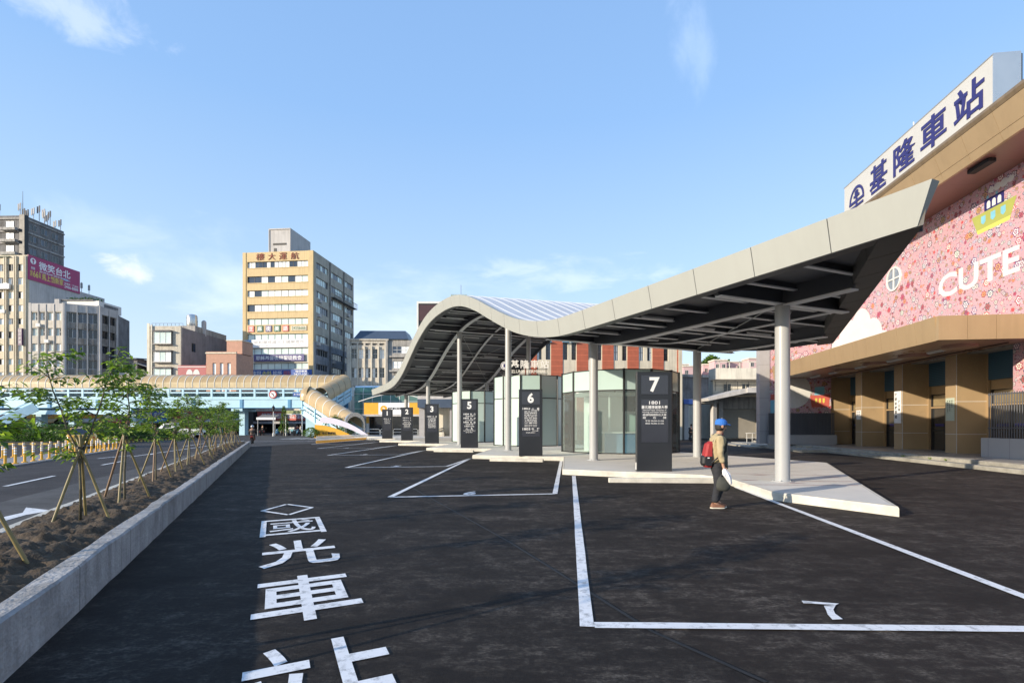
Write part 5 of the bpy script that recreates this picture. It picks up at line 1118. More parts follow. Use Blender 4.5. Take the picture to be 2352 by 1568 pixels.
def tube_run(c0, c1, w, h, st, nm, ribs, ext=0):
    c0 = Vector(c0); c1 = Vector(c1); d = (c1 - c0); dh = Vector((d.x, d.y, 0)).normalized(); sd = Vector((-dh.y, dh.x, 0)); P = barrel(w, h, st)
    sec = lambda t, k=1.0: [c0 + d * t + sd * (y * k) + Vector((0, 0, z * k)) for y, z in P]
    b = MB(); n = ribs
    for i in range(n): b.loft([sec(i / n), sec((i + 1) / n - .002)], False, False, 0)
    b.build(nm, M['gold'], fbr, smooth=True)
    for i in range(n + 1):
        t = i / n; b = MB(); q0 = sec(max(0, t - .005)); q1 = sec(min(1, t + .005)); k0 = sec(max(0, t - .005), 1.015); k1 = sec(min(1, t + .005), 1.015); b.loft([q0, k0, k1, q1], False); b.build("stair_rib", M['offwhite'] if nm == "stair_tube" else M['bronzedk'], fbr)
    for s_ in (1, -1):
        b = MB(); e = sd * (w * s_)
        for z0, z1 in ((-2.2, -1.3), (-1.1, -.72), (-.5, -.05)):
            b.loft([[c0 + e + Vector((0, 0, z0)), c0 + e + Vector((0, 0, z1)), c0 + e * .93 + Vector((0, 0, z1)), c0 + e * .93 + Vector((0, 0, z0))], [c1 + e + Vector((0, 0, z0)), c1 + e + Vector((0, 0, z1)), c1 + e * .93 + Vector((0, 0, z1)), c1 + e * .93 + Vector((0, 0, z0))]], True, True)
        for i in range(4):
            p = c0.lerp(c1, (i + .04) / 3.15) + e * 1.01; b.bar(p + Vector((0, 0, -2.0)), p, .3, .16, up=tuple(dh))
        b.build("stair_side", M['skyblue'], fbr)
    b = MB()
    n = 14
    for i in range(n): p = c0.lerp(c1, (i + .5) / n); b.bar(p - sd * w * .9 + Vector((0, 0, -1.2)), p + sd * w * .9 + Vector((0, 0, -1.2)), d.length / n * .9, .12)
    b.build("stair_treads", M['plaster'], fbr)
OF = Vector((-60, 86, 0))
tube_run(Vector((-27.6, 85.2, 7.75)) - OF, Vector((-29.3, 79.6, 5.25)) - OF, 1.55, 2.1, .5, "stair_tube_upper", 4)
tube_run(Vector((-30.3, 78.6, 5.3)) - OF, Vector((-21.4, 70.6, 1.25)) - OF, 1.28, 1.95, .55, "stair_tube", 6)
b = MB(); ring = [[Vector((-30.3, 78.6, 5.3)) - OF + Vector((-math.sin(a) * 1.1, 0, 0)) + Vector((0, y * (math.cos(a) * .25 + .75), z * (math.cos(a) * .2 + .8))) for y, z in barrel(1.6, 2.15, .6)] for a in (0, .4, .8, 1.2, 1.57)]
b.loft(ring, False); q = ring[-1]; b.poly(q); b.build("landing_hood", M['gold'], fbr, smooth=True)
b = MB(); e0 = Vector((-21.35, 70.55, 0)) - OF; dh = Vector((8.9, -8.0, 0)).normalized(); sd = Vector((-dh.y, dh.x, 0)); P = [(-1.5, 0)] + [(-1.5 * math.cos(PI*i/16), 1.85 + 1.5 * math.sin(PI*i/16)) for i in range(17)] + [(1.5, 0)]
for k, w in ((1.0, 0),): b.loft([[e0 + sd * (y * f) + Vector((0, 0, z * (f if z > 1.9 else 1))) + dh * g for y, z in P] for f, g in ((1, 0), (1.0, .35), (.84, .35), (.84, 0), (1, 0))], False)
b.build("exit_arch", M['chrome'], fbr, smooth=False)
b = MB(); b.box(29.2, 31.2, -8.0, -6.6, 0, 4.0); b.build("landing_pier", M['skyblue'], fbr)
b = MB(); b.box(28.6, 31.4, -9.0, -6.0, 3.9, 4.05); b.build("landing_slab", M['skyblue'], fbr)
sg_ = T("round_road_sign", "round red ringed no left turn sign fixed to the footbridge rail", "road sign", (X_(627, 83.6), 83.6, 6.55))
b = MB(); b.cyl((0, 0, 0), (0, -.06, 0), .62, n=28, m=0); b.cyl((0, -.06, 0), (0, -.075, 0), .47, n=28, m=1); b.bar((-.3, -.09, .3), (.3, -.09, -.3), .02, .1, 0, up=(0, 1, 0)); b.bar((.05, -.085, -.3), (.05, -.085, .12), .02, .1, 2, up=(0, 1, 0)); b.bar((.05, -.085, .12), (-.22, -.085, .12), .02, .1, 2); b.build("disc", [M['red'], M['white'], M['black']], sg_)
bs_ = T("blue_name_plate", "small blue name plate with white characters on the footbridge rail", "sign", (X_(684, 83.5), 83.5, 6.55))
b = MB(); b.box(-.75, .75, -.05, 0, -.3, .3, 0); b.text("忠一路天橋", (0, -.06, 0), (1, 0, 0), (0, 0, 1), 1.2, .3, .02, 0, 1); b.build("plate", [M['bluesign'], M['white']], bs_)
# teal glass corridor
t = T("glass_corridor", "teal glazed elevated corridor with a rounded glass roof behind the stair tube", "glazed corridor", (-26.6, 88, 0))
W = 20.0; P = [(0, 3.2), (0, 6.9)] + [(1.6 - 1.6 * math.cos(PI * i / 16), 6.9 + 1.5 * math.sin(PI * i / 16)) for i in range(1, 9)] + [(3.4, 8.4)]
n = 13
for k in range(n):
    a = W * k / n + .05; c = W * (k + 1) / n - .05; b = MB(); b.loft([[(a, y, z) for y, z in P], [(c, y, z) for y, z in P]], False); b.build("glass_bay", M['tealglass'], t, smooth=True)
fm = MB(); [fm.box(W * k / n - .05, W * k / n + .05, -.06, .06, 3.1, 6.9) for k in range(n + 1)]
[fm.loft([[(x, y + g, z + g) for y, z in P[1:]] for x, g in ((W*k/n - .05, 0), (W*k/n - .05, -.06), (W*k/n + .05, -.06), (W*k/n + .05, 0))], False) for k in range(n + 1)]
for z in (3.15, 4.4, 5.6, 6.9): fm.box(0, W, -.05, .05, z - .04, z + .04)
fm.build("frame", M['offwhite'], t)
b = MB(); b.box(0, W, 0, 4, 2.7, 3.1, 0); b.box(0, W, 3.2, 3.5, 3.1, 8.3, 1); b.build("deck", [M['plaster'], mat("teal_wall", (.09, .17, .16), .5, .5, .9)], t)
for i in range(7): MB().box(.6 + 3 * i, 1.0 + 3 * i, 1.2, 1.6, 0, 2.7).build("pier", M['plaster'], t)
for i in range(9): MB().box(1 + 2.2 * i, 1.5 + 2.2 * i, 2.2, 2.6, 3.1, 3.1 + 1.9 + .3 * (i % 3)).build("interior_panel", [M['cream'], M['winteal'], M['concB'], M['green']][i % 4], t)
# yellow fronted visitor pavilion
t = T("visitor_pavilion", "visitor pavilion with a yellow and white name band behind boards 1 and 2", "pavilion", (-20.6, 73, 0))
W = 8.6
b = MB(); b.box(0, 2.0, -.3, 5, 3.15, 4.75, 0); b.box(2.02, 6.3, -.3, 5, 3.15, 4.75, 1); b.box(6.32, W, -.3, 5, 3.15, 4.75, 0); b.box(-.5, W + .5, -.8, 5, 2.85, 3.14, 2); b.build("name_band", [M['yellow'], M['white'], M['plaster']], t)
b = MB(); b.text("基隆旅遊服務中心", (4.6, -.32, 3.95), (1, 0, 0), (0, 0, 1), 2.6, .34, .02); b.build("lettering", M['black'], t)
b = MB(); b.cyl((2.75, -.31, 3.9), (2.75, -.33, 3.9), .48, n=24, m=0); b.text("2", (2.75, -.345, 3.85), (1, 0, 0), (0, 0, 1), .35, .5, .02, 0, 1); b.build("emblem", [M['yellow'], M['white']], t)
for x in (.3, 2.9, 5.6, 8.1):
    b = MB()
    for z0, z1, m_ in ((0, .7, 0), (.7, 1.9, 1), (1.9, 2.85, 0)): b.box(x, x + .32, -.2, .1, z0, z1, m_)
    b.build("pillar", [M['yellow'], M['offwhite']], t)
b = MB(); b.box(.3, W - .2, 1.4, 1.45, 0, 2.8); b.build("shopfront", M['windark'], t)
b = MB(); b.box(.3, W - .3, 3.5, 4.5, 0, 2.8); b.build("inner_wall", M['yellow'], t)
b = MB(); b.tube([(-.8 + 10.2 * i / 20, -.2, 4.9 + 1.1 * math.sin(PI * i / 20)) for i in range(21)], .07, 6); b.build("arch_pipe", M['offwhite'], t)
# little blue fascia shop behind boards 3 and 5
t = T("corner_shop", "small shop with a blue canopy and white tiled pillars behind boards 3 and 5", "shop", (-12.2, 68, 0))
b = MB(); b.box(0, 7.2, -.6, 4, 3.9, 5.0, 0); b.box(0, 7.2, -.5, 4, 5.0, 5.5, 1); b.build("canopy", [M['bluerf'], M['plaster']], t)
for x in (.1, 4.1): MB().box(x, x + .7, 0, .5, 0, 3.9).build("pillar", M['tilegrey'], t)
b = MB(); b.box(.5, 7.2, 2.2, 2.5, 0, 3.9); b.build("back_wall", M['cream'], t)
board(t, "lit_sign", 5.0, 7.0, 2.2, 3.2, -.1, M['violet'], [("7", 5.3, 5.6, 2.45, 2.95, M['bluesign'], .03), ("區", 6.0, 6.5, 2.45, 2.95, M['redban'], .01)])
b = MB(); b.box(4.9, 7.0, .3, .34, 0, 2.1); b.build("shopfront", M['winteal'], t)
b = MB(); b.box(.9, 3.2, 1.0, 2.1, 0, .75, 0); b.loft([[(.8, 1.0, .4), (3.0, 1.0, 1.2), (3.0, 2.0, 1.2), (.8, 2.0, .4)], [(.8, 1.0, .5), (3.0, 1.0, 1.3), (3.0, 2.0, 1.3), (.8, 2.0, .5)]], True, True, 1); b.build("stand", [M['cream'], M['black']], t)
# shop row under the footbridge
spec = [("noodle shop front with purple and yellow sign and orange parasol awning", M['yellow'], "小吃", M['violet']), ("shop front with a plain orange sign board", M['yellow'], "旅行社", M['red']), ("shop front with a white sign board", M['offwhite'], "茶", M['black']), ("shop front with a blue sign board under the footbridge pier", M['bluesign'], "銀行", M['white']), ("shop front with a red sign board", M['redban'], "藥局", M['white']), ("shop front with a green sign board nearest the tan office block", M['green'], "咖啡", M['white']), ("shop front with a cream sign board at the far left edge", M['cream'], "早餐店", M['red'])]
for i, (lab, m1, s, m2) in enumerate(spec):
    px = [60, 160, 235, 312, 395, 475, -40][i]; Y = 94; x = X_(px, Y); w = 6.4
    t = T("shop_front", "dark " + lab, "shop", (x, Y, 0), 0, "shops under the footbridge")
    b = MB(); b.box(0, w, 1.5, 4, 0, 6.6, 0); b.box(0, .5, 0, 1.5, 0, 6.6, 1); b.box(w - .4, w - .02, 0, 1.5, 0, 6.6, 1); b.box(.5, w - .4, 0, 1.5, 3.6, 6.6, 1); b.build("wall", [M['dark'], M['concC']], t)
    board(t, "sign_board", .3, w - .3, 2.9, 4.1, -.05, m1, [(s, 1.2, w - 1.2, 3.1, 3.9, m2, .01)])
    b = MB(); b.loft([[(.5, -.1, 2.85), (w - .5, -.1, 2.85)], [(.3, -1.3, 2.3), (w - .3, -1.3, 2.3)]], False); b.loft([[(.3, -1.3, 2.3), (w - .3, -1.3, 2.3)], [(.3, -1.3, 2.05), (w - .3, -1.3, 2.05)]], False); b.build("awning", [M['gold'], M['plaster'], M['redban'], M['midblue']][i % 4], t)
    MB().box(1, 2.2, 1.2, 1.4, 0, 1.8).build("display_board", [M['offwhite'], M['red'], M['cyan']][i % 3], t); MB().box(3.4, 4.6, .7, 1.3, 0, 1.2).build("counter", [M['cyan'], M['offwhite'], M['plaster']][i % 3], t)
# ---------------------------------------------------------------- young trees with bamboo tripods
def leaf(mb, p, d, L_, w, roll, m):
    d = d.normalized(); s = d.cross(Vector((0, 0, 1)));
    s = s.normalized() if s.length > .05 else Vector((1, 0, 0))
    u = s.cross(d); s = (s * math.cos(roll) + u * math.sin(roll)).normalized(); u = s.cross(d)
    a = p; t = p + d * L_ + Vector((0, 0, -.12 * L_)); q = p + d * L_ * .45
    mb.add([a, q + s * w + u * .25 * w, t, q - s * w + u * .25 * w, q], [(0, 4, 2, 1), (0, 3, 2, 4)], m)
def young_tree(seed, label, twin=False):
    r = random.Random(seed); t = T("young_tree", label, "tree", (0, 0, 0), 0, "young staked trees in the planter strip")
    tr = MB(); lf = MB(); H_ = r.uniform(2.2, 2.45)
    tops = [(Vector((r.uniform(-.08, .08), r.uniform(-.08, .08), 0)), H_)] if not twin else [(Vector((-.22, -.12, 0)), H_ * .98), (Vector((.25, .12, 0)), H_ * 1.04)]
    axes = []
    for off, h in tops:
        pts = [Vector((0, 0, -.1)), Vector((.01, 0, .5)), Vector((-.01, .01, .85))]
        for k in range(1, 7): z = .85 + (h - .85) * k / 6; f = (z - .85) / (h - .85); pts.append(Vector((off.x * f * 1.6 + r.uniform(-.02, .02), off.y * f * 1.6 + r.uniform(-.02, .02), z)))
        tr.tube(pts, [.019 - .014 * i / (len(pts) - 1) for i in range(len(pts))], 7); axes.append(pts)
    nb = 29 if not twin else 20
    for pts in axes:
        for i in range(nb):
            f = (i + r.random()) / nb; z = 1.0 + (pts[-1].z - 1.08) * f; k = min(len(pts) - 2, max(2, 2 + int((z - .85) / (pts[-1].z - .85) * 6))); p0 = pts[k].lerp(pts[k + 1], r.random())
            a = r.uniform(0, 2*PI); l = (.66 * (1 - .5 * f) if z > 1.2 else .5) * r.uniform(.6, 1.15); rise = r.uniform(.15, .75)
            d = Vector((math.cos(a), math.sin(a), rise)); bp = [p0 + d * l * q + Vector((0, 0, -.10 * q * q)) for q in (0, .35, .7, 1)]
            tr.tube(bp, [.008, .006, .004, .002], 5)
            for j in range(r.randint(22, 31)):
                q = .12 + .95 * r.random(); q = min(q, 1); c_ = bp[0].lerp(bp[-1], q) + Vector((r.gauss(0, .035), r.gauss(0, .035), r.gauss(0, .03)))
                aa = a + r.gauss(0, 1.1); dd = Vector((math.cos(aa), math.sin(aa), r.uniform(-.75, .25))); L_ = r.uniform(.07, .125)
                leaf(lf, c_, dd, L_, L_ * r.uniform(.17, .25), r.gauss(0, .6), r.choices((0, 1, 2), (5, 4, 2))[0])
        for j in range(26):
            aa = r.uniform(0, 2*PI); leaf(lf, pts[-1] + Vector((r.gauss(0, .05), r.gauss(0, .05), r.uniform(-.22, .03))), Vector((math.cos(aa), math.sin(aa), r.uniform(-.5, .5))), r.uniform(.08, .13), .024, r.gauss(0, .5), r.choices((0, 1, 2), (3, 4, 4))[0])
    tr.build("trunk", M['bark'], t, smooth=True); lf.build("crown", [M['leafa'], M['leafb'], M['leafc']], t)
    ph = r.uniform(0, 2*PI)
    for k in range(3):
        a = ph + 2*PI*k/3 + r.uniform(-.25, .25); rr_ = r.uniform(.40, .50); base = Vector((rr_ * math.cos(a), rr_ * math.sin(a), -.12)); top = Vector((-.07 * math.cos(a) + .02, -.07 * math.sin(a), 1.22 + r.uniform(.02, .16)))
        b = MB(); ps = [base.lerp(top, q / 8) for q in range(9)]; b.tube(ps, [.0175 if q % 2 else .0195 for q in range(9)], 8); b.build("stake", M['bamboo2'] if (k == 0 and seed % 3 == 0) else M['bamboo'], t, smooth=True)
    MB().lathe([(.03, 1.06), (.04, 1.07), (.04, 1.10), (.03, 1.11)], 0, 0, 8).build("tie", M['black'], t)
    return t
ORD = ["nearest", "second", "third", "fourth", "fifth", "sixth", "seventh", "eighth", "ninth", "tenth", "eleventh", "twelfth", "thirteenth", "fourteenth", "fifteenth", "sixteenth", "seventeenth", "eighteenth", "nineteenth", "twentieth"]
TX = [(-3.7, .95), (-1.25, .95), (1.26, .82), (3.47, .79), (6.8, .9), (9.4, .92), (12.2, .9), (15, .9), (17.8, .9), (20.6, .88), (23.4, .9), (26.2, .9), (29.0, .9), (31.8, .9), (34.6, .9)]
protos = [young_tree(11, "a"), young_tree(23, "b", True), young_tree(36, "c"), young_tree(48, "d"), young_tree(57, "e")]
PM = Matrix.Rotation(PR, 3, 'Z')
seq = [2, 0, 1, 3, 2, 4, 0, 3, 4, 2, 0, 3, 4, 2, 0]
rr = random.Random(21); usedp = set()
for i, (x, y) in enumerate(TX):
    w = Vector(PO) + PM @ Vector((x, y, .30)); lab = "young staked tree, " + ("cut off by the left edge of the photo" if i == 1 else "out at the near end of the planter beyond the frame" if i == 0 else "second visible from the near end, with a forked trunk" if i == 2 else ORD[i - 1] + " visible from the near end of the planter")
    k = seq[i]; rz = rr.uniform(0, 6.28) if i != 2 else PR - 1.9; sc = rr.uniform(.92, 1.06)
    if k in usedp: dup(protos[k], w, rz, lab, sc)
    else:
        usedp.add(k); o = protos[k]; o.location = w; o.rotation_euler = (0, 0, rz); o.scale = (sc,) * 3; o['label'] = lab
# ---------------------------------------------------------------- road posts
def post():
    t = T("road_post", "x", "road post", (0, 0, 0), 0, "yellow and white flexible posts round the traffic island")
    MB().lathe([(.11, 0), (.11, .03), (.05, .05), (.046, .40)], n=12).build("base", M['yellow'], t, smooth=False)
    b = MB(); z = .40
    for h, m_ in ((.07, 1), (.035, 0), (.07, 1), (.035, 0), (.06, 1), (.04, 0)): b.lathe([(.046, z), (.046, z + h)], n=12, m=m_); z += h
    b.build("banded_top", [M['yellow'], M['white']], t); return t
p0 = post(); fst = True
r1a, r1b = Vector((*gp(12, 1071), .05)), Vector((*gp(268, 1031.8), .05)); r2a, r2b = Vector((*gp(-20, 1057), .05)), Vector((*gp(262, 1028.5), .05))
for row, (a, c, n) in enumerate(((r1a, r1b, 19), (r2a, r2b, 17))):
    for i in range(n):
        p = a.lerp(c, i / (n - 1)); lab = "yellow post with white bands, %s from the near end of the %s row" % (ORD[i] if i else "first", "front" if row == 0 else "back")
        if fst: p0.location = p; p0['label'] = lab; fst = False
        else: dup(p0, p, rr.uniform(0, 6), lab)
# ---------------------------------------------------------------- hedges on the median
def hedge(x0, y0, x1, y1, w, h, lab, n):
    d = Vector((x1 - x0, y1 - y0, 0)); L_ = d.length; b = MB(); b.box(0.1, L_ - .1, -w/2 + .12, w/2 - .12, .1, h - .12, 1); r = random.Random(int(L_ * 10))
    for i in range(n):
        f = r.choice((0, 0, 1, 2, 2, 3)); x = r.uniform(0, L_); z = r.uniform(.12, h)
        p = Vector((x, -w/2 + r.gauss(0, .04), z)) if f < 2 else Vector((x, r.uniform(-w/2, w/2), h + r.gauss(0, .04))) if f == 2 else Vector((x, w/2, z))
        if f < 2 and r.random() < .12: p = Vector((r.choice((0, L_)), r.uniform(-w/2, w/2), z))
        u_ = Vector((r.gauss(0, 1), r.gauss(0, 1), r.gauss(0, 1))).normalized() * .075; v_ = Vector((r.gauss(0, 1), r.gauss(0, 1), r.gauss(0, 1))).normalized() * .05
        b.poly([p - u_, p - v_, p + u_, p + v_], r.choice((0, 0, 1)))
    o = b.build("hedge", [M['hedge'], M['hedgeb']], loc=(x0, y0, .16), rz=math.atan2(d.y, d.x), label=lab, category="hedge")
    k = MB(); nn = int(L_ / .45)
    for i in range(nn): k.box(L_ * i / nn, L_ * (i + 1) / nn - .002, -w/2 - .25, w/2 + .25, -.16, .0, i % 2)
    k.build("striped_kerb", [mat("kerb_yellow", (.42, .30, .06), .7, .3, 4), M['black']], loc=(x0, y0, .16), rz=math.atan2(d.y, d.x), kind='structure')
hedge(-52, 43.5, -37.2, 45.0, 1.7, 1.0, "long clipped green hedge on the striped median at the left", 5200)
hedge(-36.6, 47.5, -40.5, 62, 1.7, 1.0, "shorter clipped hedge farther off behind the nearest taxi", 3800)
hedge(-54, 54.5, -42, 56, 1.4, 1.5, "taller far hedge behind the long clipped hedge", 2600)
# ---------------------------------------------------------------- vehicles
def wheel(par, x, y, r_=.31, w=.2):
    b = MB(); n = 20; s_ = 1 if y > 0 else -1
    b.loft([[(x + q * math.cos(2*PI*i/n), yy, r_ + q * math.sin(2*PI*i/n)) for i in range(n)] for q, yy in ((r_ * .6, y - w/2), (r_ * .95, y - w/2), (r_, y - w/4), (r_, y + w/4), (r_ * .95, y + w/2), (r_ * .6, y + w/2))], True, True)
    o = b.build("wheel", M['tyre'], par, smooth=False)
    b = MB(); yo = y + s_ * (w/2 + .004); b.loft([[(x + q * math.cos(2*PI*i/n), yo + s_ * g, r_ + q * math.sin(2*PI*i/n)) for i in range(n)] for q, g in ((r_ * .62, 0), (r_ * .58, .012), (r_ * .15, .004))], True, True); b.build("rim", M['chrome'], o)
def car(label, pm, taxi, loc, rz, kind="car"):
    t = T("taxi" if taxi else "parked_car", label, "taxi" if taxi else "car", loc, rz)
    st = [(-2.24, .48, .78, .66), (-2.16, .32, .90, .78), (-1.9, .24, .96, .84), (-1.3, .22, .98, .87), (0, .2, .965, .88), (.9, .2, .95, .88), (1.5, .22, .89, .86), (1.95, .27, .80, .80), (2.18, .34, .68, .72), (2.25, .45, .58, .62)]
    sec = lambda x, l, h, w: [(x, -w*.9, l), (x, -w, l + .1), (x, -w*1.01, (l + h) / 2), (x, -w*.98, h - .09), (x, -w*.9, h), (x, 0, h + .02), (x, w*.9, h), (x, w*.98, h - .09), (x, w*1.01, (l + h) / 2), (x, w, l + .1), (x, w*.9, l)]
    o = MB().loft([sec(*q) for q in st], True, True).build("body", pm, t); smooth_by_angle(o, 50)
    cs = [(-1.85, .97, -1.25, 1.40), ]
    belt = [(-1.86, .70), (-1.2, .78), (.35, .78), (1.2, .70)]; roof = [(-1.2, .58), (-.9, .61), (.1, .61), (.4, .57)]; zb, zr = .96, 1.41
    b = MB(); B_ = [(x, -w, zb) for x, w in belt] + [(x, w, zb) for x, w in belt[::-1]]; R_ = [(x, -w, zr) for x, w in roof] + [(x, w, zr) for x, w in roof[::-1]]
    b.loft([B_, R_], True, False); b.build("windows", M['windark'], t)
    b = MB(); top = [(x * .9 - .03, y * .9, zr + .045) for x, y, z in R_]; b.loft([[(x, y, zr - .01) for x, y, z in R_], [(x, y, zr + .015) for x, y, z in R_], top], True, True)
    for (i, j) in ((0, 0), (3, 3), (4, 4), (7, 7)): b.bar(B_[i], R_[j], .07, .07)
    for s_ in (-1, 1): b.bar((-.35, s_ * .785, zb), (-.35, s_ * .615, zr), .08, .05)
    b.build("roof", pm, t)
    for x in (-1.38, 1.38):
        for y in (-.78, .78): wheel(t, x, y)
    for s_ in (-1, 1):
        MB().bev(2.12, 2.2, s_ * .52 - .17, s_ * .52 + .17, .60, .72, .02).build("headlight", M['lampwhite'], t)
        MB().bev(-2.22, -2.12, s_ * .58 - .15, s_ * .58 + .15, .66, .84, .02).build("tail_light", M['red'], t)
        MB().bev(.72, .9, s_ * .9 - .09, s_ * .9 + .09, .96, 1.08, .02).build("door_mirror", pm, t)
    b = MB(); b.box(-2.27, -2.15, -.72, .72, .34, .5); b.box(2.15, 2.27, -.62, .62, .3, .42); b.build("bumper", M['black'] if not taxi else pm, t)
    MB().box(-2.275, -2.24, -.2, .2, .56, .68).build("number_plate", M['white'], t)
    if taxi: MB().bev(-.45, -.25, -.22, .22, 1.45, 1.58, .03).build("roof_light", M['white'], t)
    return t
UR = math.atan2(.91, -.41)
car("yellow taxi driving past the white banded posts, nearest of the taxis", M['taxi'], True, (-31.6, 38.4, 0), UR + .25)
t0 = car("yellow taxi beyond the hedge, left of a pair", M['taxi'], True, (*gp(256, 1002), 0), UR + PI * .62); dup(t0, (*gp(287, 1002.5), 0), UR + PI * .6, "yellow taxi beyond the hedge, right of a pair")
car("silver car half hidden behind the long hedge", M['silver'], False, (-53.5, 58, 0), PI * .95)
# white pick-up truck
t = T("pickup_truck", "white flatbed truck parked under the footbridge beyond the trees", "truck", (*gp(418, 1006.5), 0), .15)
b = MB(); b.loft([[(x, y, z) for y, z in ((-.8, .45), (-.8, 1.0), (-.68, zt), (.68, zt), (.8, 1.0), (.8, .45))] for x, zt in ((-2.6, 1.05), (-2.45, 1.15), (-1.75, 1.9), (-.7, 1.95), (-.6, 1.9))], True, True); b.build("cab", M['white'], t)
b = MB()
for s_ in (-1, 1): b.poly([(-1.95, s_ * .785, 1.1), (-.9, s_ * .785, 1.1), (-.9, s_ * .71, 1.75), (-1.65, s_ * .71, 1.75)])
b.poly([(-2.38, -.66, 1.25), (-2.38, .66, 1.25), (-1.82, .62, 1.84), (-1.82, -.62, 1.84)]); b.build("windows", M['windark'], t)
b = MB(); b.box(-.5, 2.4, -.82, .82, .75, .85); b.box(-.5, 2.4, -.82, -.76, .85, 1.2); b.box(-.5, 2.4, .76, .82, .85, 1.2); b.box(2.34, 2.4, -.76, .76, .85, 1.2); b.box(-2.4, 2.3, -.5, .5, .45, .74); b.build("flatbed", M['white'], t)
for x in (-1.75, 1.55):
    for y in (-.72, .72): wheel(t, x, y, .33)
def scooter(label, col, loc, rz, grp=None):
    t = T("scooter", label, "scooter", loc, rz, grp)
    for x in (-.6, .6): 
        b = MB(); n = 14; b.loft([[(x + q * math.cos(2*PI*i/n), yy, .25 + q * math.sin(2*PI*i/n)) for i in range(n)] for q, yy in ((.14, -.05), (.25, -.045), (.25, .045), (.14, .05))], True, True); b.build("wheel", M['tyre'], t)
    b = MB(); b.loft([[(x, -w, z0), (x, -w, z1), (x, w, z1), (x, w, z0)] for x, w, z0, z1 in ((-.82, .08, .62, .74), (-.6, .15, .42, .76), (-.1, .16, .32, .72), (-.02, .16, .28, .42), (.32, .16, .26, .36))], True, True)
    b.loft([[(x, -w, z), (x + .07, -w, z), (x + .07, w, z), (x, w, z)] for x, w, z in ((.38, .2, .3), (.34, .2, .62), (.26, .14, .95), (.25, .1, 1.02))], True, True); b.bev(.5, .76, -.08, .08, .46, .56, .02); b.build("body", col, t)
    MB().bev(-.72, .0, -.14, .14, .74, .83, .03).build("seat", M['black'], t)
    b = MB(); b.cyl((.24, -.34, 1.04), (.24, .34, 1.04), .018, n=6); b.cyl((.27, 0, .95), (.58, 0, .28), .03, n=6)
    for s_ in (-1, 1): b.tube([(.24, s_ * .3, 1.05), (.2, s_ * .34, 1.2)], .01, 5); b.bev(.17, .2, s_ * .36 - .05, s_ * .36 + .05, 1.18, 1.26, .008)
    b.build("handlebar", M['black'], t); MB().bev(.34, .42, -.09, .09, .8, .93, .02).build("headlight", M['lampwhite'], t); MB().box(-.86, -.8, -.07, .07, .6, .68).build("tail_light", M['red'], t)
    return t
cols = [M['black'], M['silver'], M['midblue'], M['white'], M['concC']]; cn = ["black", "silver", "blue", "white", "dark grey"]
kinds = [scooter("s", c_, (0, 0, -50), 0) for c_ in cols]; first_used = set()
where = ["left of the first lamp post", "just right of the first lamp post", "left of the cypress", "in front of the cypress", "right of the cypress", "under the white framed shelter", "at the shelter's right leg", "left of the white poster", "right of the white poster", "farthest right by the palm", "farthest left by the trees"]
for i, px in enumerate((606, 636, 646, 655, 664, 676, 684, 692, 722, 728, 598)):
    k = (i * 2) % 5; Y = 84 - (i % 3) * 1.2; loc = (X_(px, Y), Y, 0); lab = cn[k] + " scooter parked " + where[i]; rz = UR + rr.uniform(-.3, .3) + (PI if i % 2 else 0)
    if k in first_used: dup(kinds[k], loc, rz, lab, None, "scooters parked before the office block")
    else: first_used.add(k); o = kinds[k]; o.location = loc; o.rotation_euler = (0, 0, rz); o['label'] = lab; o['group'] = "scooters parked before the office block"
ms = scooter("red tailed dark scooter being ridden past the end of the planter", mat("dark_red", (.10, .025, .02), .35), (*gp(580, 1018), 0), PI * .62)
# ---------------------------------------------------------------- people
def skin(name, J, E, m, par, lev=2):
    ks = list(J); me = bpy.data.meshes.new(name); me.from_pydata([J[k][0] for k in ks], [(ks.index(a), ks.index(b)) for a, b in E], []); me.materials.append(m)
    o = bpy.data.objects.new(name, me); COL.objects.link(o); o.modifiers.new("skin", 'SKIN')
    if not me.skin_vertices: me.skin_vertices.new()
    for i, k in enumerate(ks):
        r_ = J[k][1]; me.skin_vertices[0].data[i].radius = (r_, r_) if isinstance(r_, (int, float)) else r_
    me.skin_vertices[0].data[0].use_root = True
    sm = o.modifiers.new("subdivision", 'SUBSURF'); sm.levels = lev; sm.render_levels = lev
    o.modifiers['skin'].use_smooth_shade = True
    dg = bpy.context.evaluated_depsgraph_get(); nm_ = bpy.data.meshes.new_from_object(o.evaluated_get(dg)); nm_.materials.clear(); nm_.materials.append(m)
    nm_.polygons.foreach_set('use_smooth', [True] * len(nm_.polygons)); bpy.data.objects.remove(o)
    q = bpy.data.objects.new(name, nm_); COL.objects.link(q); q.parent = par; return q
def chain(J, E, base, pts, r, pre):
    prev = base
    for i, p in enumerate(pts): k = pre + str(i); J[k] = (p, r[i]); E.append((prev, k)); prev = k
    return prev
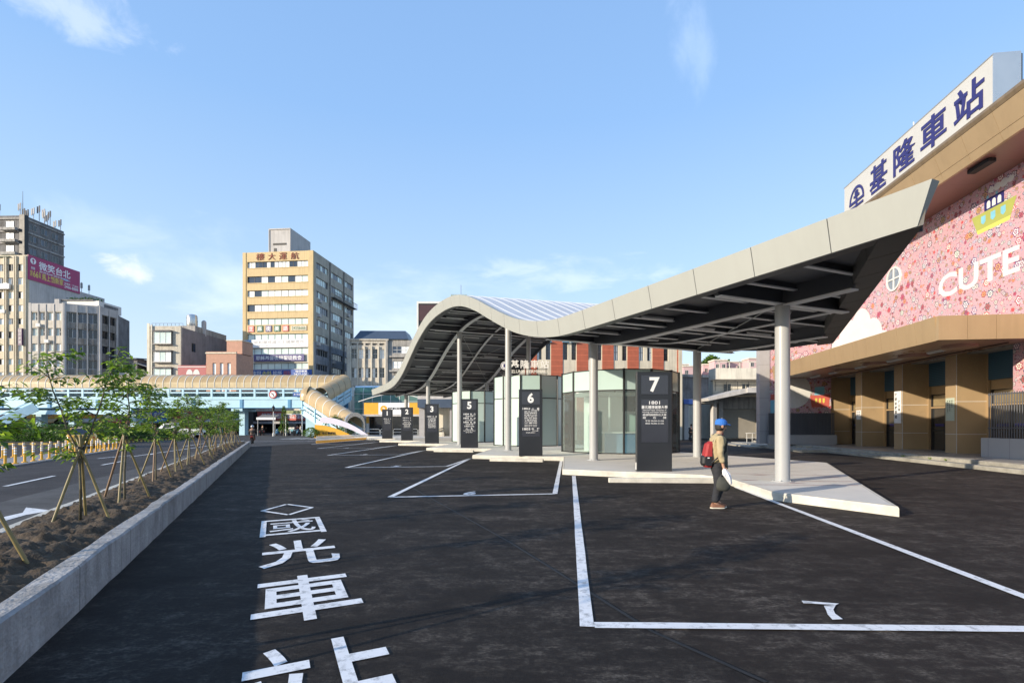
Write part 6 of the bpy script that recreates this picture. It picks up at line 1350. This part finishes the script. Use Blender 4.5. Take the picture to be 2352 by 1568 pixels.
def hand(J, E, wrist, W_, dr, sd, pre, curl=.5, s_=1.0):
    """palm, four curled fingers of different length and a thumb from the palm's side; dr = way the hand points, sd = towards the thumb"""
    W_ = Vector(W_); dr = Vector(dr).normalized(); sd = Vector(sd).normalized(); pn = dr.cross(sd)
    k = pre + 'palm'; J[k] = (W_ + dr * .055, (.032, .016)); E.append((wrist, k)); k2 = pre + 'knuckle'; J[k2] = (W_ + dr * .09, (.034, .013)); E.append((k, k2))
    for i, (o, l) in enumerate(((.03, .068), (.011, .076), (-.009, .07), (-.028, .055))):
        b0 = W_ + dr * .098 + sd * o; c1 = curl; p1 = b0 + (dr * math.cos(c1) + pn * math.sin(c1)) * l * .5; p2 = p1 + (dr * math.cos(c1 * 2.4) + pn * math.sin(c1 * 2.4)) * l * .5
        chain(J, E, k2, [b0, p1, p2], [.0095, .0085, .007], pre + 'f%d' % i)
    chain(J, E, k, [W_ + dr * .05 + sd * .035, W_ + dr * .078 + sd * .052 + pn * .012, W_ + dr * .1 + sd * .05 + pn * .028], [.012, .0105, .008], pre + 't')
P_ = T("person", "person in a blue cap, tan sleeves and olive vest walking with a red backpack", "person", (4.05, 10.33, .012), 0)
J = {}; E = []
V = Vector
J['pelvis'] = (V((0, 0, .90)), (.10, .08)); J['waist'] = (V((0, 0, 1.05)), (.10, .085)); J['chest'] = (V((.015, 0, 1.27)), (.12, .09)); J['neck0'] = (V((.03, 0, 1.42)), (.07, .065)); J['neck'] = (V((.055, 0, 1.49)), (.052, .055)); J['jaw'] = (V((.095, 0, 1.545)), (.062, .075)); J['skull'] = (V((.085, 0, 1.63)), (.075, .092)); J['crown'] = (V((.08, 0, 1.68)), (.055, .065))
E += [('pelvis', 'waist'), ('waist', 'chest'), ('chest', 'neck0'), ('neck0', 'neck'), ('neck', 'jaw'), ('jaw', 'skull'), ('skull', 'crown')]
chain(J, E, 'chest', [V((.0, -.19, 1.37)), V((-.02, -.235, 1.10)), V((.03, -.235, .86))], [.06, .045, .028], 'ar'); hand(J, E, 'ar2', (.03, -.235, .86), (.12, 0, -1), (1, .15, .1), 'hr', .75)
chain(J, E, 'chest', [V((.03, .19, 1.37)), V((.14, .25, 1.16)), V((.21, .10, 1.25))], [.06, .045, .028], 'al'); hand(J, E, 'al2', (.21, .10, 1.25), (-.1, -.85, .35), (.1, .3, 1), 'hl', .5)
chain(J, E, 'pelvis', [V((0, -.09, .84)), V((-.01, -.09, .46)), V((-.07, -.09, .10))], [.07, .05, .038], 'lr'); chain(J, E, 'lr2', [V((.0, -.09, .045))], [.035], 'fr')
chain(J, E, 'pelvis', [V((.0, .09, .84)), V((.15, .09, .49)), V((.02, .09, .13))], [.07, .05, .038], 'll'); chain(J, E, 'll2', [V((.12, .09, .05))], [.035], 'fl')
skin("body", J, E, M['skin'], P_)
b = MB()
b.loft([[(x, y * k, z) for y, z in ((-.018, 1.585), (0, 1.592), (.018, 1.585), (.012, 1.55), (-.012, 1.55))] for x, k in ((.15, 1), (.172, 1.0), (.192, .7))], True, True); b.build("nose", M['skin'], P_, smooth=True)
b = MB()
for s_ in (-1, 1): b.box(.163, .172, s_ * .032 - .012, s_ * .032 + .012, 1.605, 1.613)
b.box(.158, .170, -.025, .025, 1.525, 1.531); b.build("face_marks", M['hair'], P_)
for s_ in (-1, 1):
    b = MB(); b.loft([[(.075 + q * .028 * math.cos(a), s_ * y, 1.60 + q * .036 * math.sin(a)) for a in [2*PI*i/10 for i in range(10)]] for q, y in ((.6, .088), (1, .1), (.8, .108))], True, True); b.build("ear", M['skin'], P_, smooth=True)
b = MB(); n = 18
def ell(cx, cz, rx, ry, z, dx=0): return [(cx + rx * math.cos(2*PI*i/n), ry * math.sin(2*PI*i/n), z + dx * math.cos(2*PI*i/n)) for i in range(n)]
b.loft([ell(.05, 0, .06, .075, 1.52), ell(.055, 0, .082, .092, 1.56), ell(.065, 0, .098, .101, 1.63), ell(.075, 0, .10, .10, 1.655)], True, True); b.build("hair", M['hair'], P_, smooth=True)
b = MB(); b.loft([ell(.085, 0, .112, .108, 1.628, .012), ell(.085, 0, .116, .11, 1.65, .012), ell(.08, 0, .11, .104, 1.70, .008), ell(.075, 0, .085, .08, 1.74), ell(.075, 0, .04, .04, 1.757)], True, True)
vis = lambda z, k: [(.185, -.085, z), (.23 * k, -.078, z - .01), (.262 * k, -.04, z - .016), (.268 * k, 0, z - .018), (.262 * k, .04, z - .016), (.23 * k, .078, z - .01), (.185, .085, z)]
b.loft([vis(1.64, 1), vis(1.652, 1)], True, True); b.build("cap", M['capblue'], P_, smooth=False)
J = {}; E = []
J['hem'] = (V((-.0, 0, .81)), (.17, .155)); J['w'] = (V((-.0, 0, .98)), (.165, .15)); J['m'] = (V((.0, 0, 1.15)), (.175, .155)); J['c'] = (V((.01, 0, 1.30)), (.17, .135)); J['s'] = (V((.02, 0, 1.40)), (.115, .10)); J['n'] = (V((.04, 0, 1.475)), (.075, .075))
E += [('hem', 'w'), ('w', 'm'), ('m', 'c'), ('c', 's'), ('s', 'n')]
chain(J, E, 'c', [V((.0, -.19, 1.37)), V((-.03, -.235, 1.12)), V((.02, -.238, .885))], [.085, .072, .05], 'ar'); chain(J, E, 'c', [V((.03, .19, 1.37)), V((.15, .25, 1.17)), V((.205, .12, 1.24))], [.085, .068, .05], 'al')
def crease(o, amp, sc):
    for v in o.data.vertices: v.co += v.normal * amp * (NZ.noise((v.co.x * sc, v.co.y * sc, v.co.z * sc * 1.6)) + .6 * NZ.noise((v.co.x * sc * 2.3 + 5, v.co.y * sc * 2.3, v.co.z * sc * 3.2)))
crease(skin("jacket", J, E, M['khaki'], P_, 3), .013, 9)
b = MB(); n = 20
def vest(z, rx, ry, cx, a0=-1.25, a1=1.25): return [(cx + rx * math.cos(a0 + (a1 - a0) * i / n), ry * math.sin(a0 + (a1 - a0) * i / n), z) for i in range(n + 1)]
b.loft([vest(.775, .185, .20, .02), vest(.95, .19, .20, .01), vest(1.12, .195, .195, .01), vest(1.28, .185, .175, .01, -1.2, 1.2), vest(1.38, .13, .13, .03, -1.0, 1.0)], False); o = b.build("vest", M['olive'], P_, smooth=True); sm = o.modifiers.new("thick", 'SOLIDIFY'); sm.thickness = .012
J = {}; E = []
J['p'] = (V((0, 0, .96)), (.15, .14)); J['h'] = (V((0, 0, .80)), (.16, .145)); E += [('p', 'h')]
chain(J, E, 'h', [V((-.01, -.085, .70)), V((-.015, -.09, .45)), V((-.06, -.09, .22)), V((-.075, -.09, .09))], [.105, .08, .072, .07], 'r'); chain(J, E, 'h', [V((.05, .085, .68)), V((.145, .09, .49)), V((.08, .09, .28)), V((.02, .09, .12))], [.105, .082, .07, .066], 'l')
crease(skin("trousers", J, E, M['trouser'], P_, 3), .011, 10)
def shoe(x, y, z, tilt):
    b = MB(Matrix.Translation((x, y, z)) @ Matrix.Rotation(tilt, 4, 'Y')); sec = lambda x, w, h: [(x, -w, .0), (x, -w * 1.05, .025), (x, -w * .8, h * .75), (x, 0, h), (x, w * .8, h * .75), (x, w * 1.05, .025), (x, w, 0)]
    b.loft([sec(-.08, .025, .05), sec(-.06, .038, .095), (sec(.0, .04, .10)), sec(.06, .043, .075), sec(.13, .045, .055), sec(.175, .038, .045), sec(.195, .02, .03)], True, True, 0); b.loft([[(x, -w, -.018), (x, -w, .004), (x, w, .004), (x, w, -.018)] for x, w in ((-.085, .03), (-.05, .043), (.1, .05), (.17, .043), (.2, .022))], True, True, 1)
    b.build("shoe", [mat("brown_leather", (.20, .09, .05), .6, .25, 12), M['cream']], P_, smooth=False)
shoe(-.075, -.09, .018, 0); shoe(.03, .09, .03, .12)
t = T("backpack", "red and black backpack worn by the person in the blue cap", "backpack", (4.05, 10.33, .012), 0)
b = MB(); sec = lambda z, x0, x1, w: [(x1, -w, z), (x0 + .03, -w * .95, z), (x0, -w * .6, z), (x0, w * .6, z), (x0 + .03, w * .95, z), (x1, w, z)]
b.loft([sec(.80, -.24, -.15, .10), sec(.84, -.265, -.14, .125), sec(1.0, -.275, -.14, .135), sec(1.15, -.245, -.14, .13), sec(1.26, -.22, -.12, .12), sec(1.31, -.15, -.1, .08)], True, True); b.build("sack", M['bagred'], t, smooth=False)
b = MB(); b.loft([sec(.83, -.285, -.25, .08), sec(.88, -.31, -.26, .10), sec(1.0, -.305, -.26, .10), sec(1.03, -.285, -.26, .08)], True, True, 0); b.box(-.27, -.15, -.15, -.12, .84, 1.02, 1); b.box(-.30, -.285, -.03, .03, .93, .97, 2); b.box(-.24, -.20, -.153, -.15, .98, 1.0, 2); b.build("pocket", [M['black'], M['black'], M['white']], t)
b = MB(); b.tube([(-.12, -.12, 1.3), (-.02, -.135, 1.44), (.08, -.14, 1.42), (.14, -.16, 1.3), (.1, -.2, 1.12), (-.08, -.2, .98), (-.15, -.15, .9)], .016, 6); b.tube([(-.12, .12, 1.3), (-.02, .135, 1.44), (.1, .14, 1.40), (.16, .16, 1.25), (.1, .2, 1.1)], .016, 6); b.build("strap", M['black'], t)
t = T("tote_bag", "dark grey cloth bag hanging from the walking person's hand", "bag", (4.05, 10.33, .012), 0)
b = MB(); sec = lambda z, w, d, x: [(x + w * math.cos(2*PI*i/14), -.245 + d * math.sin(2*PI*i/14), z) for i in range(14)]
b.loft([sec(.36, .06, .03, .03), sec(.39, .125, .05, .03), sec(.46, .14, .06, .03), sec(.56, .12, .05, .025), sec(.63, .085, .03, .03)], True, True); b.build("sack", mat("grey_cloth", (.05, .052, .045), .9, .3, 8, bump=.4, bsc=15), t, smooth=True)
b = MB(); b.tube([(-.04, -.245, .62), (.02, -.25, .72), (.035, -.25, .765), (.06, -.25, .72), (.1, -.245, .62)], .008, 6); b.build("handle", M['black'], t)
t = T("plastic_bag", "crumpled white plastic bag held by the walking person", "bag", (4.05, 10.33, .012), 0)
b = MB(); r = random.Random(7); sec = lambda z, w, d, x: [(x + w * (1 + r.uniform(-.18, .18)) * math.cos(2*PI*i/14), -.29 + d * (1 + r.uniform(-.2, .2)) * math.sin(2*PI*i/14), z + r.uniform(-.008, .008)) for i in range(14)]
b.loft([sec(.49, .02, .015, .15), sec(.52, .035, .03, .145), sec(.60, .06, .04, .11), sec(.68, .075, .045, .07), sec(.74, .05, .03, .045), sec(.79, .02, .015, .035)], True, True); b.build("sack", M['plastic'], t)
def small_person(label, loc, rz, top, pose, grp=None, bot=None):
    t = T("person", label, "person", loc, rz, grp); J = {}; E = []
    sit = pose == 'ride'; hz = .82 if sit else .92
    J['p'] = (V((0, 0, hz)), (.14, .11)); J['c'] = (V((.06 if sit else .01, 0, hz + .38)), (.16, .12)); J['n'] = (V((.09 if sit else .02, 0, hz + .55)), .055); J['h'] = (V((.11 if sit else .03, 0, hz + .68)), .085); J['t'] = (V((.11 if sit else .03, 0, hz + .76)), .06)
    E += [('p', 'c'), ('c', 'n'), ('n', 'h'), ('h', 't')]
    for s_, q in ((-1, 'r'), (1, 'l')):
        chain(J, E, 'c', [V((.04, s_ * .19, hz + .45)), V((.14 if sit else -.02, s_ * .25, hz + .22)), V((.42 if sit else .06, s_ * .28, hz + .26 if sit else hz - .05))], [.06, .045, .03], 'a' + q)
        chain(J, E, 'p', [V((.0, s_ * .1, hz - .06)), V((.36 if sit else .05 * s_, s_ * .14, hz - .08 if sit else .48)), V((.28 if sit else -.06 * s_, s_ * .14, .38 if sit else .08)), V((.4 if sit else .08 - .06 * s_, s_ * .14, .34 if sit else .05))], [.09, .065, .045, .04], 'l' + q)
    skin("body", J, E, M['skin'], t, 1)
    for nm_, pre, m_, g in (("jacket", ('c', 'ar', 'al', 'p'), top, 1.28), ("trousers", ('p', 'lr', 'll'), bot or M['trouser'], 1.25)):
        K = {k: (v[0], tuple(q * g for q in v[1]) if isinstance(v[1], tuple) else v[1] * g) for k, v in J.items() if any(k == p or (len(p) == 2 and k.startswith(p)) for p in pre)}
        if nm_ == "trousers": K = {**{k: v for k, v in K.items() if not k.endswith('3')}}
        ks = list(K); ks.sort(key=lambda k: k != 'p'); K = {k: K[k] for k in ks}
        skin(nm_, K, [e for e in E if e[0] in K and e[1] in K], m_, t, 1)
    c_ = J['h'][0]; b = MB(); b.lathe([(.10 if not sit else .13, c_.z - (.02 if not sit else .08)), (.11 if not sit else .14, c_.z + .04), (.08, c_.z + .13), (.02, c_.z + .15)], c_.x - .02, 0, 12); b.build("helmet" if sit else "hair", M['silver'] if sit else M['hair'], t, smooth=True); return t
d_ = Vector((math.cos(PI * .62), math.sin(PI * .62), 0)); g_ = gp(580, 1018)
small_person("rider in a dark jacket and pale helmet on the scooter by the planter end", (g_[0] - d_.x * .3, g_[1] - d_.y * .3, 0), PI * .62, mat("dark_jacket", (.06, .045, .04), .85), 'ride')
small_person("person in a white shirt standing beside the white poster", (X_(690, 82.6), 82.6, 0), .4, M['offwhite'], 'stand')
small_person("person in a red shirt among the parked scooters", (X_(683, 84.8), 84.8, 0), 2.2, mat("red_cloth", (.28, .05, .04), .85), 'stand')
small_person("person in dark clothes under the awning at the left of the scooters", (X_(603, 86.5), 86.5, 0), 1.2, M['trouser'], 'stand')
small_person("person in black standing in the passage beside the old station", (X_(1588, 50), 50, 0), 2.0, M['black'], 'stand')
# ---------------------------------------------------------------- plants, lamps, fences near the footbridge
def shrub(label, loc, H_, rad, kind, n, seed):
    t = T("small_tree" if kind != 'bush' else "bush", label, "tree" if kind != 'bush' else "bush", loc, 0); r = random.Random(seed); b = MB()
    for i in range(n):
        f = r.random(); a = r.uniform(0, 2*PI)
        if kind == 'cone': z = .12 * H_ + f * .88 * H_; q = rad * (1 - f) ** .8 * math.sqrt(r.uniform(.3, 1)) * (1 + .25 * math.sin(a * 3 + z * 4))
        else: z = H_ * (.15 + .85 * f); q = rad * math.sqrt(max(0, 1 - (2 * f - 1) ** 2)) * math.sqrt(r.uniform(.25, 1)) * (1 + .3 * math.sin(a * 2 + 3 * z))
        p = V((q * math.cos(a), q * math.sin(a), z)); leaf(b, p, V((math.cos(a + r.gauss(0, .7)), math.sin(a + r.gauss(0, .7)), r.uniform(-.6, .7))), .22, .055, r.gauss(0, .6), r.choice((0, 0, 1)))
    b.build("crown", [M['leafa'], M['leafb']], t); MB().cyl((0, 0, -.05), (0, 0, H_ * .8), .09, .03, 8).build("trunk", M['bark'], t); return t
shrub("narrow dark cypress before the white framed shelter", (X_(652, 80), 80, 0), 4.6, .75, 'cone', 900, 1); shrub("dark conical tree beside the palm", (X_(741, 78), 78, 0), 4.9, 1.0, 'cone', 1200, 2)
shrub("bushy shrub among the palms in front of the stair tube", (X_(795, 70), 70, 0), 2.2, 1.1, 'round', 900, 3); shrub("low bush at the left end of the picket fence", (X_(714, 66), 66, 0), 1.3, .9, 'bush', 700, 4)
def palm(label, loc, H_, seed, lean=0.0):
    t = T("palm_tree", label, "palm", loc, 0); r = random.Random(seed); MB().tube([(0, 0, -.05), (lean * .4, 0, H_ * .5), (lean, 0, H_)], [.13, .1, .09], 9).build("trunk", M['bark'], t, smooth=True); b = MB()
    for i in range(22):
        a = 2*PI*i/22 + r.uniform(-.2, .2); el = r.uniform(-.2, 1.1); l = r.uniform(1.3, 1.9); p = V((lean, 0, H_)); d = V((math.cos(a) * math.cos(el), math.sin(a) * math.cos(el), math.sin(el)))
        ps = [p + d * l * q + V((0, 0, -.75 * l * q * q)) for q in [k / 9 for k in range(10)]]; b.tube(ps, [.02 - .0017 * k for k in range(10)], 4, True, 1)
        for k in range(1, 10):
            dd = (ps[k] - ps[k-1]).normalized(); s_ = dd.cross(V((0, 0, 1))).normalized()
            for q in (-1, 1): leaf(b, ps[k], s_ * q + dd * .7 + V((0, 0, -.35)), .42, .03, 0, 0)
    b.build("crown", [M['leafa'], M['leafb']], t); return t
palm("feathery palm standing left of the yellow arc wall", (X_(760, 77), 77, 0), 2.7, 3); palm("leaning palm in front of the stair tube", (X_(778, 70), 70, 0), 2.7, 9, -.5)
t = T("arc_wall", "yellow wall sign with a white arc at the foot of the footbridge stairs", "sign wall", (X_(722, 67), 67, 0))
arc = [(7.0 * q, 2.35 - 2.3 * q ** 1.9) for q in [i / 16 for i in range(17)]]
MB().xprism([(0, 0)] + [(0.05 + x * .74, max(.02, z * .72)) for x, z in arc] , 0, .25).build("panel", M['yellow'], t)
up = [(.9 + x * .85, z + .35) for x, z in arc]; lo = [(.9 + x * .85 - .35, z * .78 + .12) for x, z in arc][::-1]; MB().xprism(up + lo, .03, .2).build("white_arc", mat("pale_violet_white", (.66, .62, .70), .5, .05), t)
b = MB(); b.text("基隆市公車總站", (1.5, -.02, .62), (1, 0, 0), (0, 0, 1), 2.5, .36, .03); b.build("lettering", M['black'], t)
# picket barrier
t = T("picket_fence", "low yellow and white plastic picket barrier before the yellow arc wall", "fence", (*gp(727, 1018), 0), math.atan2(*[gp(842, 1009)[1] - gp(727, 1018)[1], gp(842, 1009)[0] - gp(727, 1018)[0]]))
L_ = (Vector(gp(842, 1009)) - Vector(gp(727, 1018))).length; n = 58
pk = MB(); pk.bev(-.048, .048, -.02, .02, 0, .24, .005, 0); pk.bev(-.048, .048, -.019, .019, .241, .64, .02, 1)
p0 = pk.build("picket", [M['yellow'], M['white']], t, loc=(0, 0, 0)); rep(p0, [(L_ * i / n, 0, 0) for i in range(1, n + 1)])
for z, m_ in ((.12, 'yellow'), (.44, 'white')): MB().box(-.05, L_ + .05, .022, .05, z, z + .05).build("rail", M[m_], t)
# steel guard rails near the stair exit
t = T("guard_rail", "row of low stainless guard rails between the stair exit and the bay boards", "guard rail", (X_(816, 69), 69, 0)); x = 0
for i in range(7):
    w = 1.55; b = MB(); b.tube([(x, 0, 0), (x, 0, 1.0), (x + .12, 0, 1.12), (x + w - .12, 0, 1.12), (x + w, 0, 1.0), (x + w, 0, 0)], .035, 6)
    for z in (.35, .72): b.tube([(x, 0, z), (x + w, 0, z)], .025, 6)
    b.build("rail_frame", M['chrome'], t); x += w + .12
def lamp_post(label, px, Y, H_, lantern):
    t = T("lamp_post" if lantern else "sign_pole", label, "lamp post" if lantern else "pole", (X_(px, Y), Y, 0)); MB().lathe([(.14, 0), (.14, .4), (.06, .5), (.05, H_)], n=10).build("pole", M['offwhite'], t)
    if lantern: b = MB(); b.lathe([(.06, H_), (.16, H_ + .12), (.2, H_ + .55), (.26, H_ + .6), (.05, H_ + .85), (.02, H_ + 1.05)], n=8); b.build("lantern", M['black'], t)
lamp_post("white post with a dark lantern before the office arcade", 628, 78, 3.7, True)
t = T("bus_stop_shelter", "white framed kerbside shelter with leafy top board among the scooters", "shelter", (X_(656.5, 81), 81, 0)); w = X_(694, 81) - X_(656.5, 81)
for x in (0, w): MB().cyl((x, 0, 0), (x, 0, 3.3), .07, n=10).build("post", M['white'], t)
MB().box(-.1, w + .1, -.1, 1.2, 3.3, 3.4).build("roof", M['white'], t); b = MB(); b.box(.1, w - .1, -.05, .05, 3.4, 3.9); b.build("top_board", mat("leaf_print", (.30, .32, .16), .8, .6, 5), t)
t = T("street_awning", "small grey street awning with a white edge at the left of the office block", "awning", (X_(590, 82), 82, 0)); w = 2.9
b = MB(); b.loft([[(0, 0, 2.75), (w, 0, 2.75), (w, 1.6, 3.2), (0, 1.6, 3.2)], [(0, 0, 2.85), (w, 0, 2.85), (w, 1.6, 3.3), (0, 1.6, 3.3)]], True, True); b.build("roof", M['concC'], t); MB().box(-.05, w + .05, -.06, -.005, 2.5, 2.85).build("edge_board", M['white'], t)
for x in (.1, w - .1): MB().cyl((x, .1, 0), (x, .1, 2.75), .05, n=8).build("post", M['plaster'], t)
# trees on the hill and outside the left of the frame
def hill_tree(label, x, y, z, r_, seed):
    t = T("hill_tree", label, "tree", (x, y, z), 0, "trees on the hilltop"); rn = random.Random(seed); b = MB()
    for c_ in range(7):
        cx, cy, cz = rn.uniform(-r_, r_) * .8, rn.uniform(-r_, r_) * .5, r_ * rn.uniform(.5, 1.5); cr = r_ * rn.uniform(.4, .7)
        for i in range(150):
            d = V((rn.gauss(0, 1), rn.gauss(0, 1), rn.gauss(0, 1))).normalized() * cr * rn.uniform(.6, 1.05); leaf(b, V((cx, cy, cz)) + d, d + V((0, 0, -.5)), 1.3, .4, rn.gauss(0, 1), rn.choice((0, 0, 1)))
    b.build("crown", [M['leafa'], M['leafb']], t); MB().cyl((0, 0, -6), (0, 0, r_), .5, .2, 7).build("trunk", M['bark'], t)
for i, (px, py, r_) in enumerate(((1622, 830, 4.0), (1632, 825, 3.2), (1660, 836, 4), (1715, 838, 4.2), (1728, 840, 3.5))):
    p = at(px, py, 238); hill_tree(["tallest round tree on the hilltop", "small tree at the left of the hilltop crown", "spreading tree on the right slope of the hill", "dark tree beside the tallest pink house", "low tree at the far right of the hillside"][i], p.x, 238, p.z - r_ * 1.5, r_, i + 4)
